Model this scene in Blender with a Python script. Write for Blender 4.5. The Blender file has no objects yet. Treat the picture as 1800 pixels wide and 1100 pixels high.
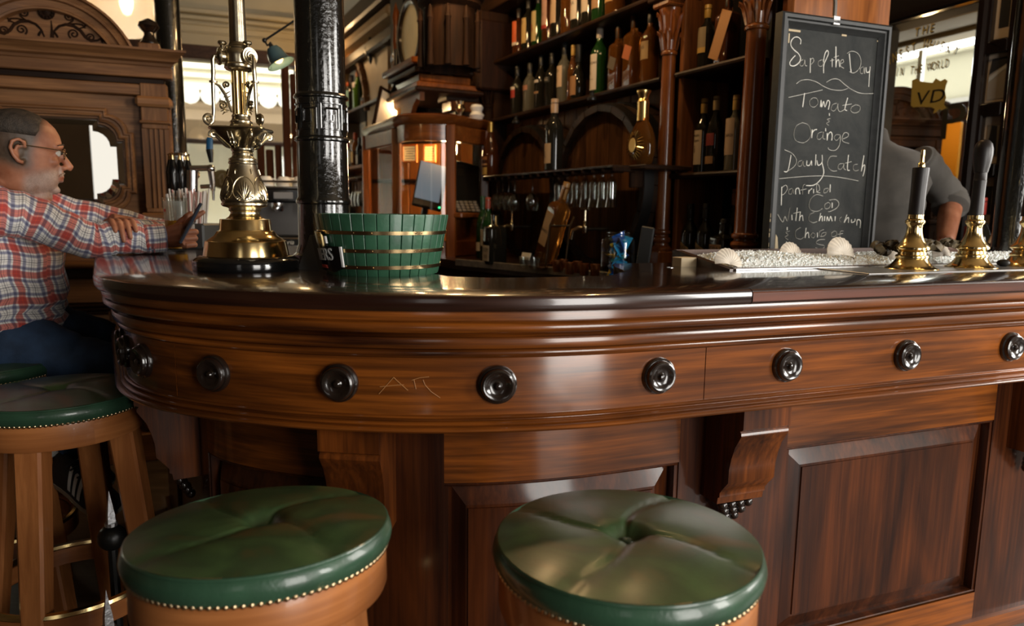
import bpy, math, random
from math import sin, cos, pi, radians, sqrt, atan2, exp
from mathutils import Vector, Matrix

SC = bpy.context.scene
COL = SC.collection
# ------------------------------------------------------------------ camera
EYE = Vector((0, 0, 1.25))
PITCH, ROLL, FPX = radians(8.2), radians(-0.7), 1250.0
FWD = Vector((0, cos(PITCH), -sin(PITCH)))
_up0 = Vector((0, sin(PITCH), cos(PITCH)))
_r0 = Vector((1, 0, 0))
RGT = cos(ROLL) * _r0 - sin(ROLL) * _up0
UPV = sin(ROLL) * _r0 + cos(ROLL) * _up0
cam_d = bpy.data.cameras.new('camera')
cam_d.sensor_width = 36.0
cam_d.lens = FPX / 1800 * 36
cam_d.clip_start, cam_d.clip_end = 0.05, 60
cam_d.dof.use_dof = True
cam_d.dof.focus_distance = 1.65
cam_d.dof.aperture_fstop = 3.6
cam = bpy.data.objects.new('camera', cam_d)
COL.objects.link(cam)
cam.matrix_world = Matrix(((RGT.x, UPV.x, -FWD.x, EYE.x), (RGT.y, UPV.y, -FWD.y, EYE.y),
                           (RGT.z, UPV.z, -FWD.z, EYE.z), (0, 0, 0, 1)))
SC.camera = cam
# room axes: A runs along the straight bar, B away from the street windows
PSI = radians(21)
AX, BX = Vector((cos(PSI), sin(PSI), 0)), Vector((-sin(PSI), cos(PSI), 0))
def RP(p, q, z=0.0): return AX * p + BX * q + Vector((0, 0, z))
# ------------------------------------------------------------------ world: overcast daylight sky
wd = bpy.data.worlds.new('world'); SC.world = wd; wd.use_nodes = True
wb = wd.node_tree.nodes['Background']
wb.inputs[0].default_value = (1.0, 0.98, 0.92, 1)
wb.inputs[1].default_value = 4.6
# ------------------------------------------------------------------ daylight through the street windows
def area(name, loc, target, sx, sy, power, col=(1, .96, .9)):
    d = bpy.data.lights.new(name, 'AREA'); d.shape = 'RECTANGLE'; d.size, d.size_y = sx, sy
    d.energy = power; d.color = col
    o = bpy.data.objects.new(name, d); COL.objects.link(o); o.location = loc
    o.rotation_euler = (Vector(target) - Vector(loc)).to_track_quat('-Z', 'Y').to_euler()
    return o
FQ = -2.6      # front (street) wall
area('street_door_light', RP(1.55, FQ + .14, 1.30), RP(1.55, 3, 1.30), 1.2, 2.5, 84)
area('street_window_light.001', RP(-1.35, FQ + .14, 1.95), RP(-1.35, 3, 1.95), .6, 1.7, 2.6)
area('street_window_light.002', RP(4.1, FQ + .14, 2.0), RP(4.1, 3, 2.0), 1.4, 1.8, 140)
area('side_window_light', RP(5.06, 0.35, 2.0), RP(0, 0.35, 2.0), 1.5, 1.9, 95)
def lamp(name, loc, power, col, r=.03):
    d = bpy.data.lights.new(name, 'POINT'); d.energy = power; d.color = col; d.shadow_soft_size = r
    o = bpy.data.objects.new(name, d); COL.objects.link(o); o.location = loc
    return o
WARM = (1, .62, .28)
SC.view_settings.view_transform = 'Standard'
SC.view_settings.look = 'None'
SC.view_settings.gamma = 1
SC.view_settings.use_curve_mapping = False
SC.view_settings.exposure = 0.5
SC.cycles.max_bounces = 7
SC.cycles.caustics_reflective = False
SC.cycles.caustics_refractive = False
SC.cycles.sample_clamp_indirect = 4

# ------------------------------------------------------------------ helpers
def W(px, py, Y=None, z=None):
    d = FWD + (px - 900) / FPX * RGT + (550 - py) / FPX * UPV
    t = Y / d.y if Y is not None else (z - EYE.z) / d.z
    return EYE + d * t
def T(loc=(0, 0, 0), rz=0.0, rx=0.0, ry=0.0, s=(1, 1, 1)):
    return (Matrix.Translation(loc) @ Matrix.Rotation(rz, 4, 'Z') @ Matrix.Rotation(ry, 4, 'Y')
            @ Matrix.Rotation(rx, 4, 'X') @ Matrix.Diagonal((*s, 1)))
def axis_m(loc, zdir, up=(0, 0, 1)):
    z = Vector(zdir).normalized(); u = Vector(up)
    if abs(z.dot(u)) > .99: u = Vector((0, 1, 0))
    x = u.cross(z).normalized(); y = z.cross(x)
    return Matrix(((x.x, y.x, z.x, loc[0]), (x.y, y.y, z.y, loc[1]), (x.z, y.z, z.z, loc[2]), (0, 0, 0, 1)))
I4 = Matrix.Identity(4)

class MB:
    def __init__(s): s.v, s.f, s.uv, s.mi, s.cur = [], [], [], [], 0
    def face(s, idx, uv=None): s.f.append(tuple(idx)); s.uv.append(uv); s.mi.append(s.cur)
    def add(s, pts, M=I4):
        n = len(s.v); s.v += [tuple(M @ Vector(p)) for p in pts]; return n
    def box(s, c, d, M=I4, ch=0.0):
        hx, hy, hz = d[0] / 2, d[1] / 2, d[2] / 2
        Mc = M @ Matrix.Translation(c)
        if ch <= 0:
            n = s.add([(x, y, z) for x in (-hx, hx) for y in (-hy, hy) for z in (-hz, hz)], Mc)
            for q in ((0, 1, 3, 2), (4, 6, 7, 5), (0, 4, 5, 1), (2, 3, 7, 6), (0, 2, 6, 4), (1, 5, 7, 3)):
                s.face([n + i for i in q])
            return s
        ch = min(ch, hx * .9, hy * .9, hz * .9)
        pts, ix = [], {}
        for sx in (-1, 1):
            for sy in (-1, 1):
                for sz in (-1, 1):
                    for a in range(3):
                        p = [sx * (hx - ch), sy * (hy - ch), sz * (hz - ch)]
                        p[a] = (sx * hx, sy * hy, sz * hz)[a]
                        ix[sx, sy, sz, a] = len(pts); pts.append(p)
        n = s.add(pts, Mc)
        g = lambda *k: n + ix[k]
        for a in range(3):
            b, c2 = (a + 1) % 3, (a + 2) % 3
            for sg in (-1, 1):
                q = []
                for (u, w) in ((-1, -1), (1, -1), (1, 1), (-1, 1)):
                    k = [0, 0, 0]; k[a] = sg; k[b] = u; k[c2] = w; q.append(g(*k, a))
                s.face(q if sg > 0 else q[::-1])
            for u in (-1, 1):
                for w in (-1, 1):
                    k0 = [0, 0, 0]; k1 = [0, 0, 0]
                    k0[a], k1[a] = -1, 1
                    for k in (k0, k1): k[b] = u; k[c2] = w
                    q = [g(*k0, b), g(*k1, b), g(*k1, c2), g(*k0, c2)]
                    s.face(q if u * w < 0 else q[::-1])
        for sx in (-1, 1):
            for sy in (-1, 1):
                for sz in (-1, 1):
                    q = [g(sx, sy, sz, 0), g(sx, sy, sz, 1), g(sx, sy, sz, 2)]
                    s.face(q if sx * sy * sz > 0 else q[::-1])
        return s
    def rings(s, R, closed=True, cap0=True, cap1=True, uv=None):
        m = len(R[0]); n0 = len(s.v)
        for r in R: s.v += [tuple(p) for p in r]
        for i in range(len(R) - 1):
            for j in range(m if closed else m - 1):
                k = (j + 1) % m
                a, b, c, d = n0 + i * m + j, n0 + i * m + k, n0 + (i + 1) * m + k, n0 + (i + 1) * m + j
                u = None
                if uv:
                    j2 = j + 1
                    u = [uv(i, j), uv(i, j2), uv(i + 1, j2), uv(i + 1, j)]
                s.face((a, b, c, d), u)
        if closed and cap0: s.face([n0 + j for j in range(m)][::-1])
        if closed and cap1: s.face([n0 + (len(R) - 1) * m + j for j in range(m)])
        return s
    def lathe(s, prof, seg=24, M=I4, sx=1, sy=1, a0=0.0):
        R = [[M @ Vector((max(r, 1e-5) * cos(a0 + 2 * pi * j / seg) * sx, max(r, 1e-5) * sin(a0 + 2 * pi * j / seg) * sy, z)) for j in range(seg)]
             for r, z in prof]
        tot = [0]
        for i in range(1, len(prof)): tot.append(tot[-1] + math.hypot(prof[i][0] - prof[i - 1][0], prof[i][1] - prof[i - 1][1]))
        rm = max(r for r, z in prof)
        return s.rings(R, cap0=False, cap1=False, uv=lambda i, j: (2 * pi * rm * j / seg, tot[i]))
    def tube(s, pts, rad, seg=8, closed=False, flat=1.0):
        P = [Vector(p) for p in pts]; n = len(P)
        rad = rad if isinstance(rad, (list, tuple)) else [rad] * n
        R, up = [], None
        acc, L = [0.0], 0
        for i in range(n):
            if closed: t = P[(i + 1) % n] - P[i - 1]
            else: t = P[min(i + 1, n - 1)] - P[max(i - 1, 0)]
            t.normalize()
            if up is None:
                up = Vector((0, 0, 1)) if abs(t.z) < .9 else Vector((0, 1, 0))
            x = up.cross(t)
            if x.length < 1e-5: x = Vector((1, 0, 0)).cross(t)
            x.normalize(); y = t.cross(x); up = y
            R.append([P[i] + (x * cos(2 * pi * j / seg) + y * (flat * sin(2 * pi * j / seg))) * rad[i] for j in range(seg)])
            if i: L += (P[i] - P[i - 1]).length; acc.append(L)
        if closed: R.append(R[0]); acc.append(L); rad = rad + [rad[0]]
        return s.rings(R, cap0=not closed, cap1=not closed, uv=lambda i, j: (acc[i], 2 * pi * rad[min(i, n - 1)] * j / seg))
    def prism(s, outline, d, M=I4, z0=0.0):
        n = len(outline)
        a = s.add([(x, y, z0) for x, y in outline] + [(x, y, z0 + d) for x, y in outline], M)
        s.face([a + i for i in range(n)][::-1]); s.face([a + n + i for i in range(n)])
        for i in range(n):
            j = (i + 1) % n; s.face((a + i, a + j, a + n + j, a + n + i))
        return s
    def ball(s, c, r, M=I4, seg=16, rn=8, sc=(1, 1, 1)):
        prof = [(r * sin(pi * i / rn), -r * cos(pi * i / rn)) for i in range(rn + 1)]
        return s.lathe(prof, seg, M @ Matrix.Translation(c) @ Matrix.Diagonal((*sc, 1)))
    def build(s, name, mats, parent=None, local=False, sharp=35, smooth=True):
        me = bpy.data.meshes.new(name)
        vs = s.v
        if parent is not None and not local:
            inv = PM[parent.name].inverted(); vs = [tuple(inv @ Vector(p)) for p in vs]
            loc = None
        elif parent is None and not local:
            lo = [min(v[i] for v in vs) for i in range(3)]; hi = [max(v[i] for v in vs) for i in range(3)]
            loc = Vector(((lo[0] + hi[0]) / 2, (lo[1] + hi[1]) / 2, lo[2])); vs = [tuple(Vector(p) - loc) for p in vs]
        else: loc = None
        me.from_pydata(vs, [], s.f)
        if any(u is not None for u in s.uv):
            lay = me.uv_layers.new(name='UVMap'); k = 0
            flat = []
            for f, u in zip(s.f, s.uv):
                for i in range(len(f)): flat += list(u[i]) if u else [vs[f[i]][0], vs[f[i]][2]]
            lay.data.foreach_set('uv', flat)
        mats = mats if isinstance(mats, (list, tuple)) else [mats]
        for m in mats: me.materials.append(m)
        if len(mats) > 1: me.polygons.foreach_set('material_index', s.mi)
        if smooth:
            me.polygons.foreach_set('use_smooth', [True] * len(s.f))
            if sharp: me.set_sharp_from_angle(angle=radians(sharp))
        me.update()
        o = bpy.data.objects.new(name, me); COL.objects.link(o)
        if parent is not None:
            o.parent = parent; PM[o.name] = PM[parent.name].copy()
        elif loc is not None:
            o.location = loc; PM[o.name] = Matrix.Translation(loc)
        else: PM[o.name] = I4.copy()
        return o
PM = {}     # world matrix of every parent
def tag(o, label=None, cat=None, group=None, kind=None):
    if label: o['label'] = label
    if cat: o['category'] = cat
    if group: o['group'] = group
    if kind: o['kind'] = kind
    return o
def thing(name, label, cat, loc=(0, 0, 0), rz=0.0, group=None, M=None):
    o = bpy.data.objects.new(name, None); COL.objects.link(o); o.empty_display_size = .05
    m = M if M is not None else T(loc, rz)
    o.matrix_world = m; PM[o.name] = m.copy()
    return tag(o, label, cat, group)
def struct(name, mb, m): return tag(mb.build(name, m), kind='structure')
def dup(root, M, label=None, group=None):
    def cp(o, par):
        c = o.copy(); COL.objects.link(c); c.parent = par
        for ch in KIDS(o): cp(ch, c)
        return c
    r = cp(root, None); r.matrix_world = M; PM[r.name] = M.copy()
    if label: r['label'] = label
    if group: r['group'] = group
    return r
def KIDS(o):
    return [c for c in COL.objects if c.parent == o]

# ------------------------------------------------------------------ materials
def node_mat(name):
    m = bpy.data.materials.new(name); m.use_nodes = True
    nt = m.node_tree; return m, nt, nt.nodes['Principled BSDF']
def N(nt, typ, **kw):
    n = nt.nodes.new(typ)
    for k, v in kw.items():
        if k in ('noise_dimensions', 'operation', 'blend_type', 'data_type', 'feature', 'bands_direction', 'wave_type', 'wave_profile'): setattr(n, k, v)
        else: n.inputs[k].default_value = v
    return n
def mat(name, col, rough=.5, metal=0.0, coat=0.0, trans=0.0, ior=1.45, emit=None, es=0.0, bump=0.0, bscale=60, var=0.0, vscale=8, sheen=0, alpha=None):
    m, nt, b = node_mat(name)
    b.inputs['Base Color'].default_value = (*col, 1); b.inputs['Roughness'].default_value = rough
    b.inputs['Metallic'].default_value = metal; b.inputs['Coat Weight'].default_value = coat
    b.inputs['Coat Roughness'].default_value = .08
    b.inputs['Transmission Weight'].default_value = trans; b.inputs['IOR'].default_value = ior
    if sheen: b.inputs['Sheen Weight'].default_value = sheen
    if emit: b.inputs['Emission Color'].default_value = (*emit, 1); b.inputs['Emission Strength'].default_value = es
    if bump or var:
        tc = N(nt, 'ShaderNodeTexCoord')
        if bump:
            ns = N(nt, 'ShaderNodeTexNoise', Scale=bscale, Detail=4)
            bp = N(nt, 'ShaderNodeBump', Strength=bump, Distance=.002)
            nt.links.new(tc.outputs['Object'], ns.inputs['Vector'])
            nt.links.new(ns.outputs['Fac'], bp.inputs['Height']); nt.links.new(bp.outputs['Normal'], b.inputs['Normal'])
        if var:
            n2 = N(nt, 'ShaderNodeTexNoise', Scale=vscale, Detail=5)
            nt.links.new(tc.outputs['Object'], n2.inputs['Vector'])
            rp = N(nt, 'ShaderNodeValToRGB')
            rp.color_ramp.elements[0].position = .3; rp.color_ramp.elements[1].position = .7
            rp.color_ramp.elements[0].color = (*[c * (1 - var) for c in col], 1)
            rp.color_ramp.elements[1].color = (*[min(1, c * (1 + var)) for c in col], 1)
            nt.links.new(n2.outputs['Fac'], rp.inputs['Fac']); nt.links.new(rp.outputs['Color'], b.inputs['Base Color'])
    return m
def wood(name, dark, light, axis='z', rough=.35, coat=.4, fine=28, fig=1.0, uv=False, crough=.1, bump=.12, wear=0, spec=.4):
    m, nt, b = node_mat(name)
    tc = N(nt, 'ShaderNodeTexCoord')
    L = nt.links.new
    def stretched(across, along):
        mp = N(nt, 'ShaderNodeMapping')
        s = {'x': (along, across, across), 'y': (across, along, across), 'z': (across, across, along)}[axis] if not uv else (along, across, 1)
        mp.inputs['Scale'].default_value = s
        L(tc.outputs['UV' if uv else 'Object'], mp.inputs['Vector']); return mp
    fi = N(nt, 'ShaderNodeTexNoise', Scale=1.0, Detail=6, Roughness=.6, Distortion=.3)
    L(stretched(fine * 3, fine * .10).outputs[0], fi.inputs['Vector'])
    fg = N(nt, 'ShaderNodeTexNoise', Scale=1.0, Detail=3, Distortion=1.2)
    L(stretched(9 * fig, 1.6 * fig).outputs[0], fg.inputs['Vector'])
    mx = N(nt, 'ShaderNodeMath', operation='MULTIPLY_ADD'); mx.inputs[1].default_value = .42
    m2 = N(nt, 'ShaderNodeMath', operation='MULTIPLY'); m2.inputs[1].default_value = .62
    L(fg.outputs['Fac'], m2.inputs[0]); L(fi.outputs['Fac'], mx.inputs[0]); L(m2.outputs[0], mx.inputs[2])
    rp = N(nt, 'ShaderNodeValToRGB')
    e = rp.color_ramp.elements
    e[0].position, e[1].position = .36, .68
    e[0].color, e[1].color = (*dark, 1), (*light, 1)
    em = e.new(.52); em.color = (*[d_ + (l_ - d_) * .36 for d_, l_ in zip(dark, light)], 1)
    L(mx.outputs[0], rp.inputs['Fac'])
    L(rp.outputs['Color'], b.inputs['Base Color'])
    b.inputs['Roughness'].default_value = rough; b.inputs['Coat Weight'].default_value = coat
    b.inputs['Coat Roughness'].default_value = crough; b.inputs['Specular IOR Level'].default_value = spec
    bp = N(nt, 'ShaderNodeBump', Strength=bump, Distance=.001)
    L(fi.outputs['Fac'], bp.inputs['Height']); L(bp.outputs['Normal'], b.inputs['Normal'])
    return m
def glass(name, col=(1, 1, 1), rough=.0, base=.05):
    """thin panes and vessels: mostly see-through with a clear sheen"""
    m, nt, b = node_mat(name)
    L = nt.links.new
    tr = N(nt, 'ShaderNodeBsdfTransparent'); tr.inputs[0].default_value = (*col, 1)
    gl = N(nt, 'ShaderNodeBsdfGlossy'); gl.inputs['Roughness'].default_value = max(rough, .02)
    lw = N(nt, 'ShaderNodeLayerWeight', Blend=.5); pw = N(nt, 'ShaderNodeMath', operation='POWER'); pw.inputs[1].default_value = 5
    fr = N(nt, 'ShaderNodeMath', operation='MULTIPLY_ADD'); fr.inputs[1].default_value = .85; fr.inputs[2].default_value = base
    L(lw.outputs['Facing'], pw.inputs[0]); L(pw.outputs[0], fr.inputs[0]); mx = N(nt, 'ShaderNodeMixShader')
    L(fr.outputs[0], mx.inputs[0]); L(tr.outputs[0], mx.inputs[1]); L(gl.outputs[0], mx.inputs[2])
    L(mx.outputs[0], nt.nodes['Material Output'].inputs[0])
    return m
MAHOG = wood('mahogany', (.012, .0030, .0012), (.095, .024, .0055), 'z', rough=.42, coat=.55, fig=.8, spec=.15, crough=.12)  # redder lower panels, darkened further for the dimmer light they get
CORBW = wood('corbel_mahogany', (.017, .0040, .0012), (.190, .049, .0075), 'z', rough=.42, coat=.5, fig=.8, spec=.15, crough=.14)
MAHOG_UV = wood('mahogany_along', (.018, .0042, .0012), (.265, .072, .0085), uv=True, rough=.38, coat=1.0, fig=.8, spec=.15, crough=.14)
MAHOG_TOP = wood('mahogany_worktop', (.012, .004, .0024), (.034, .011, .0055), uv=True, rough=.25, coat=.8, crough=.09)
MAHOG_EDGE = wood('mahogany_edge', (.035, .010, .006), (.13, .035, .016), uv=True, rough=.3, coat=.5)
BLACKWOOD = mat('dark_turned_wood', (.012, .007, .005), .22, coat=.7)
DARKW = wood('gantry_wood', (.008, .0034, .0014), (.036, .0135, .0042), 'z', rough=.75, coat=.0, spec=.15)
DARKW_X = wood('gantry_wood_level', (.009, .0038, .0016), (.042, .016, .005), 'x', rough=.45, coat=.10, spec=.25)
REDW = wood('gantry_column_wood', (.085, .022, .005), (.27, .082, .016), 'z', rough=.25, coat=.6, crough=.12)
ORANGEW = wood('warm_panel_wood', (.13, .036, .008), (.33, .105, .022), 'z', rough=.4, coat=.2)
ORANGEW_X = wood('warm_rail_wood', (.12, .034, .008), (.30, .095, .02), 'x', rough=.4, coat=.2)
OAK = wood('screen_oak', (.11, .046, .017), (.34, .16, .062), 'x', rough=.5, coat=.12, fine=40)
OAK_Z = wood('screen_oak_upright', (.11, .046, .017), (.34, .16, .062), 'z', rough=.5, coat=.12, fine=40)
STOOLW = wood('stool_beech', (.26, .085, .023), (.50, .19, .058), 'z', rough=.38, coat=.3, fine=34)
STOOLW_UV = wood('stool_beech_ring', (.26, .085, .023), (.50, .19, .058), uv=True, rough=.38, coat=.3, fine=34)
BRASS = mat('polished_brass', (.78, .58, .27), .17, 1.0, var=.12, vscale=20)
OLDBRASS = mat('aged_brass', (.56, .48, .33), .25, 1.0, bump=.12, bscale=80, var=.3, vscale=25)
BRONZE = mat('bronze_tacks', (.52, .38, .22), .3, 1.0)
IRON = mat('black_painted_iron', (.006, .006, .005), .15, coat=.9, bump=1.0, bscale=85)
BLACK = mat('black_satin', (.008, .008, .007), .35)
BLACKGLOSS = mat('black_gloss', (.006, .006, .006), .12, coat=.5)
CHROME = mat('chrome', (.72, .72, .72), .14, 1.0)
STEEL = mat('steel', (.5, .5, .5), .3, 1.0)
CREAM = mat('cream_paint', (.74, .66, .46), .6, var=.06, vscale=3)
PEACH = mat('peach_paint', (.50, .33, .19), .7, var=.08, vscale=3)
WHITE = mat('white_ceramic', (.8, .79, .74), .3)
PAPER = mat('paper_cream', (.72, .58, .38), .7)
PAPERW = mat('paper_white', (.72, .70, .62), .7)
CLEAR = glass('clear_glass', (.96, .98, .97))
# ================================================================== room shell
def wall_quad(p0, q0, p1, q1, z0, z1, th=.12, n=None):
    a, b = RP(p0, q0), RP(p1, q1); d = (b - a); L = d.length; rz = atan2(d.y, d.x)
    mb = MB(); mb.box((L / 2, 0, (z0 + z1) / 2), (L, th, z1 - z0), T(a, rz)); return mb
CEIL = 3.9
WALLDARK = mat('tobacco_wall', (.10, .062, .03), .7, var=.15, vscale=2)
FLOORM = wood('floor_boards', (.03, .02, .013), (.085, .06, .042), 'x', rough=.5, coat=.1)
PL, PR, QB = -6.0, 5.2, 8.5
mb = MB(); mb.box((0, 0, -.05), (PR - PL + .4, QB - FQ + .4, .1), T(RP((PL + PR) / 2, (QB + FQ) / 2), PSI)); struct('floor', mb, FLOORM)
mb = MB(); mb.box((0, 0, CEIL + .05), (PR - PL + .4, QB - FQ + .4, .1), T(RP((PL + PR) / 2, (QB + FQ) / 2), PSI)); struct('ceiling', mb, mat('smoked_ceiling', (.17, .125, .07), .7))
struct('wall_left', wall_quad(PL, FQ, PL, QB, 0, CEIL), WALLDARK)
WP = 3.3
struct('wall_front', wall_quad(PL, FQ, PR, FQ, 0, CEIL), WALLDARK); struct('wall_side', wall_quad(PR, FQ, PR, 1.5, 0, CEIL), WALLDARK); struct('wall_return', wall_quad(WP, 1.5, PR, 1.5, 0, CEIL), WALLDARK)

# ================================================================== the bar
C1, R1, C2, R2 = Vector((-.18, 2.48, 0)), 1.225, Vector((-.434, 1.909, 0)), .6
def _n(t): return Vector((sin(radians(t)), -cos(radians(t)), 0))
def bar_path(left=1.3, right=2.2):
    P = []
    e, nn = C2 + R2 * _n(-60), _n(-60); d = Vector((nn.y, -nn.x, 0))
    for k in range(int(left / .1), 0, -1): P.append((e + d * .1 * k, nn))
    t = -60.0
    while t < -24.01: P.append((C2 + R2 * _n(t), _n(t))); t += 2
    t = -24.0
    while t <= 21.01: P.append((C1 + R1 * _n(t), _n(t))); t += 1
    e, nn = C1 + R1 * _n(21), _n(21); d = Vector((-nn.y, nn.x, 0))
    for k in range(1, int(right / .1) + 1): P.append((e + d * .1 * k, nn))
    S = [.3838]
    for i in range(1, len(P)): S.append(S[-1] + (P[i][0] - P[i - 1][0]).length)
    return P, S
BP, BS = bar_path()
def bar_at(s, off=0.0, z=0.0):
    i = max(0, min(len(BS) - 2, next((k for k in range(len(BS) - 1) if BS[k + 1] >= s), len(BS) - 2)))
    t = (s - BS[i]) / (BS[i + 1] - BS[i])
    p = BP[i][0].lerp(BP[i + 1][0], t); n = BP[i][1].lerp(BP[i + 1][1], t).normalized()
    return p + n * off + Vector((0, 0, z)), n
def bar_sweep(mb, prof, s0=None, s1=None, closed=True, cap=True):
    s0 = BS[0] if s0 is None else s0
    s1 = BS[-1] if s1 is None else s1
    ss = [s0] + [s for s in BS if s0 + .004 < s < s1 - .004] + [s1]
    R = []
    for s in ss:
        p, n = bar_at(s)
        R.append([p + n * o + Vector((0, 0, z)) for o, z in prof])
    acc = [0.0]
    for i in range(1, len(prof)): acc.append(acc[-1] + math.hypot(prof[i][0] - prof[i - 1][0], prof[i][1] - prof[i - 1][1]))
    acc.append(acc[-1] + .1)
    mb.rings(R, closed=closed, cap0=cap, cap1=cap, uv=lambda i, j: (ss[i], acc[j]))
    return mb
bar = thing('bar_counter', 'long curved mahogany pub bar with round bosses along its frieze', 'bar', (C1.x, C1.y, 0))
def inner_w(s):
    k = [(0, .62), (1.6, .78), (2.2, .78), (2.62, .36), (2.75, .33), (3.1, .33), (3.2, .36), (3.3, .68), (6, .68)]
    for (a, x), (b, y) in zip(k, k[1:]):
        if a <= s <= b: return x + (y - x) * (s - a) / (b - a)
    return k[-1][1]
def worktop(s0, s1, name, m, mf):
    mb = MB()
    ss = [s0] + [s for s in BS if s0 + .004 < s < s1 - .004] + [s1]
    nose = [(-.012, 1.0665), (-.003, 1.069), (0, 1.075), (0, 1.091), (-.003, 1.097), (-.010, 1.10)]
    R = []
    for s in ss:
        p, n = bar_at(s); w = inner_w(s)
        prof = [(-w, 1.0665)] + nose + [(-w * .33, 1.10), (-w * .66, 1.10), (-w, 1.10)]
        R.append([p + n * o + Vector((0, 0, z)) for o, z in prof])
    acc = [0, .3, .31, .32, .335, .342, .35, .5, .65, .8, .85]
    mb.rings(R, uv=lambda i, j: (ss[i], acc[j]))
    return mb.build(name, m, bar)
worktop(BS[0], 3.262, 'worktop', MAHOG_TOP, None)
worktop(3.264, BS[-1], 'worktop', [MAHOG_TOP], None)
mb = MB(); bar_sweep(mb, [(-.010, 1.0672), (.0012, 1.0745), (.0012, 1.0915), (-.001, 1.0935), (-.004, 1.0935), (-.004, 1.07)], 3.264)
o = mb.build('edge_strip', MAHOG_EDGE, bar); o['label'] = 'reddish worn edge strip'
def bead(o, z, r, n=7, a0=90, a1=-90): return [(o + r * cos(radians(a0 + (a1 - a0) * i / (n - 1))), z + r * sin(radians(a0 + (a1 - a0) * i / (n - 1)))) for i in range(n)]
prof = [(-.09, 1.0668), (-.014, 1.0668), (-.013, 1.062), (-.0135, 1.0515), (-.025, 1.0505), (-.026, 1.0475)] + bead(-.0255, 1.0365, .0105) + \
       [(-.031, 1.0245), (-.040, 1.0215), (-.044, 1.0165), (-.033, 1.0155), (-.031, 1.012), (-.032, 1.000), (-.034, .9955), (-.046, .9935)] + \
       bead(-.0475, .985, .0075, 5) + [(-.054, .9755), (-.056, .973), (-.09, .973)]
mb = MB(); bar_sweep(mb, prof); mb.build('cornice_moulding', MAHOG_UV, bar, sharp=50)
for a, b in ((BS[0], 2.02), (2.022, 3.198), (3.2, BS[-1])):
    mb = MB(); bar_sweep(mb, [(-.055, .9735), (-.055, .8625), (-.09, .8625), (-.09, .9735)], a, b); mb.build('frieze_board', MAHOG_UV, bar)
prof = [(-.10, .863), (-.056, .863), (-.050, .8625), (-.0475, .8595), (-.050, .8555), (-.0535, .8545), (-.0535, .853), (-.045, .852), (-.0415, .8485), (-.0425, .8455), (-.0445, .8445), (-.040, .8435),
        (-.033, .8415), (-.0305, .838), (-.0325, .834), (-.040, .8315), (-.055, .8305), (-.26, .8305), (-.26, .863)]
mb = MB(); bar_sweep(mb, prof); mb.build('lower_moulding', MAHOG_UV, bar, sharp=50)
# turned bosses
boss = [(.0, -.004), (.0372, -.004), (.0380, .002), (.0372, .007), (.0345, .0095), (.033, .0095), (.0325, .0115), (.0325, .014), (.0312, .0175), (.028, .0195), (.0245, .019), (.020, .0155), (.014, .0125), (.009, .0125), (.0065, .0145), (.0065, .017), (.0045, .0195), (0, .0203)]
for s in (1.62, 1.745, 1.89, 2.135, 2.42, 2.735, 3.085, 3.41, 3.765, 4.125, 4.47, 4.82):
    p, n = bar_at(s, -.055, .9225)
    mb = MB(); mb.lathe(boss, 32, axis_m(p, n)); mb.build('boss', BLACKWOOD, bar)
# scratched letters on the frieze
def surf(s, z): return bar_at(s, -.0543, z)[0]
mb = MB()
for st in ([(2.500, .903), (2.530, .936)], [(2.530, .936), (2.536, .930), (2.558, .911)], [(2.502, .917), (2.536, .921), (2.55, .922)], [(2.570, .932), (2.574, .914)], [(2.566, .931), (2.582, .936), (2.6, .938)], [(2.588, .932), (2.592, .922), (2.604, .909), (2.622, .897)]):
    mb.tube([surf(a, z) for a, z in st], .0007, 5)
o = mb.build('scratched_letters', mat('bare_wood_scratch', (.36, .16, .05), .6), bar); o['label'] = 'letters scratched into the varnish'
# ---- base: stiles, rails, raised panels, corbels
BO = -.205
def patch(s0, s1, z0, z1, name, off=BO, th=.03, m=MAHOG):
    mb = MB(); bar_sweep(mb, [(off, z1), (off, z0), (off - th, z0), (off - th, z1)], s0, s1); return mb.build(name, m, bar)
def raised_panel(s0, s1, z0, z1):
    mb = MB()
    k = max(4, int((s1 - s0) / .03)); w, h = s1 - s0, z1 - z0
    def ring(ins, off):
        pts = []
        for i in range(k + 1): pts.append((s0 + ins + (w - 2 * ins) * i / k, z0 + ins))
        for i in range(1, 5): pts.append((s1 - ins, z0 + ins + (h - 2 * ins) * i / 4))
        for i in range(1, k + 1): pts.append((s1 - ins - (w - 2 * ins) * i / k, z1 - ins))
        for i in range(1, 4): pts.append((s0 + ins, z1 - ins - (h - 2 * ins) * i / 4))
        return [bar_at(s, off, z)[0] for s, z in pts]
    R = [ring(-.012, BO - .030), ring(.012, BO - .030), ring(.018, BO - .029), ring(.056, BO - .013), ring(.062, BO - .013), ring(.063, BO - .0095)]
    mb.rings(R, cap0=False, cap1=False)
    # field
    n0 = len(mb.v)
    ins = .063
    for i in range(k + 1):
        for z in (z0 + ins, z1 - ins): mb.v.append(tuple(bar_at(s0 + ins + (w - 2 * ins) * i / k, BO - .0095, z)[0]))
    for i in range(k): mb.face((n0 + 2 * i, n0 + 2 * i + 2, n0 + 2 * i + 3, n0 + 2 * i + 1))
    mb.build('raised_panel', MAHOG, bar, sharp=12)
    # thin frame moulding round the opening
    for nm, (a, b, c, d) in (('panel_bead', (s0 - .004, s1 + .004, z1 - .010, z1)), ('panel_bead', (s0 - .004, s1 + .004, z0, z0 + .010)),
                 ('panel_bead', (s0, s0 + .010, z0, z1)), ('panel_bead', (s1 - .010, s1, z0, z1))):
        m2 = MB(); bar_sweep(m2, [(BO - .004, d - .002), (BO - .002, (c + d) / 2), (BO - .004, c + .002), (BO - .03, c), (BO - .03, d)], a, b); m2.build(nm, MAHOG, bar)
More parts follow.
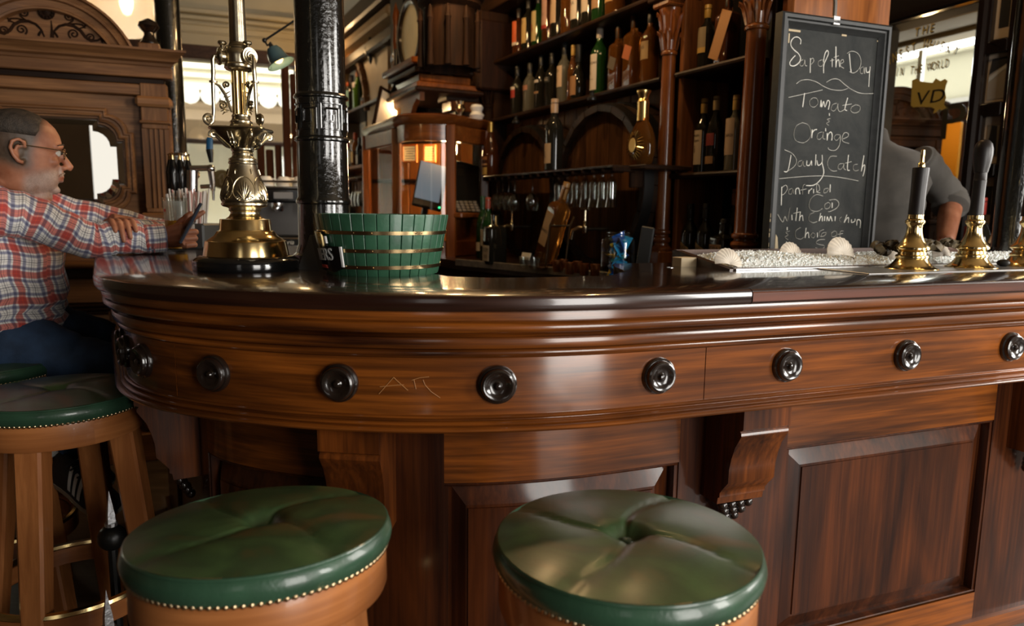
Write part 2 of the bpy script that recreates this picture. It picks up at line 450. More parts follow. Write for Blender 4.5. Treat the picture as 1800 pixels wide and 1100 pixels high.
bays = [(0.66, 1.62), (1.62, 2.43), (2.43, 3.38), (3.38, 4.45), (4.45, 5.15)]
ZB0, ZB1 = .13, .668
for a, b in bays:
    o0, o1 = a + .19, b - .13
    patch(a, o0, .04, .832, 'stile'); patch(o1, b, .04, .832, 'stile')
    patch(o0, o1, ZB1, .832, 'rail', m=MAHOG_UV); patch(o0, o1, .04, .135, 'rail', m=MAHOG_UV)
    raised_panel(o0, o1, .135, ZB1)
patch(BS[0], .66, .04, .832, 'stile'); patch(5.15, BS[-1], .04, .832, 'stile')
patch(BS[0], BS[-1], 0, .05, 'plinth', BO + .015, .05, MAHOG_UV)
# corbels: S-shaped brackets under the overhang
cprof = [(.142, .8300), (.142, .7990), (.132, .7960), (.136, .7930), (.137, .789), (.130, .782), (.118, .770), (.108, .752), (.102, .735), (.101, .715), (.098, .700), (.090, .694), (.090, .688), (.083, .686), (.080, .676), (0, .676), (0, .8300)]
for a in (.66, 1.62, 2.43, 3.38, 4.45, 5.15):
    hw = .065
    mb = MB()
    R = []
    cp = [(x if z > .70 else x * .82, .83 - (.83 - z) * 1.62) for x, z in cprof]
    for k, ds in enumerate((-hw, -hw / 3, hw / 3, hw)):
        p, n = bar_at(a + ds, BO)
        R.append([p + n * (x - .002) + Vector((0, 0, z)) for x, z in cp])
    mb.rings(R, uv=lambda i, j: (i * .02, j * .02)); cb = mb.build('corbel', CORBW, bar, sharp=40)
    mb = MB()
    for dz, xs in ((.568, (-.036, -.012, .012, .036)), (.549, (-.024, 0, .024)), (.531, (-.012, .012)), (.515, (0,))):
        for dx in xs:
            p, n = bar_at(a + dx, BO + .048 - (.568 - dz) * .5, dz); mb.ball(p, .0125, seg=10, rn=6)
    o = mb.build('carved_drop', BLACKWOOD, bar); o['label'] = 'dark carved bead drop'
# ================================================================== stools
LEATHER, nt, b = node_mat('green_leather')
tc = N(nt, 'ShaderNodeTexCoord'); n1 = N(nt, 'ShaderNodeTexNoise', Scale=9, Detail=4, Distortion=.6); n2 = N(nt, 'ShaderNodeTexNoise', Scale=260, Detail=3)
rp = N(nt, 'ShaderNodeValToRGB'); e = rp.color_ramp.elements
e[0].position, e[1].position = .30, .72; e[0].color, e[1].color = (.080, .060, .020, 1), (.056, .112, .036, 1)
x = rp.color_ramp.elements.new(.47); x.color = (.026, .056, .020, 1)
bp = N(nt, 'ShaderNodeBump', Strength=.25, Distance=.0008)
for a_, b_ in ((tc.outputs['Object'], n1.inputs['Vector']), (tc.outputs['Object'], n2.inputs['Vector']), (n1.outputs['Fac'], rp.inputs['Fac']),
             (rp.outputs['Color'], b.inputs['Base Color']), (n2.outputs['Fac'], bp.inputs['Height']), (bp.outputs['Normal'], b.inputs['Normal'])): nt.links.new(a_, b_)
b.inputs['Roughness'].default_value = .34; b.inputs['Coat Weight'].default_value = .35; b.inputs['Coat Roughness'].default_value = .22
LEATHER_SIDE = mat('green_leather_band', (.026, .066, .037), .33, coat=.35, var=.25, vscale=14, bump=.2, bscale=220)
def make_stool(label, loc, rz, ph0=.5, tilt=0.0):
    t = thing('bar_stool', label, 'stool', loc, rz, 'green leather bar stools along the bar')
    # seat cushion: domed top drawn in at a button, four seams
    mb = MB(); seg, nr = 96, 22; R = []
    def ztop(r, a):
        z = .808 - .012 * (r / .186) ** 2.2 - .022 * exp(-(r / .022) ** 2)
        tw = ph0 + .6 * max(0, 1 - r / .186) ** 1.5
        d = abs(((a - tw + pi / 4) % (pi / 2)) - pi / 4) * max(r, .01)
        return z - (.004 * exp(-(d / .005) ** 2) + .0022 * exp(-(d / .03) ** 2)) * min(1, r / .02) * (1 - .3 * r / .186)
    for i in range(nr + 1):
        r = .186 * i / nr + .0005
        R.append([Vector((r * cos(2 * pi * j / seg), r * sin(2 * pi * j / seg), ztop(r, 2 * pi * j / seg))) for j in range(seg)])
    mb.rings(R, cap1=False)
    seat = mb.build('seat_cushion', LEATHER, t, local=True, sharp=None)
    mb = MB(); mb.lathe([(0.184, 0.7935), (0.1865, 0.7955), (0.1885, 0.7945), (0.1895, 0.7925), (0.1885, 0.7905), (0.1895, 0.789), (0.1925, 0.7836), (0.194, 0.7761), (0.192, 0.7672), (0.1875, 0.7598), (0.1855, 0.7564), (0.17, 0.7564)], 96)
    mb.build('seat_band', LEATHER_SIDE, t, local=True)
    mb = MB(); mb.ball((0, 0, .789), .011, seg=16, rn=8, sc=(1, 1, .45)); mb.build('button', LEATHER_SIDE, t, local=True)
    mb = MB(); mb.lathe([(.15, .7575), (.1835, .7575), (.1845, .754), (.1845, .703), (.182, .697), (.15, .697)], 96); mb.build('seat_rail', STOOLW_UV, t, local=True)
    nm = MB(); nm.lathe([(0.0046, 0), (.0042, .0016), (.0026, .0030), (.0004, .0036)], 8); nme = None
    for k in range(110):
        a = 2 * pi * k / 110
        M = axis_m((.1856 * cos(a), .1856 * sin(a), .7590), (cos(a), sin(a), .1))
        if nme is None:
            o = nm.build('tack', BRONZE, t, local=True); nme = o.data
        else:
            o = bpy.data.objects.new('tack', nme); COL.objects.link(o); o.parent = t
        o.matrix_basis = M
    for k in range(4):
        a = pi / 4 + k * pi / 2; c = Vector((cos(a), sin(a), 0)); sd = Vector((-sin(a), cos(a), 0))
        R = []
        for z, rr, w in ((.703, .142, .030), (.45, .168, .028), (.2, .198, .0255), (0, .222, .023)):
            p = c * rr + Vector((0, 0, z)); ch = .006
            R.append([p + c * x + sd * y for x, y in ((w, w - ch), (w - ch, w), (-w + ch, w), (-w, w - ch), (-w, -w + ch), (-w + ch, -w), (w - ch, -w), (w, -w + ch))])
        mb = MB(); mb.rings(R); mb.build('leg', STOOLW, t, local=True)
    zr = .285
    for k in range(4):                                        # curved foot rails, brass-topped
        a0 = pi / 4 + k * pi / 2 + .1; a1 = a0 + pi / 2 - .2
        R = []; P = []
        for i in range(13):
            a = a0 + (a1 - a0) * i / 12; c = Vector((cos(a), sin(a), 0))
            R.append([c * (.198 + x) + Vector((0, 0, zr + z)) for x, z in ((-.012, -.024), (.012, -.024), (.012, .02), (-.012, .02))]); P.append(c * .2 + Vector((0, 0, zr + .022)))
        mb = MB(); mb.rings(R, uv=lambda i, j: (i * .025, j * .03)); fr = mb.build('foot_rail', STOOLW_UV, t, local=True)
        mb = MB(); mb.tube(P, .0105, 8); o = mb.build('brass_cover', BRASS, fr, local=True)
    if tilt:                                                  # worn swivel: the seat rocks back a little
        d = Vector((loc[0], loc[1], 0)).normalized(); ax = Matrix.Rotation(-rz, 3, 'Z') @ Vector((d.y, -d.x, 0))
        K = Matrix.Translation((0, 0, .72)) @ Matrix.Rotation(tilt, 4, ax) @ Matrix.Translation((0, 0, -.72))
        for o in KIDS(t):
            if o.name.split('.')[0] in ('seat_cushion', 'seat_band', 'button', 'seat_rail', 'tack'): o.matrix_basis = K @ o.matrix_basis
    return t
def stool_loc(px, py, z=.79):
    p = W(px, py, z=z); return (p.x, p.y, 0)
s1 = make_stool('green leather bar stool in front of the curved bar end, below the bucket', stool_loc(461, 930), .35, .5, radians(-4.2)); s1.scale = (.955, .955, 1)
s2 = make_stool('green leather bar stool nearest the shiny raised bar panel and the corbel', stool_loc(1101, 951), .1, .9, radians(-1.2)); s2.scale = (.975, .975, 1)
s3 = make_stool('green leather bar stool tucked under the dark left bar end, legs and foot rail showing', stool_loc(105, 690), -.65, .2)
s4 = make_stool('green leather bar stool that the man in the plaid shirt sits on', (-1.545, 2.03, 0), .6, .2)
# ================================================================== things standing on the bar
BT = 1.10      # worktop height
def text_mb(mb, s, size, M, extrude=.0, shear=0, bend=None, align='CENTER', sx=1.0):
    cu = bpy.data.curves.new('t', 'FONT'); cu.body = s; cu.size = size; cu.extrude = extrude; cu.shear = shear
    cu.align_x = align; cu.resolution_u = 3
    ob = bpy.data.objects.new('t', cu); me = bpy.data.meshes.new_from_object(ob)
    pts = [(v.co.x * sx, v.co.y, v.co.z) for v in me.vertices]
    if bend: pts = [bend(*p) for p in pts]
    n = mb.add(pts, M)
    for p in me.polygons: mb.face([n + i for i in p.vertices])
    bpy.data.objects.remove(ob); bpy.data.curves.remove(cu); bpy.data.meshes.remove(me)
    return mb
def spiral(c, r0, r1, a0, turns, u, v, n=26):
    c, u, v = Vector(c), Vector(u), Vector(v)
    return [c + (u * cos(a0 + turns * 2 * pi * i / n) + v * sin(a0 + turns * 2 * pi * i / n)) * (r0 + (r1 - r0) * i / n) for i in range(n + 1)]
# ---- tall brass tap column
LX, LY = -.652, 1.745
lm = thing('brass_tap_column', 'tall ornate aged brass tap column on a round black base', 'beer tap', (LX, LY, BT))
mb = MB(); mb.lathe([(0, 0), (.123, 0), (.1245, .003), (.1245, .021), (.122, .025), (.112, .031), (.108, .033), (0, .033)], 56); mb.build('base', BLACKGLOSS, lm, local=True)
mb = MB(); mb.lathe([(.0985, .032), (.1, .034), (.0995, .037), (.0945, .066), (.0935, .069), (.090, .070), (.082, .076), (.073, .082), (.0675, .090), (.066, .0925), (.062, .0935), (.0605, .097), (.0585, .119), (.0575, .121), (.045, .122), (.037, .128), (.0335, .134)], 56)
mb.build('stepped_foot', BRASS, lm, local=True)
prof = [(.0335, .133), (.033, .138), (.0365, .141), (.0375, .1435), (.036, .146), (.040, .149), (.050, .1515), (.0535, .155), (.0535, .159), (.0515, .1605), (.0535, .165), (.054, .172), (.0525, .182), (.049, .194),
        (.044, .208), (.039, .222), (.035, .235), (.032, .246), (.031, .251), (.033, .253), (.0335, .256), (.0315, .259), (.0325, .262), (.0315, .2655), (.026, .268), (.0235, .272), (.0245, .277), (.0225, .280), (.025, .283), (.0265, .286), (.026, .29)]
mb = MB(); mb.lathe(prof, 48)
# raised palmettes on the bulb
def on_bulb(a, z, lift=.0):
    for (r0, z0), (r1, z1) in zip(prof, prof[1:]):
        if z0 <= z <= z1: r = r0 + (r1 - r0) * (z - z0) / max(z1 - z0, 1e-6); break
    else: r = .04
    return Vector(((r + lift) * cos(a), (r + lift) * sin(a), z))
bulb = mb.build('bulb_stem', OLDBRASS, lm, local=True)
mb = MB()
for k in range(6):
    a0 = -pi / 2 + .35 + k * pi / 3
    for f in range(-3, 4):
        an = f * .36; pts = [on_bulb(a0 + (.05 * sin(an)) * t * 9 * .8, .166 + (.045 if f == 0 else .043 * cos(an)) * t + .002 * t, .0008) for t in (.0, .35, .7, 1)]
        mb.tube(pts, [.0009, .0022, .003, .0012], 6)
    mb.tube([on_bulb(a0 + .52 * sin(t), .163 + .058 * (1 - cos(t)) / 2 * 1.02, .0006) for t in [pi * i / 12 for i in range(13)]], .0013, 5)
    mb.tube([on_bulb(a0 - .52 * sin(t), .163 + .058 * (1 - cos(t)) / 2 * 1.02, .0006) for t in [pi * i / 12 for i in range(13)]], .0013, 5)
    for sg in (-1, 1): mb.tube([on_bulb(a0 + sg * (.24 + .13 * (1 - i / 14) * cos(i * .7)), .1705 + .0065 * (1 - i / 14) * sin(i * .7), .0008) for i in range(14)], .0012, 5)
    mb.tube([on_bulb(a0 + .52, .228, .001), on_bulb(a0 + .50, .24, .001), on_bulb(a0 + .60, .236, .001)], .0015, 5)
mb.build('palmette_relief', OLDBRASS, bulb, local=True)
# leafy bracket bowl and lobed plate
def lobe(r, k, z): return [Vector((r * (1 + k * cos(4 * (2 * pi * j / 64) + pi)) * cos(2 * pi * j / 64), r * (1 + k * cos(4 * (2 * pi * j / 64) + pi)) * sin(2 * pi * j / 64), z)) for j in range(64)]
mb = MB(); mb.rings([lobe(.026, .0, .288), lobe(.030, .10, .295), lobe(.038, .16, .305), (lobe(.050, .17, .317)), lobe(.058, .16, .325), lobe(.068, .12, .330), lobe(.070, .12, .333), lobe(.068, .12, .336), lobe(.03, 0, .340)])
bowl = mb.build('lobed_plate', OLDBRASS, lm, local=True)
mb = MB()
for k in range(4):
    a = pi / 4 + k * pi / 2 - .15; c = Vector((cos(a), sin(a), 0)); s_ = Vector((-sin(a), cos(a), 0)); zz = Vector((0, 0, 1))
    mb.tube([c * .028 + zz * .289, c * .036 + zz * .293, c * .047 + zz * .305, c * .060 + zz * .316, c * .070 + zz * .322], [.003, .005, .0055, .005, .003], 8, flat=.8)
    mb.tube(spiral(c * .066 + zz * .318, .0085, .0015, -.6, 1.6, c, zz), [.0032] * 26 + [.002], 7)
    for sg in (-1, 1):
        m = (c + s_ * sg * .85).normalized()
        mb.tube(spiral(m * .042 + zz * .302, .010, .001, .5, 1.5, m, zz), [.0026] * 26 + [.001], 6)
        mb.tube([m * .030 + zz * .291, m * .040 + zz * .298, m * .052 + zz * .312, m * .058 + zz * .324], [.002, .0032, .003, .0015], 6)
    mb.tube([c * .034 + zz * .296, c * .044 + zz * .312, c * .050 + zz * .328], [.003, .006, .002], 6, flat=.5)
mb.build('leaf_scrollwork', OLDBRASS, bowl, local=True)
mb = MB(); mb.lathe([(.030, .337), (.030, .340), (.027, .343), (.0245, .346), (.026, .349), (.026, .352), (.0215, .356), (.0205, .361), (.0215, .363), (.0215, .366), (.0195, .368)], 36); mb.build('shaft_foot', OLDBRASS, lm, local=True)
R = []
for z in (.367, .468):
    ring = []
    for j in range(72):
        fl = j % 6; r = .0188 - (.0024 if fl in (2, 3, 4) else (.0010 if fl in (1, 5) else 0))
        ring.append(Vector((r * cos(2 * pi * j / 72), r * sin(2 * pi * j / 72), z)))
    R.append(ring)
mb = MB(); mb.rings(R); mb.build('fluted_shaft', BRASS, lm, local=True, sharp=20)
mb = MB(); mb.lathe([(.019, .466), (.022, .467), (.030, .470), (.0335, .474), (.033, .477), (.0335, .480), (.0315, .484), (.0325, .490), (.0335, .500), (.032, .510), (.029, .516), (.0305, .518), (.0295, .521), (.0235, .524), (.0215, .526), (.0205, .529), (.0195, .532)], 40)
mb.build('valve_drum', OLDBRASS, lm, local=True)
mb = MB(); mb.lathe([(.0195, .529), (.0185, .60), (.0170, .72), (.016, .90), (.0155, 1.2)], 32); mb.build('upper_pole', OLDBRASS, lm, local=True)
for k, a in enumerate((-pi / 2 + .95, -pi / 2 - 1.0, pi / 2 + .1)):
    c = Vector((cos(a), sin(a), 0)); s_ = Vector((-sin(a), cos(a), 0)); zz = Vector((0, 0, 1))
    sp = MB(); sp.lathe([(.012, -.012), (.012, .004), (.0195, .006), (.0205, .009), (.0195, .012), (.016, .0115), (.0145, .0135), (.011, .013), (.009, .0155), (.0055, .0155), (.0045, .019), (0, .0205)], 28, axis_m(c * .034 + zz * .497, c))
    spg = sp.build('spigot_rose', OLDBRASS, lm, local=True)
    kb = MB(); kb.lathe([(.006, 0), (.005, .006), (.0045, .010), (.0095, .013), (.0105, .016), (.0085, .0195), (0, .021)], 18, T(c * .036 + zz * .512)); kb.build('thumb_knob', OLDBRASS, spg, local=True)
    tb = MB(); e = c * .058
    tb.tube([e + zz * .497 + c * -.004, e + zz * .488, e + zz * .46, e + c * .002 + zz * .43, e + c * .003 + zz * .37, e + c * .006 + zz * .348, e + c * .012 + zz * .3415], [.0045, .005, .0052, .0046, .004, .0042, .0042], 10)
    tb.tube(spiral(e + c * .014 + zz * .3535, .012, .002, -pi / 2, 1.55, c, zz), [.0042] * 20 + [.003] * 7, 8)
    tb.lathe([(.0045, -.003), (.009, -.002), (.009, .002), (.0045, .003)], 14, T(e + c * .001 + zz * .438))
    tb.build('delivery_pipe', OLDBRASS, lm, local=True)
    sc = MB()
    sc.tube([e + zz * .436, c * .046 + zz * .430, c * .034 + zz * .412, c * .026 + zz * .388, c * .021 + zz * .372], [.002, .0034, .004, .0035, .002], 8)
    sc.tube(spiral(c * .030 + zz * .434, .008, .001, -1.2, 1.4, c, zz), [.0026] * 26 + [.001], 6)
    sc.tube(spiral(c * .040 + zz * .386, .010, .0015, .8, 1.6, c, zz), [.003] * 26 + [.0014], 6)
    for i, (x0, z0, x1, z1) in enumerate(((.022, .42, .038, .404), (.021, .41, .036, .396), (.021, .40, .032, .385), (.026, .376, .046, .372), (.03, .373, .042, .365))):
        sc.tube([c * x0 + zz * z0, c * (x0 * .4 + x1 * .6) + zz * (z0 * .5 + z1 * .5 + .002), c * x1 + zz * z1], [.0012, .0032, .001], 6, flat=.6)
    sc.build('scroll_bracket', OLDBRASS, lm, local=True)

# ---- black cast-iron column standing through the bar
ic = thing('cast_iron_column', 'black glossy cast iron column rising behind the green bucket', 'column', (-.535, 2.03, BT))
mb = MB(); rr = lambda z: .0665 + .006 * max(0, min(1, (.5 - z) / .5))
mb.lathe([(0, 0), (.088, 0), (.088, .02), (.080, .026), (.076, .04)] + [(rr(z), z) for z in (.05, .16)] + [(.0745, .163), (.0755, .168), (.0745, .173)] + [(rr(.18), .18), (rr(.33), .33)] + [(.0745, .333), (.0752, .337), (.074, .341)] +
         [(rr(z), z) for z in (.345, .445)] + [(.0735, .448), (.074, .451), (.0725, .455)] + [(rr(z), z) for z in (.46, .6, .9, 1.4, 2.0, 2.8)], 48)
mb.build('shaft', IRON, ic, local=True)
mb = MB()
def fret(mb, r, a0, z0, w, h, e=.003):
    for (u0, v0, u1, v1) in ((0, 0, 1, 0), (1, 0, 1, .8), (1, .8, .25, .8), (.25, .8, .25, .3), (.25, .3, .68, .3), (.68, .3, .68, .55), (0, 0, 0, 1), (0, 1, 1.15, 1)):
        n = 5
        mb.tube([Vector((r * cos(a0 + (u0 + (u1 - u0) * i / n) * w / r), r * sin(a0 + (u0 + (u1 - u0) * i / n) * w / r), z0 + (v0 + (v1 - v0) * i / n) * h)) for i in range(n + 1)], e, 5)
for k in range(7): fret(mb, .0685, -pi + k * 2 * pi / 7, .362, .050, .068)
mb.build('greek_key_band', IRON, ic, local=True)

# ---- green staved bucket
KX, KY = -.312, 1.712
bk = thing('wooden_bucket', 'green wooden ice bucket with three brass hoops standing on the dark bar', 'bucket', (KX, KY, BT))
GREENP = mat('green_bucket_paint', (.026, .088, .047), .40, var=.28, vscale=16, bump=.3, bscale=90, coat=.15)
rb = lambda z: .131 + (.1565 - .131) * z / .138
NS = 34
for k in range(NS):
    a0, a1 = 2 * pi * k / NS, 2 * pi * (k + 1) / NS
    g = .0042; R = []
    for z in (.0, .004, .134, .138):
        r = rb(z) - (.001 if z in (.0, .138) else 0); ring = []
        for a, rr_ in ((a0 + g, r - .0012), (a0 + g * 3, r), ((a0 + a1) / 2, r + .0006), (a1 - g * 3, r), (a1 - g, r - .0012), (a1 - g, r - .012), (a0 + g, r - .012)):
            ring.append(Vector((rr_ * cos(a), rr_ * sin(a), z)))
        R.append(ring)
    mb = MB(); mb.rings(R); mb.build('stave', GREENP, bk, local=True)
mb = MB(); mb.lathe([(rb(.0) - .0105, .002), (rb(.137) - .0105, .137), (rb(.137) - .0095, .137), (rb(0) - .008, .002)], 48)
mb.lathe([(0, .006), (rb(0) - .009, .006), (rb(0) - .009, .002), (0, .002)], 48)
mb.build('inner_lining', mat('bucket_gap_paint', (.05, .17, .09), .5), bk, local=True)
for z in (.020, .057, .097):
    mb = MB(); mb.lathe([(rb(z - .0042) + .0006, z - .0042), (rb(z - .0042) + .0028, z - .0040), (rb(z + .0042) + .0028, z + .0040), (rb(z + .0042) + .0006, z + .0042)], 72)
    hp = mb.build('hoop', mat('hoop_brass', (.80, .58, .30), .22, 1.0, var=.15, vscale=30) if z == .020 else bpy.data.materials['hoop_brass'], bk, local=True)
    mb = MB()
    for a in (-pi / 2 + .02, -pi / 2 + .68, -pi / 2 + .78, -pi / 2 - .75, -pi / 2 - .25): mb.ball((rb(z) * cos(a) + .0028 * cos(a), (rb(z) + .0028) * sin(a), z), .0016, seg=8, rn=4)
    mb.build('rivet', BRONZE, hp, local=True)
# black name plaque curved round the bucket's left side
ac = radians(-90 - 50)
def bend(x, y, z): r = rb(y) + .0045 + z; a = ac + x / rb(.06); return (r * cos(a), r * sin(a), y)
def bent_prism(mb, outline, d, z0=0.0):
    n = len(outline); pts = [bend(x, y, z0) for x, y in outline] + [bend(x, y, z0 + d) for x, y in outline]
    a = mb.add(pts); mb.face([a + i for i in range(n)][::-1]); mb.face([a + n + i for i in range(n)])
    for i in range(n): j = (i + 1) % n; mb.face((a + i, a + j, a + n + j, a + n + i))
def strips(mb, x0, x1, ylo, yhi, d, z0=0.0, n=10):
    for i in range(n):
        a, b = x0 + (x1 - x0) * i / n, x0 + (x1 - x0) * (i + 1) / n
        bent_prism(mb, [(a, ylo(a)), (b, ylo(b)), (b, yhi(b)), (a, yhi(a))], d, z0)
mb = MB()
strips(mb, -.075, .056, lambda x: .008 if x < .03 else .008 + (x - .03) * .35, lambda x: .066, .004)
strips(mb, -.075, .012, lambda x: .066, lambda x: .098 - max(0, (x + .01)) * .6, .004)
pq = mb.build('name_plaque', BLACKGLOSS, bk, local=True)
PW = mat('plaque_white', (.75, .74, .72), .4)
mb = MB(); text_mb(mb, 'NERS', .040, I4, .0006, 0, bend=lambda x, y, z: bend(x - .012, y + .030 + (x + .05) * .05, z + .0052), sx=.92)
mb.build('plaque_lettering', PW, pq, local=True)
mb = MB()
strips(mb, .0525, .0575, lambda x: .020, lambda x: .066, .0048, n=2)
strips(mb, .008, .014, lambda x: .072, lambda x: .088, .0048, n=2)
mb.build('plaque_white_edge', PW, pq, local=True)
mb = MB(); text_mb(mb, 'ORIGINAL', .010, I4, .0005, 0, bend=lambda x, y, z: bend(x - .018, y + .015, z + .0048), sx=.8); mb.build('plaque_red_line', mat('plaque_red', (.55, .06, .03), .5), pq, local=True)
mb = MB()
for i in range(8): strips(mb, -.06, -.004, lambda x, i=i: .070 + i * .0034 + .1 * (x + .03) * .3, lambda x, i=i: .0712 + i * .0034 + .1 * (x + .03) * .3, .0006, .0042, n=4)
mb.build('plaque_gold_hatching', BRASS, pq, local=True)
# ---- folded card beside the bucket
cd = W(551, 478, z=BT)
mb = MB(); Mx = T((cd.x - .003, cd.y + .12, BT), radians(-28))
mb.prism([(-.035, 0), (.035, 0), (.012, .085), (.008, .085)], .06, Mx @ Matrix.Rotation(pi / 2, 4, 'X'))
tag(mb.build('tent_card', mat('grey_card', (.14, .13, .12), .7)), 'dark grey folded tent card behind the name plaque of the green bucket', 'card')

# ---- three beer pump handles
def pump(label, off_s, tilt, kind):
    p, n = bar_at(off_s, -.30, BT)
    t = thing('beer_pump', label, 'beer pump', p, PSI, 'beer pumps on the bar')
    mb = MB(); mb.lathe([(0, 0), (.069, 0), (.070, .002), (.068, .005), (.060, .008), (.051, .015), (.0435, .024), (.0405, .030), (.042, .033), (.0425, .037), (.041, .041), (.0365, .043), (.0355, .050), (.0375, .053), (.0425, .0565), (.0435, .060), (.042, .0645),
        (.036, .070), (.029, .080), (.0235, .092), (.0205, .105), (.0195, .116), (.0205, .124), (.0245, .129), (.0255, .133), (.0245, .137), (.0215, .139), (.0205, .142), (.0205, .152)], 48); mb.build('pump_body', BRASS, t, local=True)
    M = T((0, 0, .151), 0, 0, tilt)
    g = MB()
    if kind == 0: g.lathe([(.0195, 0), (.0200, .004), (.0195, .06), (.0205, .1), (.0215, .124), (.0208, .128), (0, .129)], 28, M)
    elif kind == 1: g.lathe([(.0178, 0), (.018, .004), (.0165, .05), (.0165, .085), (.0172, .100), (.0165, .101), (.0160, .122), (.0175, .1225), (.019, .132), (.0225, .150), (.0248, .170), (.0245, .188), (.0205, .203), (.0125, .212), (0, .215)], 28, M)
    else: g.lathe([(.0235, 0), (.024, .004), (.0225, .06), (.0235, .118), (.0235, .146), (.0255, .152), (.027, .175), (.0255, .20), (.016, .218), (0, .224)], 28, M)
    g.build('grip', mat('pump_grip', (.008, .005, .0045), .42) if kind == 0 else bpy.data.materials['pump_grip'], t, local=True)
    b = MB()
    if kind == 0: b.lathe([(.0085, .128), (.0095, .132), (.0085, .140), (.006, .143), (.0052, .158), (.0060, .160), (.005, .176), (.0025, .178), (0, .178)], 16, M)
    if kind == 2: b.lathe([(.0236, .118), (.0246, .120), (.0246, .138), (.0236, .14)], 28, M)
    if b.v: b.build('brass_fitting', BRASS, t, local=True)
    return t
def s_at_px(px, off):
    s = 3.2
    while s < 5.2:
        p, n = bar_at(s, off, BT); d = p - EYE
        if 900 + FPX * d.dot(RGT) / d.dot(FWD) >= px: return s
        s += .004
    return s
pump('brass beer pump with plain black grip and bare brass tip, beside the chalkboard', s_at_px(1600, -.30), .03, 0)
pump('brass beer pump whose black grip ends in an egg-shaped knob', s_at_px(1705, -.30), .02, 1)
pump('brass beer pump with a brass ring round its thick black grip', s_at_px(1800, -.30), .0, 2)
# ---- drip plate under the pumps
mb = MB(); a0 = s_at_px(1500, -.3)
q, n = bar_at(a0 + .45, -.30, BT); mb.box((0, 0, .0015), (1.0, .19, .003), T(q, PSI), .001)
tag(mb.build('drip_plate', STEEL), 'thin steel plate lying under the row of beer pumps', 'drip tray')

# ---- wooden tray of crushed ice, shells and oysters
it = thing('ice_tray', 'dark wooden tray edged in steel, set on the bar behind the pumps', 'tray', bar_at(s_at_px(1307, -.37), -.37, BT)[0], PSI)
TRAYW = wood('tray_wood', (.03, .012, .006), (.10, .038, .015), 'x', rough=.4, coat=.2)
TL, TD = 1.35, .27
mb = MB(); mb.box((TL / 2 - .02, .012, .003), (TL, .008, .006), I4, .001); mb.build('steel_front_edge', STEEL, it, local=True)
mb = MB(); mb.box((TL / 2 - .02, TD / 2 + .02, .004), (TL, TD, .006)); mb.build('bottom', TRAYW, it, local=True)
mb = MB(); mb.prism([(0.0, 0), (TD, 0), (TD, .038), (.25, .040), (0, .004)], .02, Matrix(((0, 0, 1, -.035), (1, 0, 0, .015), (0, 1, 0, 0), (0, 0, 0, 1)))); mb.build('end_board', TRAYW, it, local=True)
mb = MB(); mb.box((TL / 2 - .02, TD + .022, .02), (TL, .012, .04)); mb.build('back_board', TRAYW, it, local=True)
rnd = random.Random(5)
def ice_h(x, y): return max(.004, (.014 + .016 * sin(y / TD * pi) + .005 * sin(x * 9 + 1) + .008 * exp(-((x - .25) / .15) ** 2)) * min(1, (x + .05) / .10) * min(1, (y + .012) / .05))
ice = MB()
for i in range(9500):
    x, y = rnd.uniform(-.01, TL - .05), .026 + (TD - .02) * rnd.random() ** 1.25
    z = ice_h(x, y - .02) * (rnd.uniform(.7, 1.05)); r = rnd.uniform(.0028, .0062)
    M = T((x, y, z), rnd.uniform(0, 6), rnd.uniform(0, 6), rnd.uniform(0, 6), (r, r * rnd.uniform(.6, 1), r * rnd.uniform(.6, 1)))
    t_ = (1 + sqrt(5)) / 2
    pts = [Vector(q).normalized() * rnd.uniform(.8, 1.1) for q in ((0, 1, .2), (1, 0, .1), (0, -1, 0), (-1, 0, 0), (.2, .1, 1), (0, 0, -1), (.7, .6, .7), (-.7, -.6, .7))]
    n0 = ice.add(pts, M)
    for f in ((0, 6, 4), (6, 1, 4), (1, 2, 4), (2, 7, 4), (7, 3, 4), (3, 0, 4), (6, 0, 1), (7, 2, 3), (0, 3, 5), (3, 2, 5), (2, 1, 5), (1, 0, 5)): ice.face([n0 + k for k in f])
# bed under the loose bits
nx, ny = 60, 14; n0 = len(ice.v)
for i in range(nx + 1):
    for j in range(ny + 1):
        x, y = -.015 + (TL - .035) * i / nx, .018 + (TD - .01) * j / ny; ice.v.append((x, y, ice_h(x, y - .02) * .92))
for i in range(nx):
    for j in range(ny): a = n0 + i * (ny + 1) + j; ice.face((a, a + ny + 1, a + ny + 2, a + 1))
ICEM, nt, b = node_mat('crushed_ice')
b.inputs['Base Color'].default_value = (.86, .89, .86, 1); b.inputs['Roughness'].default_value = .3; b.inputs['Subsurface Weight'].default_value = .35
b.inputs['Subsurface Radius'].default_value = (.02, .022, .022); b.inputs['Transmission Weight'].default_value = .0; b.inputs['Specular IOR Level'].default_value = .7
im = ice.v; ice.v = [tuple(PM[it.name] @ Vector(v)) for v in im]
tag(ice.build('crushed_ice', ICEM, smooth=False), 'heap of crushed ice filling the wooden tray on the bar', 'ice', kind='stuff')
SHELL = mat('scallop_shell', (.68, .60, .49), .5, var=.2, vscale=30)
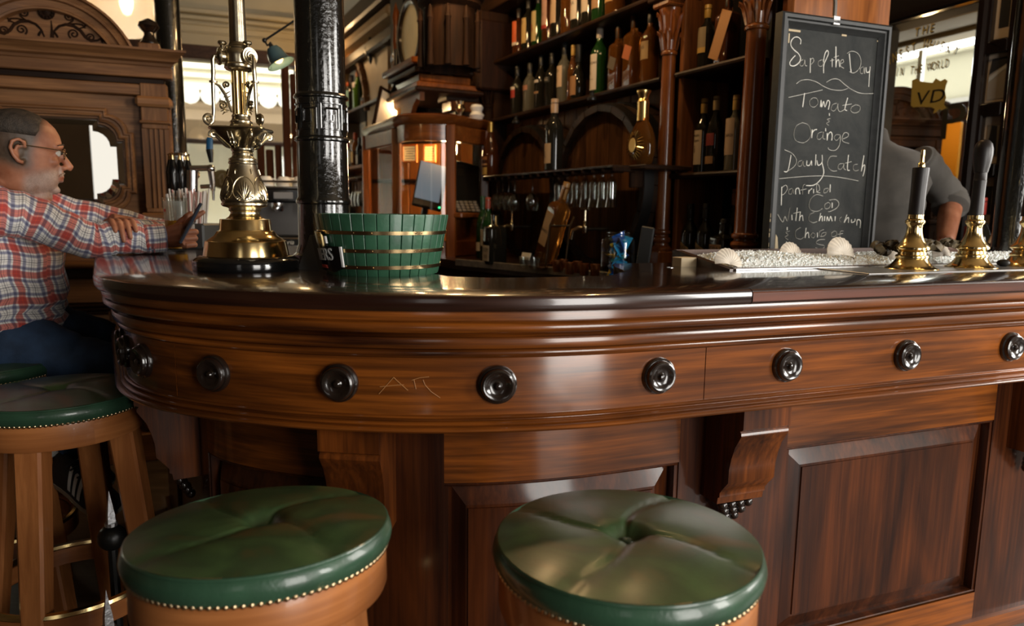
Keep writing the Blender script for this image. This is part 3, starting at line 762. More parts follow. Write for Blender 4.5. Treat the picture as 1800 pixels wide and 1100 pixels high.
def scallop(label, px, py, w, rot, lean=.2, Y=None, M=None):
    mb = MB(); NA, NR = 57, 10; R = []
    for i in range(NR + 1):
        f = i / NR; ring = []
        for j in range(NA):
            a = radians(-8 + 196 * j / (NA - 1)); rib = .5 + .5 * cos(12 * 2 * pi * j / (NA - 1))
            r = w * .5 * f * (.92 + .08 * sin(a)) * (1 + .022 * rib * f)
            dome = .17 * w * (1 - (1 - min(1, 1.25 * (1 - f))) ** 2)
            ring.append(Vector((r * cos(a), r * sin(a) * 1.02, dome * (.35 + .65 * sqrt(f)) + .022 * w * rib * f)))
        R.append(ring)
    mb.rings(R, closed=False)
    n = len(mb.v); m2 = [(v[0] * .97, v[1] * .97, v[2] - .035 * w) for v in mb.v]
    f0 = list(mb.f); mb.v += m2
    for f in f0: mb.face([n + k for k in f][::-1])
    for j in range(NA - 1): a = NR * NA + j; mb.face((a, a + 1, n + a + 1, n + a))
    mb.box((0, .006 * w / .07, .03 * w), (w * .42, w * .13, w * .06), I4, w * .02)
    if M is None: p = W(px, py, Y=Y); M = Matrix.Translation(p) @ Matrix.Rotation(PSI, 4, 'Z') @ Matrix.Rotation(pi / 2 - lean, 4, 'X') @ Matrix.Rotation(rot, 4, 'Z')
    mb.v = [tuple(M @ Vector(v)) for v in mb.v]
    return tag(mb.build('scallop_shell', SHELL, sharp=60), label, 'shell', 'scallop shells on the ice')
scallop('cream scallop shell leaning at the left end of the ice tray, outside the heap', 1280, 466, .092, -.25, .35, 1.90)
scallop('low cream scallop shell half sunk in the ice below the chalkboard lettering', 1390, 452, .088, .0, .25, 2.1)
scallop('largest cream scallop shell standing in the ice before the chalkboard', 1478, 449, .106, -.12, .3, 2.05)
scallop('cream scallop shell half hidden behind the brass tip pump', 1578, 452, .075, .1, .3, 2.1)
scallop('cream scallop shell behind the two dark oysters, next to the bare forearm', 1655, 450, .080, .0, .3, 2.15)
OYST = mat('oyster_shell', (.10, .075, .04), .6, var=.7, vscale=35, bump=1, bscale=70)
def oyster(label, px, py, Y, w, rot, tilt=.3):
    r2 = random.Random(px); mb = MB(); R = []
    for i in range(9):
        f = i / 8; ring = []
        for j in range(22):
            a = 2 * pi * j / 22; k = 1 + .12 * sin(3 * a + px) + .08 * sin(7 * a) * (1 - abs(2 * f - 1))
            rr_ = w * .5 * sqrt(max(0, 1 - (2 * f - 1) ** 2)) * k
            ring.append(Vector((rr_ * cos(a) * 1.0, rr_ * sin(a) * .62, w * .26 * (f - .5) + .006 * sin(4 * a + f * 9) + r2.uniform(-.0025, .0025))))
        R.append(ring)
    mb.rings(R)
    p = W(px, py, Y=Y); M = Matrix.Translation(p) @ Matrix.Rotation(PSI + rot, 4, 'Z') @ Matrix.Rotation(tilt, 4, 'X') @ Matrix.Rotation(.15, 4, 'Y')
    mb.v = [tuple(M @ Vector(v)) for v in mb.v]
    return tag(mb.build('oyster', OYST, sharp=25), label, 'oyster', 'oysters on the ice')
oyster('dark craggy oyster lying beside the lower corner of the chalkboard', 1549, 437, 2.05, .085, .4, .5)
oyster('dark oyster touching the left side of the brass tip pump', 1577, 432, 2.02, .065, -.8, .6)
oyster('long brown oyster between the first two beer pumps', 1640, 431, 2.06, .082, .1, .4)
oyster('small dark oyster beside the egg-shaped knob pump', 1671, 427, 2.08, .055, -.4, .5)
p = W(1764, 462, Y=2.12)
mb = MB(); mb.ball(p, .016, seg=12, rn=6, sc=(1.2, 1, .7)); tag(mb.build('bottle_stopper', BLACK), 'small black stopper lying behind the ringed pump', 'stopper')

# ---- on the bar's far left: pint of beer and straw caddy
p = W(309, 380, Y=2.40); 
pg = thing('beer_glass', 'half drunk pint glass of lager with a small red star', 'glass', (p.x, p.y, BT))
prof = [(0, 0), (.030, 0), (.0315, .002), (.0395, .172), (.0405, .178), (.0400, .179), (.0385, .174), (.0300, .010), (0, .008)]
mb = MB(); mb.lathe(prof, 32); mb.build('glass_wall', glass('beer_glass_wall', (.93, .95, .93), .03), pg, local=True)
BEER, nt, b = node_mat('lager'); b.inputs['Base Color'].default_value = (.90, .42, .03, 1); b.inputs['Roughness'].default_value = .1; b.inputs['Transmission Weight'].default_value = .25; b.inputs['IOR'].default_value = 1.1
mb = MB(); mb.lathe([(0, .0095), (.0296, .0105), (.0343, .103), (0, .103)], 32); mb.build('lager', BEER, pg, local=True)
mb = MB(); mb.lathe([(.0350, .105), (.0379, .168)], 32); mb.build('foam_film', glass('foam_film', (.80, .78, .74), .6, .30), pg, local=True)
st = [((.0075 if i % 2 == 0 else .003) * sin(2 * pi * i / 10), (.0075 if i % 2 == 0 else .003) * cos(2 * pi * i / 10)) for i in range(10)]
sa = -pi / 2 - .55
mb = MB(); mb.prism(st, .0006, axis_m((.0379 * cos(sa), .0379 * sin(sa), .137), (cos(sa), sin(sa), 0))); o = mb.build('red_star', mat('star_red', (.5, .03, .03), .5), pg, local=True)
p = W(338, 400, Y=2.62)
cb = thing('straw_caddy', 'grey bar caddy with a paper label, packed with white and pink straws', 'caddy', (p.x + .01, p.y, BT), -.25)
GREYP = mat('grey_plastic', (.055, .057, .055), .45)
mb = MB(); mb.box((0, 0, .045), (.17, .13, .09), I4, .006); mb.box((.0, 0, .004), (.18, .14, .008), I4, .002); mb.build('box', GREYP, cb, local=True)
mb = MB(); mb.box((.028, -.0665, .052), (.044, .002, .072)); mb.build('paper_label', PAPERW, cb, local=True)
SW, SP = mat('straw_white', (.62, .58, .52), .5), mat('straw_pink', (.55, .30, .26), .5)
rnd = random.Random(3)
for i in range(64):
    x, y = rnd.uniform(-.07, .035), rnd.uniform(-.05, .03)
    mb = MB(); mb.tube([(x, y, .06), (x + rnd.uniform(-.012, .012) + (x + .02) * .25, y + rnd.uniform(-.01, .01), .195 + rnd.uniform(-.008, .022))], .0033, 6)
    mb.build('straw', SP if i % 4 == 0 else SW, cb, local=True)
# ================================================================== the gantry (back bar) in the middle of the island
GA = radians(27)
GM = Matrix(((sin(GA), cos(GA), 0, .425), (-cos(GA), sin(GA), 0, 3.477), (0, 0, 1, 0), (0, 0, 0, 1)))
GI = GM.inverted(); GRZ = atan2(GM[1][0], GM[0][0])
def GW(px, py, y=0.0):
    """where the line of sight through a pixel meets the upright plane at depth y of the gantry (local x, y, z)"""
    o = GI @ EYE; d = GI.to_3x3() @ (FWD + (px - 900) / FPX * RGT + (550 - py) / FPX * UPV)
    return o + d * ((y - o.y) / d.y)
def gthing(name, label, cat, x, y, z, group=None, rz=0.0): return thing(name, label, cat, M=GM @ T((x, y, z), rz), group=group)
CZ = .985; S1, S2, SR = 1.815, 2.16, 1.44
gan = thing('back_bar_gantry', 'dark carved wooden back bar with turned columns, bottle shelves and plank back', 'back bar', M=GM.copy())
def gbox(name, x0, x1, y0, y1, z0, z1, m=None, ch=.004, par=None):
    mb = MB(); mb.box(((x0 + x1) / 2, (y0 + y1) / 2, (z0 + z1) / 2), (x1 - x0, y1 - y0, z1 - z0), I4, ch)
    return mb.build(name, m or DARKW, par or gan, local=True)
XC1, XC2, XC3, XE = GW(1320, 230).x, GW(1170, 250).x, GW(857, 250).x, -5.2
PLK = wood('plank_wood', (.065, .024, .008), (.26, .095, .030), 'z', rough=.55, coat=.03, spec=.2)
x = XC3 + .06
while x < XC2 - .05:                                            # upright planks behind the casks
    gbox('plank', x + .002, x + .118, .10, .125, CZ, S1 - .02, PLK, .005); x += .12
gbox('back_board', XE, XC1, .29, .31, CZ, 2.6, DARKW)
gbox('lower_back_board', XC2, XC1, .27, .288, CZ, 2.6, BLACK)
# shelves with a rounded front edge
def gshelf(x0, x1, z, name='shelf', d=.28, y0=-.01):
    mb = MB(); mb.rings([[Vector((xx, y, z + zz)) for y, zz in ((y0 + .01, 0), (y0 + .003, -.003), (y0, -.010), (y0 + .003, -.018), (y0 + .01, -.022), (d, -.022), (d, 0))] for xx in (x0, x1)])
    return mb.build(name, DARKW_X, gan, local=True)
gshelf(XC3 + .05, XC2 - .05, S1); gshelf(XC3 + .05, XC2 - .05, S2)
gshelf(XC2 + .05, XC1 - .04, S1); gshelf(XC2 + .05, XC1 - .04, 1.41)
gbox('cornice', XC3 - .1, XC1 + .12, -.12, .3, 2.58, 2.74, DARKW_X, .02); gbox('frieze_board', XC3 - .05, XC1 + .06, -.04, .3, 2.45, 2.58, DARKW_X)
# columns: plinth, turned foot, shaft, leafy capital
def gcolumn(x, y, r, mt, ztop=1.90):
    gbox('plinth_block', x - r * 1.55, x + r * 1.55, y - r * 1.55, y + r * 1.55, CZ, 1.088, mt, .006)
    mb = MB(); k = r / .037
    mb.lathe([(.054 * k, 1.087), (.056 * k, 1.092), (.056 * k, 1.100), (.050 * k, 1.105), (.041 * k, 1.112), (.040 * k, 1.120), (.047 * k, 1.126), (.050 * k, 1.135), (.047 * k, 1.144), (.039 * k, 1.149), (.039 * k, 1.155), (.046 * k, 1.160), (.048 * k, 1.167), (.046 * k, 1.174), (.040 * k, 1.178),
              (.038 * k, 1.19), (.0385 * k, 1.40), (.036 * k, 1.65), (.0335 * k, ztop - .02), (.0335 * k, ztop - .012), (.040 * k, ztop - .008), (.0415 * k, ztop), (.038 * k, ztop + .006), (.034 * k, ztop + .01)], 32, T((x, y, 0)))
    c = mb.build('turned_column', mt, gan, local=True)
    mb = MB(); mb.lathe([(.034 * k, ztop + .008), (.036 * k, ztop + .06), (.046 * k, ztop + .13), (.058 * k, ztop + .17), (.05 * k, ztop + .18)], 20, T((x, y, 0)))
    for row, (z0, h, rr) in enumerate(((ztop + .01, .075, .040), (ztop + .05, .105, .046))):
        for j in range(8):
            a = 2 * pi * (j + row * .5) / 8; c_ = Vector((cos(a), sin(a), 0)); b0 = Vector((x, y, 0))
            mb.tube([b0 + c_ * (.034 * k) + Vector((0, 0, z0)), b0 + c_ * (rr * k) + Vector((0, 0, z0 + h * .5)), b0 + c_ * ((rr + .008) * k) + Vector((0, 0, z0 + h * .85)), b0 + c_ * ((rr + .024) * k) + Vector((0, 0, z0 + h)), b0 + c_ * ((rr + .022) * k) + Vector((0, 0, z0 + h * .86))], [.008 * k, .013 * k, .012 * k, .008 * k, .003 * k], 6, flat=.6)
    mb.box((x, y, ztop + .19), (.13 * k, .13 * k, .03), I4, .006)
    mb.build('leaf_capital', DARKW if mt is not REDW else REDW, c, local=True)
gcolumn(XC1, .0, .038, REDW); gcolumn(XC2, .0, .031, REDW); gcolumn(XC3, .0, .036, DARKW)
for x, w, mt in ((XC1 + .055, .022, DARKW), (XC1 + .105, .03, REDW), (XC2 + .055, .028, PLK), (XC2 - .04, .03, DARKW), (XC3 + .03, .05, DARKW), (XC3 - .05, .05, DARKW)):
    gbox('upright_stile', x - w / 2, x + w / 2, .02, .30, CZ, 2.45, mt)
gbox('column_header', XC1 - .08, XC1 + .1, -.08, .1, 2.10, 2.45, DARKW); gbox('column_header', XC2 - .07, XC2 + .07, -.07, .1, 2.10, 2.45, DARKW); gbox('column_header', XC3 - .09, XC3 + .09, -.09, .1, 2.10, 2.45, DARKW)
# upper left cupboard side by the third column
p = GW(866, 60, -.05)
gbox('capital_block', XC3 - .09, XC3 + .10, -.10, .2, 1.985, 2.40, wood('block_wood', (.010, .004, .002), (.034, .012, .005), 'z', rough=.6, coat=0, spec=.15), .012)
# end panel facing the street, in warm boards
ep = MB(); ep.box((XC1 + .135, .255, (CZ + 2.7) / 2), (.03, .49, 2.7 - CZ), I4, .003); ep.build('end_panel', wood('end_panel_wood', (.13, .036, .006), (.30, .095, .017), 'z', rough=.5, coat=.04, spec=.15), gan, local=True)
# the counter under it
ct = thing('back_counter', 'dark counter with a pale worn edge running under the back bar', 'counter', M=GM.copy())
def poly_slab(pts, z0, z1, name, m, par):
    mb = MB(); mb.prism([(p[0], p[1]) for p in pts], z1 - z0, I4, z0); return mb.build(name, m, par, local=True)
ce = [GI @ W(805, 459, z=CZ), GI @ W(1084, 484, z=CZ)]
fe = [(XE, -.62), (ce[0].x - .02, ce[0].y), (ce[1].x, ce[1].y), (ce[1].x + .12, ce[1].y - .12), (1.05, -.42), (1.13, .40), (1.13, .5), (XE, .5)]
poly_slab(fe, CZ - .045, CZ, 'counter_top', wood('counter_wood', (.012, .006, .003), (.04, .018, .009), 'x', rough=.3, coat=.4), ct)
fe2 = [(x + (.02 if i > 3 else 0), y + .03) for i, (x, y) in enumerate(fe[:6])] + [(1.11, .48), (XE + .02, .48)]
poly_slab(fe2, 0.0, CZ - .046, 'cabinet_front', DARKW, ct)
a, b = Vector((ce[0].x - .02, ce[0].y, 0)), Vector((ce[1].x, ce[1].y, 0)); d = b - a
mb = MB(); mb.box((d.length / 2, -.004, CZ - .006), (d.length, .012, .036), T(a, atan2(d.y, d.x)), .003); mb.build('metal_edge', mat('worn_zinc', (.22, .19, .15), .5, .6, var=.3, vscale=30), ct, local=True)

# ---------------------------------------------------------------- casks
CASKD = wood('cask_head_wood', (.032, .014, .0055), (.13, .055, .019), 'z', rough=.95, coat=.0, spec=.05)
CASKS = wood('cask_stave_wood', (.010, .005, .0022), (.036, .016, .0065), 'y', rough=.55, coat=.03, spec=.2)
HOOP = mat('dark_hoop_iron', (.012, .011, .010), .42, .6)
def cask(label, px, py, r):
    p = GW(px, py, -.10)
    t = gthing('whisky_cask', label, 'cask', p.x, -.10, CZ, 'casks set into the back bar')
    zc = r + .0
    M = T((0, 0, zc)) @ Matrix.Rotation(pi / 2, 4, 'X')          # axis into the wall
    NSV = 20
    for k in range(NSV):
        a0, a1 = 2 * pi * k / NSV + .006, 2 * pi * (k + 1) / NSV - .006; R = []
        for f, rr in ((0, r - .012), (.10, r), (.2, r + .012)):
            R.append([M @ Vector((q * cos(a), q * sin(a), -f)) for a, q in ((a0, rr), ((a0 + a1) / 2, rr + .003), (a1, rr), (a1, rr - .026), (a0, rr - .026))])
        mb = MB(); mb.rings(R); mb.build('stave', CASKS, t, local=True)
    xx = -r + .03
    while xx < r - .04:
        x0, x1 = xx + .0015, min(xx + .098, r - .028); xx += .1
        rr = r - .026; pts = []
        f = lambda q: sqrt(max(0, rr * rr - q * q))
        pts = [(x0 + (x1 - x0) * i / 6, -f(x0 + (x1 - x0) * i / 6)) for i in range(7)] + [(x1 - (x1 - x0) * i / 6, f(x1 - (x1 - x0) * i / 6)) for i in range(7)]
        mb = MB(); mb.prism(pts, .02, M @ Matrix.Translation((0, 0, -.055))); mb.build('head_board', CASKD, t, local=True)
    mb = MB(); mb.lathe([(r - .003, -.045), (r + .0005, -.045), (r - .008, -.002), (r - .011, -.002)], 56, M); mb.build('hoop', HOOP, t, local=True)
    mb = MB(); mb.lathe([(r + .005, -.13), (r + .009, -.13), (r + .006, -.085), (r + .001, -.085)], 56, M); mb.build('hoop', HOOP, t, local=True)
    mb = MB(); mb.lathe([(0, 0), (.02, 0), (.022, .006), (.02, .014), (.011, .02), (.009, .035), (.013, .04), (0, .044)], 14, T((.03, -.05, 2 * r + .002)))
    mb.build('bung', BLACK, t, local=True)
    return t, p
ck1, p1 = cask('far dark cask under the five hanging wine glasses, brass tap low on its head', 915, 330, .365)
ck2, p2 = cask('near dark cask under the row of tall hanging glasses, brass tap facing out', 1046, 330, .378)
def cask_tap(label, px, py):
    p = GW(px, py, -.20)
    t = gthing('cask_tap', label, 'tap', p.x, -.16, p.z, 'brass taps on the casks')
    mb = MB(); mb.tube([(0, .115, 0), (0, .0, 0), (0, -.03, 0)], [.009, .009, .012], 12); mb.tube([(0, -.02, 0), (-.03, -.045, .004), (-.055, -.06, -.008), (-.062, -.064, -.05)], [.0095, .010, .010, .009], 12)
    mb.lathe([(.012, -.02), (.0145, -.015), (.0145, .012), (.010, .018), (.008, .026), (.012, .030), (.009, .036)], 16, T((0, -.03, 0))); mb.build('spout', OLDBRASS, t, local=True)
    mb = MB(); mb.tube([(0, -.03, .035), (0, -.03, .085)], .0045, 8); mb.tube([(-.034, -.03, .088), (.034, -.03, .088)], [.0055, .0055], 8); mb.build('key_handle', OLDBRASS, t, local=True)
cask_tap('brass tap on the far cask, left of the leaning whisky bottle', 897, 398)
cask_tap('brass tap on the near cask, between the leaning bottle and the jar', 1025, 402)

# ---------------------------------------------------------------- glass rack with hanging glasses
r0, r1 = GW(860, 322, -.22), GW(1092, 291, -.22)
rk = gthing('glass_rack', 'dark wooden hanging rack with slots for stemmed glasses', 'rack', 0, 0, 0)
mb = MB(); mb.box(((r0.x + r1.x) / 2, -.185, SR - .006), (r1.x - r0.x, .15, .012), I4, .003); mb.build('shelf_board', DARKW_X, rk, local=True)
n = 17
for i in range(n):
    x = r0.x + (r1.x - r0.x) * i / (n - 1)
    mb = MB(); mb.box((x, -.205, SR - .018), (.016, .11, .020), I4, .004); mb.build('slot_rail', DARKW, rk, local=True)
for x in (r0.x + .02, r1.x - .02):
    mb = MB(); mb.box((x, -.02, SR - .05), (.02, .28, .08), I4, .004); mb.build('bracket', DARKW, rk, local=True)
GLS = glass('hanging_glass', (.90, .92, .90), .05, .16)
def wine_glass(x, kind, label, grp, first):
    if first.get(kind) is None:
        t = gthing('wine_glass' if kind == 0 else 'tall_glass', label, 'glass', x, -.205, SR - .03, grp)
        mb = MB()
        if kind == 0: prof = [(.0, .008), (.031, .006), (.032, .004), (.008, .001), (.0035, -.006), (.0032, -.058), (.010, -.066), (.027, -.082), (.034, -.104), (.0335, -.128), (.0275, -.160), (.0265, -.160), (.0325, -.128), (.033, -.104), (.026, -.083), (.0, -.068)]
        else: prof = [(.0, .008), (.029, .006), (.030, .004), (.009, .0), (.006, -.006), (.007, -.014), (.014, -.022), (.021, -.036), (.0225, -.055), (.020, -.08), (.023, -.11), (.028, -.142), (.027, -.142), (.022, -.11), (.019, -.08), (.0215, -.055), (.02, -.037), (0, -.024)]
        mb.lathe(prof, 20); mb.build('glass_bowl', GLS, t, local=True); first[kind] = t
    else: t = dup(first[kind], GM @ T((x, -.205, SR - .03)), label, grp)
    return t
fst = {}
lw = ['wine glass hanging at the far end of the rack', 'second wine glass hanging from the far end of the rack', 'third wine glass hanging from the far end of the rack', 'fourth wine glass hanging from the far end of the rack', 'wine glass hanging alone in the middle gap of the rack']
for px, l in zip((874, 884, 894, 905, 936), lw): wine_glass(GW(px, 335, -.205).x, 0, l, 'wine glasses hanging over the far cask', fst)
lt = ['first tall stemmed glass from the far end of its row over the near cask'] + ['%s tall stemmed glass from the far end of its row over the near cask' % w for w in ('second', 'third', 'fourth', 'fifth', 'sixth')] + ['nearest tall stemmed glass hanging at the rack end by the cognac decanter']
for i, l in enumerate(lt): wine_glass(GW(982 + i * 15.6, 320, -.205).x, 1, l, 'tall glasses hanging over the near cask', fst)
mb = MB(); p = GW(1127, 290, -.12); mb.box((p.x, -.06, SR - .010), (.22, .24, .020), I4, .004); mb.build('bracket_shelf', DARKW_X, rk, local=True)

# ---------------------------------------------------------------- bottles
def bglass(name, col, trans=.35, rough=.08):
    m, nt, b = node_mat(name); b.inputs['Base Color'].default_value = (*col, 1); b.inputs['Roughness'].default_value = rough
    b.inputs['Transmission Weight'].default_value = trans; b.inputs['IOR'].default_value = 1.2; b.inputs['Coat Weight'].default_value = .6; b.inputs['Coat Roughness'].default_value = .04; return m
BG = dict(dark=bglass('dark_bottle_glass', (.012, .011, .008), .1), green=bglass('green_bottle_glass', (.012, .05, .012), .3), amber=bglass('amber_bottle_glass', (.62, .22, .035), .88, .05),
          clear=bglass('pale_bottle_glass', (.18, .17, .13), .5), brown=bglass('brown_bottle_glass', (.12, .035, .01), .6), blue=bglass('blue_bottle_glass', (.04, .07, .22), .3), lime=bglass('lime_bottle_glass', (.10, .22, .02), .4))
_cm = {}
def cmat(col, rough=.5, metal=0):
    k = (col, rough, metal)
    if k not in _cm: _cm[k] = mat('paint_%d' % len(_cm), col, rough, metal)
    return _cm[k]
CRM, RED, ORG, WHT, TAN, GLD, BLK, PNK = (.48, .34, .19), (.30, .03, .02), (.50, .09, .02), (.55, .48, .40), (.30, .17, .08), (.45, .28, .07), (.01, .01, .01), (.42, .24, .18)
SHAPES = {  # (radius fraction, height fraction)
    'round': [(0, 0), (.92, 0), (1, .012), (1, .56), (.96, .62), (.78, .68), (.45, .74), (.36, .78), (.35, .93), (.40, .935), (.40, .955), (.34, .96)],
    'tall': [(0, 0), (.94, 0), (1, .01), (1, .50), (.94, .58), (.70, .68), (.42, .76), (.36, .80), (.35, .95), (.40, .955), (.40, .97), (.34, .975)],
    'square': [(0, 0), (.97, 0), (1, .01), (1, .66), (.96, .70), (.70, .735), (.38, .76), (.33, .79), (.33, .93), (.38, .935), (.38, .95), (.32, .955)],
    'slope': [(0, 0), (.95, 0), (1, .015), (1, .38), (.95, .46), (.78, .58), (.54, .70), (.40, .80), (.36, .86), (.35, .94), (.41, .945), (.41, .965), (.35, .97)],
    'bulb': [(0, 0), (.72, 0), (.80, .02), (.97, .16), (1, .25), (.95, .36), (.76, .48), (.48, .57), (.36, .64), (.33, .74), (.34, .84), (.36, .85)]}
def bottle(label, M, h, r, shape='round', col='dark', lab=None, cap=BLK, group=None, text=None, tcol=(.02, .015, .01), tsize=.3, band=None, name='spirit_bottle', flat=1.0, slant=False, capm=0, neck=None, cat='bottle', rot=-.25):
    t = thing(name, label, cat, M=M, group=group)
    sg = 4 if shape == 'square4' else 24
    pf = SHAPES['square' if sg == 4 else shape]
    mb = MB()
    if sg == 4: mb.lathe([(a * r * 1.3, b * h) for a, b in pf], 24, I4)
    else: mb.lathe([(a * r, b * h) for a, b in pf], 24, T((0, 0, 0), 0, s=(1, flat, 1)))
    if sg == 4:
        mb = MB(); k = 5
        def rr(ra, z):
            pts = []
            for q in range(4):
                for i in range(k):
                    a = pi / 2 * q + pi / 2 * i / (k - 1); c = .28 * ra
                    cx, cy = [(1, 1), (-1, 1), (-1, -1), (1, -1)][q]
                    pts.append(Vector((cx * (ra - c) + c * cos(a), cy * (ra - c) + c * sin(a), z)))
            return pts
        mb.rings([rr(max(a * r, .001), b * h) for a, b in pf])
    mb.build('glass_body', BG[col], t, local=True)
    top = pf[-1][1] * h; rt = pf[-1][0] * r
    if cap:
        mb = MB(); mb.lathe([(rt * 1.12, top - .045 * h / .3), (rt * 1.18, top - .04 * h / .3), (rt * 1.18, h), (rt * 1.08, h + .002), (0, h + .002)], 18); mb.build('cap', cmat(cap, .35, capm), t, local=True)
    if neck:
        n0, n1 = .70 * h, .93 * h
        mb = MB(); R = [(a * r + .0006, b * h) for a, b in pf if .73 <= b <= .94]; mb.lathe(R, 20); mb.build('neck_foil', cmat(neck, .3, .6), t, local=True)
    a0, a1 = rot - pi / 2 - .95, rot - pi / 2 + .95
    if lab:
        z0, z1, lc = lab
        mb = MB(); n = 10
        if sg == 4:
            mb.box((0, -r - .0006, h * (z0 + z1) / 2), (r * 1.5, .0012, h * (z1 - z0)), I4 if not slant else Matrix.Translation((0, 0, h * (z0 + z1) / 2)) @ Matrix.Rotation(.38, 4, 'Y') @ Matrix.Translation((0, 0, -h * (z0 + z1) / 2)))
        else:
            R = [[Vector(((r + .0007) * cos(a0 + (a1 - a0) * i / n), (r + .0007) * flat * sin(a0 + (a1 - a0) * i / n), z)) for i in range(n + 1)] for z in (h * z0, h * z1)]
            mb.rings(R, closed=False)
        lb = mb.build('paper_label', cmat(lc, .6), t, local=True)
        if text:
            for i, (s, zf, sz, tc) in enumerate(text):
                if sg == 4: bd = lambda x, y, z: (x, -r - .002, y)
                else: bd = lambda x, y, z: ((r + .0016) * cos(rot - pi / 2 + x / r), (r + .0016) * flat * sin(rot - pi / 2 + x / r), y)
                mb = MB(); text_mb(mb, s, sz * r, I4, 0, 0, bend=lambda x, y, z, bd=bd, zf=zf: bd(x, y + h * zf, z)); mb.build('label_print', cmat(tc, .6), lb, local=True)
    if band:
        for z0, z1, bc in (band if isinstance(band, list) else [band]):
            mb = MB(); n = 10
            if sg == 4: mb.box((0, -r - .0012, h * (z0 + z1) / 2), (r * 1.5, .0012, h * (z1 - z0)))
            else: mb.rings([[Vector(((r + .0013) * cos(a0 + (a1 - a0) * i / n), (r + .0013) * flat * sin(a0 + (a1 - a0) * i / n), z)) for i in range(n + 1)] for z in (h * z0, h * z1)], closed=False)
            mb.build('label_band', cmat(bc, .6), t, local=True)
    return t
def gb(px, py, z, label, h, r, *a, y=.07, rz=0.0, **k):
    p = GW(px, py, y); return bottle(label, GM @ T((p.x, y, z), rz), h, r, *a, **k)
top = 'bottles on the top shelf'; mid = 'bottles on the middle shelf'; b2 = 'bottles between the two turned columns'
INK = (.03, .02, .015)
for px, py, lb, h, r, sh, col, lab, cap, kw in (
    (912, 68, 'top shelf bottle at the far end with an orange red label', .27, .040, 'round', 'brown', (.28, .72, ORG), BLK, dict(band=(.22, .28, WHT))),
    (929, 66, 'top shelf bottle with a plain straw coloured label, next to the orange one', .30, .041, 'round', 'dark', (.16, .62, (.42, .28, .10)), BLK, dict(text=[('OLD', .52, .5, INK)])),
    (946, 62, 'top shelf bottle with a big red letter on its cream label', .30, .039, 'round', 'green', (.12, .66, (.52, .40, .18)), BLK, dict(text=[('B', .30, 1.5, (.30, .02, .015))])),
    (965, 55, 'top shelf bottle with a pinkish label and red foot band', .32, .042, 'round', 'brown', (.26, .75, PNK), BLK, dict(band=(.24, .30, RED), text=[('MALT', .46, .4, INK)])),
    (981, 48, 'top shelf bottle with a pale label above dark glass, fifth from the far end', .32, .043, 'round', 'dark', (.27, .75, (.46, .32, .20)), BLK, dict(text=[('12', .58, .6, INK)])),
    (999, 42, 'top shelf bottle of clear amber glass with a red shoulder label', .32, .042, 'round', 'amber', (.58, .75, (.35, .10, .04)), RED, {}),
    (1018, 34, 'top shelf bottle with a white label printed with a short line', .32, .045, 'round', 'dark', (.18, .75, WHT), BLK, dict(text=[('JURA', .40, .55, INK)])),
    (1037, 28, 'top shelf bottle with a white label, between the printed white and the tan label', .32, .045, 'round', 'dark', (.22, .78, (.50, .42, .33)), BLK, {}),
    (1056, 20, 'top shelf bottle with a tan label, second from the near end', .32, .046, 'round', 'green', (.20, .78, TAN), BLK, {}),
    (1081, 12, 'top shelf bottle at the near end with a broad golden label', .33, .048, 'round', 'amber', (.20, .78, (.42, .24, .08)), BLK, {})):
    gb(px, py, S2, lb, h, r, sh, col, lab, cap, top, **kw)
for px, py, lb, h, r, sh, col, lab, cap, kw in (
    (909, 193, 'middle shelf bottle at the far end with a small red and white label', .29, .040, 'round', 'dark', (.36, .52, RED), BLK, dict(band=(.52, .58, WHT))),
    (931, 188, 'middle shelf bottle of smoky clear glass, second from the far end', .28, .041, 'round', 'clear', (.45, .55, (.35, .16, .10)), BLK, {}),
    (950, 182, 'middle shelf dark bottle with a thin bright neck label', .30, .038, 'tall', 'dark', (.50, .55, WHT), BLK, dict(band=(.30, .34, TAN))),
    (969, 178, 'middle shelf black bottle with small lettering high on its body', .29, .039, 'round', 'dark', (.46, .56, (.02, .02, .018)), BLK, dict(text=[('KNIG', .49, .6, WHT)])),
    (991, 173, 'middle shelf bottle with a cream label showing a small running figure', .32, .040, 'round', 'clear', (.28, .62, (.52, .37, .24)), BLK, dict(text=[('1835', .52, .45, INK), ('/', .33, 1.0, (.25, .06, .03))])),
    (1006, 169, 'middle shelf slim golden bottle behind the cream labelled one', .29, .030, 'tall', 'amber', None, GLD, {}),
    (1016, 167, 'middle shelf squat bottle with a brown scroll label', .28, .043, 'bulb', 'dark', (.10, .44, (.30, .15, .06)), BLK, {}),
    (1052, 156, 'middle shelf green bottle with a long white label and white cap', .34, .043, 'round', 'green', (.08, .58, WHT), WHT, dict(text=[('LAPHROAIG', .44, .42, INK), ('10', .30, .3, INK), ('YEARS OLD', .22, .2, INK)])),
    (1085, 149, 'middle shelf square amber bottle with a slanting grey label', .30, .036, 'square4', 'amber', (.34, .52, (.10, .08, .06)), BLK, dict(slant=True)),
    (1112, 142, 'middle shelf square amber bottle with a slanting red gold label', .33, .038, 'square4', 'amber', (.38, .56, (.36, .10, .03)), BLK, dict(slant=True)),
    (1141, 134, 'middle shelf round shouldered amber bottle nearest the turned column', .32, .041, 'round', 'amber', (.32, .56, (.30, .20, .09)), BLK, dict(text=[('1945', .46, .5, INK)]))):
    gb(px, py, S1, lb, h, r, sh, col, lab, cap, mid, **kw)
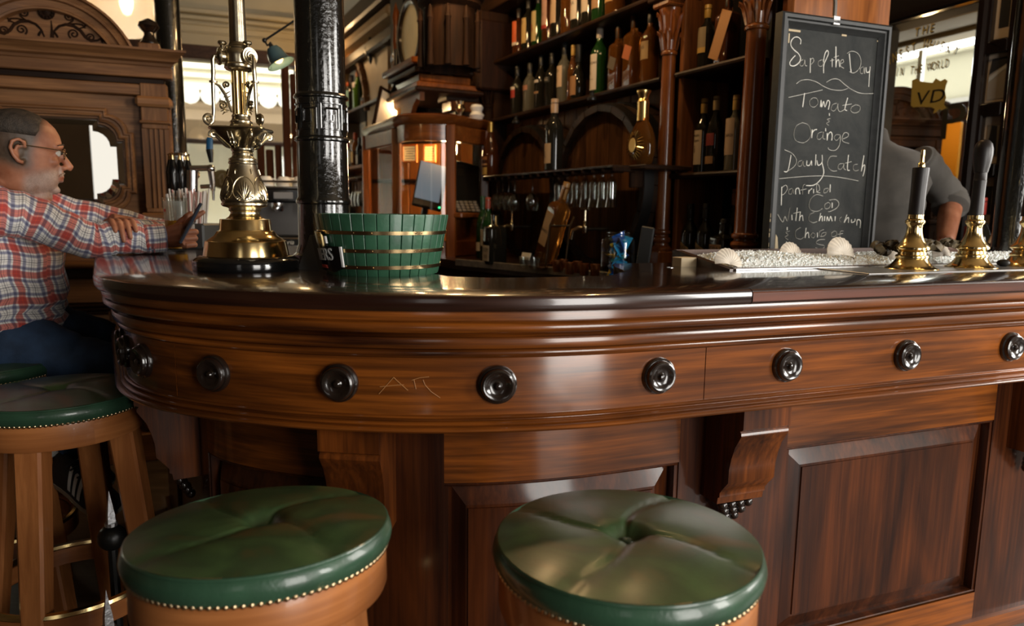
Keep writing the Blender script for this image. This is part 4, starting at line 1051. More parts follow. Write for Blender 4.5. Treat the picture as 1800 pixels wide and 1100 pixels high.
for px, py, z, lb, h, r, sh, col, lab, cap, kw in (
    (1241, 103, S1, 'upper shelf bottle between the columns with a pale label and bright neck', .26, .036, 'round', 'dark', (.34, .66, (.22, .17, .10)), GLD, dict(band=(.28, .36, GLD))),
    (1277, 92, S1, 'upper shelf tall carton with dark slanting stripes beside the pale label bottle', .28, .038, 'square4', 'brown', (.1, .75, (.34, .16, .05)), BLK, dict(slant=True)),
    (1233, 293, 1.41, 'rum bottle with a white label and black figure on the shelf between columns', .30, .034, 'round', 'dark', (.12, .58, (.48, .38, .27)), GLD, dict(text=[('Captain', .50, .42, INK), ('Morgan', .43, .42, INK), ('i', .28, 1.3, INK)])),
    (1254, 291, 1.41, 'dark bottle with a red badge in the middle of the shelf between columns', .30, .033, 'tall', 'dark', (.36, .52, (.20, .03, .03)), (.35, .25, .12), dict(band=(.12, .22, TAN))),
    (1289, 288, 1.41, 'rum bottle with a round emblem label half behind the thick turned column', .29, .036, 'round', 'clear', (.22, .70, (.36, .26, .18)), GLD, dict(text=[('BACARDI', .46, .42, INK)]))):
    gb(px, py, z, lb, h, r, sh, col, lab, cap, b2, y=.1, **kw)
for px, lb in ((1210, 'dark bottle with a slant-topped cream label on the counter, far one of a pair'), (1237, 'dark bottle with a slant-topped cream label on the counter, near one of a pair')):
    p = GW(px, 460, .06)
    t = bottle(lb, GM @ T((p.x, .06, CZ)), .30, .036, 'round', 'dark', (.06, .30, (.40, .28, .13)), BLK, 'slant-labelled bottles on the counter', text=[('KING', .385, .55, INK), ('of', .30, .5, INK), ('Day', .22, .55, INK)], rot=-.2)
    mb = MB(); n = 10; a0 = -.2 - pi / 2 - .95
    mb.rings([[Vector((.0369 * cos(a0 + 1.9 * i / n), .0369 * sin(a0 + 1.9 * i / n), z - (zs * i / n))) for i in range(n + 1)] for z, zs in ((.09, 0), (.165, .045))], closed=False); mb.build('label_slope', cmat((.40, .28, .13), .6), t, local=True)
gb(1270, 458, CZ, 'dark bottle with a small brown label low beside the thick turned column', .24, .042, 'square4', 'dark', (.42, .60, (.22, .12, .05)), BLK, None, y=.04, text=[('ERN', .47, .8, INK)])
gb(1287, 450, CZ, 'tall dark bottle with a copper cap behind the foot of the thick column', .36, .036, 'tall', 'dark', None, (.5, .25, .12), None, y=.16)
# on the rack
gb(862, 306, SR + .003, 'ornate brown bottle with a gold foil stopper on the far end of the rack', .30, .048, 'slope', 'brown', (.02, .16, GLD), GLD, None, y=-.19, capm=1, band=[(.30, .36, (.25, .10, .03)), (.20, .23, (.4, .2, .06))])
gb(973, 293, SR + .003, 'dark bottle with a cream cap and small cream label on the rack', .335, .045, 'round', 'dark', (.10, .38, (.42, .28, .15)), (.42, .27, .15), None, y=-.19, text=[('R', .18, 1.0, INK)])
p = GW(1127, 289, -.10)
cg = bottle('faceted cognac decanter with a gold neck and oval gold label', GM @ T((p.x, -.10, SR)), .315, .072, 'bulb', 'amber', None, None, None, flat=.6)
mb = MB(); mb.lathe([(.026, .185), (.0255, .20), (.0245, .24), (.026, .262), (.022, .268), (.019, .274), (.024, .290), (.030, .300), (.030, .306), (.024, .309), (0, .309)], 24); mb.build('gold_neck', cmat((.75, .52, .2), .25, 1.0), cg, local=True)
mb = MB(); mb.lathe([(0, .0), (.022, 0), (.021, .0025), (0, .003)], 24, T((-.006, -.0445, .085), rx=pi / 2 - .05, s=(1, 1, 1)) @ Matrix.Diagonal((1, 1.35, 1, 1))); mb.build('oval_label', cmat((.55, .36, .10), .4, .3), cg, local=True)
mb = MB()
for k in range(26):
    a = 2 * pi * k / 26; mb.tube([(.060 * cos(a), -.036 - .004 * (1 - abs(cos(a))), .085 + .062 * sin(a)), (.030 * cos(a), -.0445, .085 + .040 * sin(a))], [.001, .0032], 5)
mb.build('sunburst_facets', cmat((.5, .33, .1), .12, .9), cg, local=True)
# on the counter, far end
for px, py, yy, lb, h, r, sh, col, lab, cap, kw in (
    (848, 455, -.30, 'slim green bottle behind the others at the far end of the counter', .34, .036, 'tall', 'green', (.12, .26, WHT), (.02, .06, .03), {}),
    (857, 457, -.36, 'green bottle with a white oval label at the far end of the counter', .33, .038, 'tall', 'green', (.24, .50, (.48, .44, .36)), (.25, .05, .03), dict(text=[('M', .34, .8, RED)])),
    (869, 457, -.42, 'dark square shouldered bottle with a gold foil neck on the counter edge', .255, .048, 'square4', 'dark', (.06, .36, (.50, .42, .30)), None, dict(neck=(.42, .28, .10), text=[('DOM', .24, .55, INK), ('B.B', .12, .5, INK)]))):
    gb(px, py, CZ, lb, h, r, sh, col, lab, cap, None, y=yy, **kw)
# leaning whisky bottle in a pouring cradle with little glasses
p = GW(957, 470, -.30); q = p.copy(); q.z = CZ
Mb = GM @ T((q.x, -.30, CZ + .035)) @ Matrix.Rotation(.34, 4, 'Y') @ Matrix.Rotation(-.10, 4, 'X')
bottle('large whisky bottle leaning in a pouring cradle on the counter', Mb, .38, .042, 'square4', 'amber', (.20, .62, (.36, .22, .09)), (.30, .16, .05), None, text=[('WHISKY', .36, .5, INK)])
cr = gthing('pouring_cradle', 'metal cradle holding the leaning whisky bottle', 'stand', q.x, -.30, CZ)
mb = MB(); mb.box((0, 0, .006), (.20, .15, .012), I4, .003); mb.build('foot', TRAYW, cr, local=True)
mb = MB()
for s_ in (-.052, .052): mb.tube([(.10, s_, .01), (.118, s_, .10), (.135, s_, .20), (.17, s_, .24)], .0045, 8)
mb.tube([(.135, -.052, .20), (.135, .052, .20)], .0045, 8); mb.build('arms', OLDBRASS, cr, local=True)
mb = MB(); mb.box((-.05, -.085, .028), (.085, .004, .034), T((0, 0, 0), rx=-.3)); mb.build('price_card', PAPERW, cr, local=True)
AMB = glass('amber_shot', (.85, .42, .16), .05)
for i, (px, yy) in enumerate(((921, -.40), (930, -.34), (940, -.39))):
    t = gthing('shot_glass', '%s clear shot glass on the counter left of the leaning bottle' % ('far', 'middle', 'near')[i], 'glass', GW(px, 465, yy).x, yy, CZ, 'clear shot glasses on the counter')
    mb = MB(); mb.lathe([(0, .004), (.017, 0), (.0185, .002), (.023, .052), (.022, .052), (.017, .008), (0, .007)], 16); mb.build('glass_wall', GLS, t, local=True)
for i, (px, yy) in enumerate(((979, -.36), (990, -.30), (1001, -.37), (1015, -.30), (1027, -.34), (1046, -.32))):
    t = gthing('copper_tumbler', '%s small copper tumbler right of the leaning bottle' % ('first', 'second', 'third', 'fourth', 'fifth', 'last')[i], 'tumbler', GW(px, 474, yy).x, yy, CZ, 'copper tumblers on the counter')
    mb = MB(); mb.lathe([(0, 0), (.017, 0), (.019, .003), (.0205, .050), (.0195, .050), (.018, .006), (0, .005)], 20); mb.build('cup', mat('copper', (.55, .22, .08), .3, .9) if i == 0 else bpy.data.materials['copper'], t, local=True)
# jar of snack packets
p = W(1085, 480, Y=2.72)
jr = thing('glass_jar', 'square-shouldered glass jar full of bright blue snack packets', 'jar', (p.x, p.y, CZ), GRZ + .6)
def rsq(ra, z, c=.3, k=5):
    pts = []
    for q in range(4):
        for i in range(k):
            a = pi / 2 * q + pi / 2 * i / (k - 1); cc = c * ra; cx, cy = [(1, 1), (-1, 1), (-1, -1), (1, -1)][q]
            pts.append(Vector((cx * (ra - cc) + cc * cos(a), cy * (ra - cc) + cc * sin(a), z)))
    return pts
mb = MB(); mb.rings([rsq(.050, 0), rsq(.053, .004), rsq(.053, .150), rsq(.050, .162), rsq(.040, .172, .9), rsq(.040, .176, .9)], cap1=False); mb.build('glass_wall', GLS, jr, local=True)
for z in (.176, .186): 
    mb = MB(); mb.lathe([(.038, z - .003), (.0425, z - .002), (.0425, z + .003), (.038, z + .004)], 28); mb.build('neck_ring', GLS, jr, local=True)
rnd = random.Random(11)
PB = [mat('packet_blue', (.02, .34, .70), .28), mat('packet_navy', (.02, .09, .36), .28), mat('packet_teal', (.02, .30, .36), .3), mat('packet_yellow', (.62, .42, .03), .35), mat('packet_dark', (.01, .012, .02), .3)]
for i in range(26):
    a = rnd.uniform(0, 6.28); rr = rnd.uniform(.0, .022); z = .026 + (i % 13) * .0115
    M = T((rr * cos(a), rr * sin(a), z), rnd.uniform(0, 6), rnd.uniform(-.9, .9), rnd.uniform(-1.5, 1.5))
    mb = MB(); n = 6; R = []
    for u in range(n + 1):
        f = u / n; R.append([M @ Vector(((f - .5) * .044, (v / 8 - .5) * .036 * (1 if v <= 8 else 1), 0)) if False else M @ Vector(((f - .5) * .062, .025 * cos(2 * pi * v / 8), .0075 * sin(pi * f) * sin(2 * pi * v / 8))) for v in range(8)])
    mb.rings(R); mb.build('snack_packet', PB[(0, 1, 0, 2, 4, 0, 3, 1)[i % 8]], jr, local=True)
p = W(1126, 480, Y=2.80)
mb = MB(); mb.box((0, 0, .105), (.055, .012, .21), T((p.x, p.y, CZ), GRZ + .5, ry=.12), .004)
tag(mb.build('menu_board', mat('slate_grey', (.045, .047, .047), .5)), 'plain grey board leaning between the jar and the column foot', 'board')
p, n = bar_at(3.245, -.335, BT)
q = W(1178, 480, Y=1.95)
mb = MB(); mb.lathe([(0, 0), (.0085, 0), (.0092, .002), (.0092, .026), (.0082, .026), (.008, .004), (0, .004)], 20, T((q.x, q.y, CZ + .09)))
mb.lathe([(0, 0), (.03, 0), (.03, .09), (0, .09)], 20, T((q.x, q.y, CZ)))
tag(mb.build('spirit_measure', STEEL), 'small steel spirit measure left of the cream note pad', 'measure')
q = W(1206, 480, Y=2.02)
t = thing('note_pad', 'thick cream pad of order slips behind the bar edge', 'pad', (q.x, q.y, CZ), PSI)
mb = MB(); mb.box((0, 0, .07), (.066, .045, .14), I4, .001); mb.build('cover', PAPER, t, local=True)
mb = MB(); mb.box((.0365, .004, .067), (.007, .037, .134), I4, .001); mb.build('sheets', PAPERW, t, local=True)
# ================================================================== the far end of the gantry, clock and glazed cabinet
PANELC = mat('ochre_panel', (.42, .25, .10), .6, var=.15, vscale=4)
def rect_gw(px0, px1, py0, py1, y):                # local x range and z range seen between pixels on plane y
    a, b = GW(px0, (py0 + py1) / 2, y), GW(px1, (py0 + py1) / 2, y); m = (px0 + px1) / 2
    return a.x, b.x, GW(m, py1, y).z, GW(m, py0, y).z
fw = thing('far_back_bar', 'ochre panelled far end of the back bar with an arched bottle niche', 'back bar', M=GM.copy())
def fbox(name, x0, x1, y0, y1, z0, z1, m, ch=.006):
    mb = MB(); mb.box(((x0 + x1) / 2, (y0 + y1) / 2, (z0 + z1) / 2), (x1 - x0, y1 - y0, z1 - z0), I4, ch); return mb.build(name, m, fw, local=True)
ax0, ax1 = GW(596, 160, 0).x, GW(645, 160, 0).x
fx0, fx1 = GW(560, 160, 0).x, GW(682, 160, 0).x
zs1, zs2 = GW(627, 193, 0).z, GW(625, 293, 0).z
zat = GW(622, 108, 0).z
r = (ax1 - ax0) / 2; zsp = zat - r; xc = (ax0 + ax1) / 2
ZT = 2.95
# wall with an arched opening
mb = MB(); n = 14
arc = [(xc + r * cos(pi * i / n), zsp + r * sin(pi * i / n)) for i in range(n + 1)]
for (x, z), (x2, z2) in zip(arc, arc[1:]):
    a = mb.add([(x, 0, z), (x, 0, ZT), (x2, 0, ZT), (x2, 0, z2), (x, .05, z), (x2, .05, z2)]); mb.face((a, a + 1, a + 2, a + 3)); mb.face((a, a + 3, a + 5, a + 4))
mb.box(((ax1 + fx1) / 2, .025, (zs2 + ZT) / 2), (fx1 - ax1, .05, ZT - zs2)); mb.box(((ax0 + fx0) / 2, .025, (zs2 + ZT) / 2), (ax0 - fx0, .05, ZT - zs2)); mb.build('arched_panel', PANELC, fw, local=True)
for i in range(13):
    a0, a1 = pi * i / 13 + .02, pi * (i + 1) / 13 - .02
    mb = MB(); mb.rings([[Vector((xc + q * cos(a), y, zsp + q * sin(a))) for q, y in ((r + .005, .0), (r + .005, -.035), (r + .07, -.045), (r + .09, -.02), (r + .09, 0))] for a in (a0, (a0 + a1) / 2, a1)]); mb.build('arch_block', wood('arch_wood', (.14, .06, .02), (.32, .15, .05), 'x', rough=.4) if i == 0 else bpy.data.materials['arch_wood'], fw, local=True)
fbox('shelf', fx0, fx1 + .25, -.06, .28, zs1 - .03, zs1, DARKW_X); fbox('shelf', fx0, fx1 + .1, -.06, .28, zs2 - .03, zs2, ORANGEW_X)
x = fx0
while x < fx1 + .05: fbox('plank', x + .004, x + .146, .2, .225, CZ, zs2 - .03, ORANGEW); x += .15
for k, (y0, y1) in enumerate(((20, 52), (56, 74), (82, 104))):
    z0, z1 = GW(625, y1, -.1).z, GW(625, y0, -.1).z; fbox('entablature_rail', fx0 - .2, fx1 + .4, -.08 - .05 * (2 - k), .06, z0, z1, DARKW_X if k != 1 else PANELC, .02)
p = GW(651, 88, -.03); mb = MB(); mb.lathe([(0, -.13), (.012, -.11), (.02, -.08), (.02, -.06), (.05, -.04), (.055, 0), (.05, .04), (.03, .055), (.02, .08), (.012, .11), (0, .13)], 14, T((p.x, -.03, p.z))); mb.build('drop_ornament', BLACK, fw, local=True)
gp = 'bottles in the far arched niche'
for px, lb, h, col, lab, cap, rr in ((607, 'far niche bottle with a pink and red label', .26, 'brown', (.2, .6, PNK), RED, .05), (614, 'far niche bottle with a red cap and blue body', .36, 'blue', (.12, .5, (.2, .22, .4)), RED, .045), (620, 'far niche slim bottle with an orange cap', .38, 'dark', (.2, .5, TAN), ORG, .04),
        (627, 'far niche bottle with a pale blue green label', .40, 'dark', (.18, .6, (.25, .42, .36)), (.03, .02, .02), .062), (638, 'bright green bottle with a white shoulder label in the far niche', .42, 'lime', (.56, .68, (.6, .5, .45)), (.4, .16, .08), .056), (650, 'small dark bottle at the right end of the far niche shelf', .18, 'dark', (.1, .4, TAN), BLK, .04)):
    p = GW(px, 190, .1); bottle(lb, GM @ T((p.x, .05, zs1)), h, rr, 'tall', col, lab, cap, gp)
gp = 'bottles on the far lower shelf'
for px, lb, h, col, lab, cap, rr in ((611, 'far lower shelf bottle with a grey label', .34, 'clear', (.1, .6, (.4, .38, .36)), BLK, .055), (620, 'far lower shelf white labelled bottle', .28, 'clear', (.1, .7, WHT), RED, .05), (627, 'far lower shelf bottle with a ball stopper', .30, 'clear', (.15, .6, WHT), WHT, .045), (634, 'far lower shelf amber bottle with a yellow label', .36, 'amber', (.15, .45, (.6, .35, .1)), ORG, .055), (641, 'far lower shelf dark bottle nearest the glazed cabinet', .30, 'dark', (.1, .4, WHT), BLK, .04)):
    p = GW(px, 290, .1); bottle(lb, GM @ T((p.x, .05, zs2)), h, rr, 'round', col, lab, cap, gp)
p = GW(616, 385, -.1); bottle('pale bottle with a white label standing under the far lower shelf', GM @ T((p.x, -.1, GW(616, 385, -.1).z - .02)), .42, .055, 'slope', 'clear', (.05, .25, WHT), None)
c3, p3 = cask('cask almost hidden behind the glazed cabinet at the far end', 652, 345, .36)
fst2 = {}
r0 = GW(606, 318, -.22); r1 = GW(642, 308, -.22); zr_ = (r0.z + r1.z) / 2
rk2 = gthing('glass_rack', 'short far glass rack beside the glazed cabinet', 'rack', 0, 0, 0)
mb = MB(); mb.box(((r0.x + r1.x) / 2, -.10, zr_), (r1.x - r0.x + .3, .3, .015)); mb.build('shelf_board', DARKW_X, rk2, local=True)
for i in range(8):
    mb = MB(); mb.ball((r0.x + (r1.x - r0.x) * i / 7, -.27, zr_ - .02), .02, seg=10, rn=6, sc=(1, 2, 1)); mb.build('slot_rail', ORANGEW_X, rk2, local=True)
for i, w in enumerate(('left', 'middle', 'right')):
    p = GW(625 + 6 * i, 330, -.25)
    t = dup(fst[0], GM @ T((p.x, -.25, zr_ - .02)) @ Matrix.Diagonal((1.5, 1.5, 1.5, 1)), '%s wine glass of three hanging at the far rack by the cabinet' % w, 'wine glasses on the far rack')

# ---- clock on its carved bracket
yk = -.42
c = GW(722, 62, yk); top_, bot_ = GW(722, 8, yk).z, GW(722, 118, yk).z; cr_ = (top_ - bot_) / 2
ck = gthing('bracket_clock', 'round cream faced clock in a dark carved case high on the back bar', 'clock', c.x, yk, 0)
MC = T((0, 0, c.z)) @ Matrix.Rotation(pi / 2, 4, 'X')
mb = MB(); mb.lathe([(0, 0), (cr_, 0), (cr_, -.01), (0, -.01)], 48, MC); mb.build('dial', mat('clock_dial', (.75, .66, .42), .25, coat=1.0, var=.12, vscale=6), ck, local=True)
mb = MB(); mb.lathe([(cr_ - .006, -.01), (cr_ - .004, .012), (cr_ + .012, .022), (cr_ + .03, .020), (cr_ + .04, .004), (cr_ + .055, .0), (cr_ + .055, -.05), (cr_, -.05)], 48, MC); mb.build('bezel', BLACKWOOD, ck, local=True)
mb = MB()
for i in range(16): a = 2 * pi * i / 16; mb.ball(MC @ Vector(((cr_ + .045) * cos(a), (cr_ + .045) * sin(a), .006)), .013, seg=8, rn=5)
mb.build('bezel_studs', BLACKWOOD, ck, local=True)
hz = c.z - cr_
mb = MB(); mb.box((0, .17, c.z + .05), (2 * cr_ + .06, .26, 2 * cr_ + .22), I4, .01); mb.build('case', DARKW, ck, local=True)
for sg in (-1, 1):
    mb = MB(); x = sg * (cr_ + .11); mb.lathe([(.03, hz - .0), (.032, hz + .03), (.022, hz + .05), (.018, hz + .12), (.024, hz + .2), (.018, hz + .3), (.026, hz + .36), (.018, hz + .4), (0, hz + .46)], 14, T((x, .0, 0))); mb.build('side_baluster', REDW, ck, local=True)
    mb = MB(); mb.tube(spiral((sg * (cr_ + .2), .02, hz + .10), .055, .01, 0, 1.6, (sg, 0, 0), (0, 0, 1)), [.016] * 26 + [.006], 7); mb.build('side_scroll', REDW, ck, local=True)
for k, (w, d, z0, z1, m) in enumerate(((cr_ + .12, .10, -.04, .0, REDW), (cr_ + .09, .07, -.075, -.045, DARKW_X), (cr_ + .05, .03, -.13, -.08, REDW), (cr_ + .10, .06, -.17, -.135, ORANGEW_X), (cr_ + .15, .09, -.20, -.172, DARKW_X))):
    mb = MB(); mb.box((0, .18 - d / 2, hz + (z0 + z1) / 2), (w * 2, .36 + d, z1 - z0), I4, .008); mb.build('base_moulding', m, ck, local=True)
mb = MB(); mb.prism([(-.22, -.20), (.30, -.20), (.30, -.25), (.24, -.23), (.17, -.27), (.12, -.33), (.09, -.38), (.05, -.33), (-.02, -.29), (-.12, -.27), (-.22, -.24)], .03, T((0, -.02, hz)) @ Matrix.Rotation(pi / 2, 4, 'X')); mb.build('carved_apron', ORANGEW_X, ck, local=True)
mb = MB()
for i in range(12):
    z = c.z + .22 - i * .07; mb.ball((-(cr_ + .16) - max(0, i - 5) * .05, .02, z), .022, seg=8, rn=5)
mb.build('beaded_edge', REDW, ck, local=True)
mb = MB(); mb.box((-(cr_ + .36), .1, c.z - .1), (.3, .03, 1.1), T((0, 0, 0)), .01); mb.build('back_plate', BLACK, ck, local=True)
# domed turret next to the clock
c = GW(790, 60, -.50)
tu = gthing('carved_turret', 'dark round turret with a toothed cornice beside the clock', 'turret', c.x, -.50, 0)
zt, zb = GW(790, 12, -.50).z, GW(790, 112, -.50).z; tr = .135
mb = MB(); mb.lathe([(tr, zb - .03), (tr, zt - .02), (tr + .03, zt), (tr + .03, zt + .02), (tr + .015, zt + .03), (tr + .015, zt + .12), (tr + .05, zt + .15), (tr + .03, zt + .25), (tr * .6, zt + .5), (0, zt + .6)], 36); mb.build('drum', DARKW, tu, local=True)
for i in range(30):
    a = 2 * pi * i / 30; mb = MB(); mb.box((tr + .03, 0, zt + .075), (.04, .022, .08), Matrix.Rotation(a, 4, 'Z'), .006); mb.build('dentil', DARKW, tu, local=True)
for i in range(10):
    a = 2 * pi * i / 10 + .2; mb = MB(); mb.lathe([(.018, zb - .03), (.014, zb + .03), (.013, zt - .10), (.018, zt - .085), (.012, zt - .07), (.008, zt - .03), (0, zt - .02)], 12, T(((tr + .02) * cos(a), (tr + .02) * sin(a), 0))); mb.build('pilaster', DARKW, tu, local=True)
a_, b_ = GW(800, 128, -.14), GW(856, 92, -.14)
for k, (o, h) in enumerate(((.06, .05), (.03, .06), (.0, .06))):
    gbox('upper_ledge', GW(800, 130, -.14).x, XC3 - .05, -.20 - o, .28, 1.985 - .06 * (k + 1), 1.985 - .06 * k, REDW if k == 1 else DARKW_X)
p = GW(834, 78, -.1); mb = MB(); mb.tube(spiral((p.x, -.1, 2.05), .06, .012, -.8, 1.3, (1, 0, 0), (0, 0, 1)), .018, 8); mb.build('scroll_crest', DARKW, gan, local=True)

# ---- glazed corner cabinet with curved glass, lit inside
CABW = wood('cabinet_mahogany', (.12, .032, .007), (.36, .115, .022), 'z', rough=.28, coat=.5)
CABX = wood('cabinet_mahogany_level', (.10, .027, .006), (.30, .092, .018), 'x', rough=.28, coat=.5)
k0, k1, k2 = W(646, 380, Y=4.75), W(698, 380, Y=4.25), W(793, 380, Y=4.05)
k3 = W(852, 380, Y=4.32)
cab = thing('glazed_cabinet', 'warm lit mahogany display cabinet with a curved glass front', 'cabinet', (k2.x, k2.y, CZ))
ztop_ = W(735, 222, Y=4.15).z; zc0 = CZ
def cbar(name, a, b, w, z0, z1, m, ch=.006):
    a, b = Vector((a.x, a.y, 0)), Vector((b.x, b.y, 0)); d = b - a
    mb = MB(); mb.box((d.length / 2, 0, (z0 + z1) / 2), (d.length, w, z1 - z0), T(a, atan2(d.y, d.x)), ch); return mb.build(name, m, cab)
def cpost(p, w=.05, z0=None, z1=None):
    mb = MB(); mb.box((p.x, p.y, ((z0 or zc0) + (z1 or ztop_)) / 2), (w, w, (z1 or ztop_) - (z0 or zc0)), I4, .006); mb.build('corner_post', CABW, cab)
for p in (k0, k1, k3): cpost(p)
cpost(k2, .055, .9)
front = [k1.lerp(k2, i / 10) + Vector((-.06, -.10, 0)) * 4 * (i / 10) * (1 - i / 10) for i in range(11)]
for nm, z0, z1, m in (('top_rail', ztop_ - .09, ztop_, CABX), ('bottom_rail', zc0, zc0 + .09, CABX)):
    cbar(nm, k0, k1, .035, z0, z1, m); cbar(nm, k2, k3, .035, z0, z1, m)
    mb = MB(); mb.rings([[Vector((p.x, p.y, z)) + Vector((.03, .05, 0)) * q for q, z in ((0, z0), (0, z1), (.6, z1), (.6, z0))] for p in front]); mb.build(nm, m, cab)
def cap_ring(o, z): 
    c_ = (k0 + k1 + k2 + k3) / 4
    L = [k0] + front + [k3, k3 + Vector((-.12, .55, 0)), k0 + Vector((-.08, .43, 0))]
    return [Vector((p.x, p.y, z)) + (Vector((p.x - c_.x, p.y - c_.y, 0)).normalized()) * o for p in L]
mb = MB(); mb.rings([cap_ring(.0, ztop_), cap_ring(.02, ztop_ + .005), cap_ring(.045, ztop_ + .03), cap_ring(.05, ztop_ + .045), cap_ring(.03, ztop_ + .055)]); mb.build('cornice', CABX, cab, sharp=50)
CG = glass('cabinet_glass', (.93, .95, .92), .0)
def pane(a, b, z0, z1):
    mb = MB(); d = (b - a); mb.v += [(a.x, a.y, z0), (b.x, b.y, z0), (b.x, b.y, z1), (a.x, a.y, z1)]; mb.face((0, 1, 2, 3)); mb.build('pane', CG, cab)
pane(k0, k1, zc0 + .08, ztop_ - .08); pane(k2, k3, zc0 + .3, ztop_ - .08)
mb = MB(); mb.rings([[Vector((p.x, p.y, zc0 + .08)), Vector((p.x, p.y, ztop_ - .08))] for p in front], closed=False); mb.build('curved_pane', CG, cab)
bk0, bk1 = k0 + Vector((-.10, .45, 0)), k3 + Vector((-.10, .55, 0))
LITW = wood('lamplit_back_boards', (.30, .10, .02), (.52, .20, .045), 'z', rough=.45, coat=.2)
d = bk1 - bk0; n = 7
for i in range(n):
    a, b = bk0.lerp(bk1, i / n), bk0.lerp(bk1, (i + .96) / n); cbar('back_board', a, b, .02, zc0, ztop_, LITW if i > 1 else CABW)  # right boards carry the lamplight in their colour, left two stay darker
for f in (.42, .78): cbar('back_rail', bk0 + Vector((.0, -.03, 0)), bk1 + Vector((0, -.03, 0)), .03, zc0 + (ztop_ - zc0) * f + .14, zc0 + (ztop_ - zc0) * f + .165, DARKW_X)
cbar('lamp_spill_baffle', k2 + Vector((.0, .03, 0)), bk0.lerp(bk1, .88), .02, zc0, ztop_, LITW if False else CABX)  # added panel that keeps the cabinet lamp's spill off the cask
cbar('inner_shelf', k0 + Vector((.1, .15, 0)), k3 + Vector((-.1, .3, 0)), .5, zc0 + .0, zc0 + .012, DARKW_X)
cbar('lower_panel', k2 + Vector((0, .01, 0)), k3, .02, zc0 - .1, zc0 + .24, CABX); cbar('ledge', k2 + Vector((.02, -.03, 0)), k3 + Vector((.0, -.03, 0)), .10, zc0 + .22, zc0 + .25, ORANGEW_X)
lamp('cabinet_lamp', (k1.x + .30, k1.y + .22, ztop_ - .10), 15, WARM, .06)
# framed notices on the back wall of the cabinet
dn = Vector((d.y, -d.x, 0)).normalized()
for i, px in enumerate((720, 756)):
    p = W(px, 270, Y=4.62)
    t = thing('framed_notice', '%s small yellow notice, its glow put into the sheet, in the back of the cabinet' % ('left hand' if i == 0 else 'right hand'), 'notice', M=axis_m((p.x, p.y, p.z), (dn.x, dn.y, 0)), group='yellow notices in the cabinet')
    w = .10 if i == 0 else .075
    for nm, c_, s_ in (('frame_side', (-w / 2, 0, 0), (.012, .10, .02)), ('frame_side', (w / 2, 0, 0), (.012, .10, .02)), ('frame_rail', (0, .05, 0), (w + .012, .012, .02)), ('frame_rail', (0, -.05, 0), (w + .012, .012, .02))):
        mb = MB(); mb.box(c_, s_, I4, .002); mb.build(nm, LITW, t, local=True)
    mb = MB(); mb.box((0, 0, -.004), (w, .1, .004)); mb.build('sheet', mat('glowing_yellow_sheet', (.85, .66, .25), .6, emit=(1, .75, .3), es=.25) if i == 0 else bpy.data.materials['glowing_yellow_sheet'], t, local=True)  # sheet glows by itself in place of lamplight falling on it
    mb = MB()
    for q in range(5): mb.box((0.005 * (q % 2), .03 - q * .015, -.0015), (w * (.75 - .12 * (q % 3)), .004, .001))
    mb.build('print_lines', TAN_M if False else cmat((.25, .14, .04), .6), t, local=True)
# till screen behind the curved glass
p = W(757, 325, Y=4.38)
tl = thing('till_screen', 'tilted till screen glowing pale blue behind the curved cabinet glass', 'screen', M=T((p.x, p.y, p.z), radians(18)) @ Matrix.Rotation(radians(66), 4, 'X') @ Matrix.Rotation(radians(-14), 4, 'Z'))
mb = MB(); mb.box((0, 0, -.015), (.18, .30, .03), I4, .006); mb.build('casing', BLACK, tl, local=True)
mb = MB(); mb.box((-.008, .02, .001), (.15, .25, .002)); mb.build('display', mat('till_display', (.05, .06, .07), .12, emit=(.34, .45, .55), es=.22, coat=.5), tl, local=True)
mb = MB(); mb.ball((.075, -.135, .002), .007, seg=8, rn=4); mb.build('green_light', mat('green_led', (0, .2, .05), .4, emit=(.05, 1, .35), es=1.5), tl, local=True)
mb = MB(); mb.tube([(0, -.05, -.03), (0, -.16, -.10), (0, -.2, -.12)], .02, 8); mb.build('stand', BLACK, tl, local=True)
p = W(803, 335, Y=4.2)
mb = MB(); M = T((p.x + .03, p.y + .12, CZ + .30), radians(24), rx=radians(-24), ry=radians(10)); mb.box((0, 0, .11), (.20, .03, .34), M, .01); mb.box((0, .05, -.06), (.1, .1, .12), M, .01)
tag(mb.build('till_monitor', BLACK), 'black back of a till monitor right of the cabinet post', 'monitor')
p = W(818, 402, Y=4.22)
t = thing('till_keypad', 'small grey till keypad on the ledge right of the cabinet post', 'keypad', (p.x, p.y, zc0 + .25), radians(24))
mb = MB(); mb.box((0, 0, .03), (.16, .12, .03), T((0, 0, 0), rx=.7), .004); mb.build('casing', BLACK, t, local=True)
for i in range(4):
    for j in range(5):
        mb = MB(); mb.box((-.056 + j * .028, -.036 + i * .024, .048), (.022, .017, .008), T((0, 0, 0), rx=.7), .002); mb.build('key', mat('key_grey', (.35, .30, .24), .5) if i == j == 0 else bpy.data.materials['key_grey'], t, local=True)
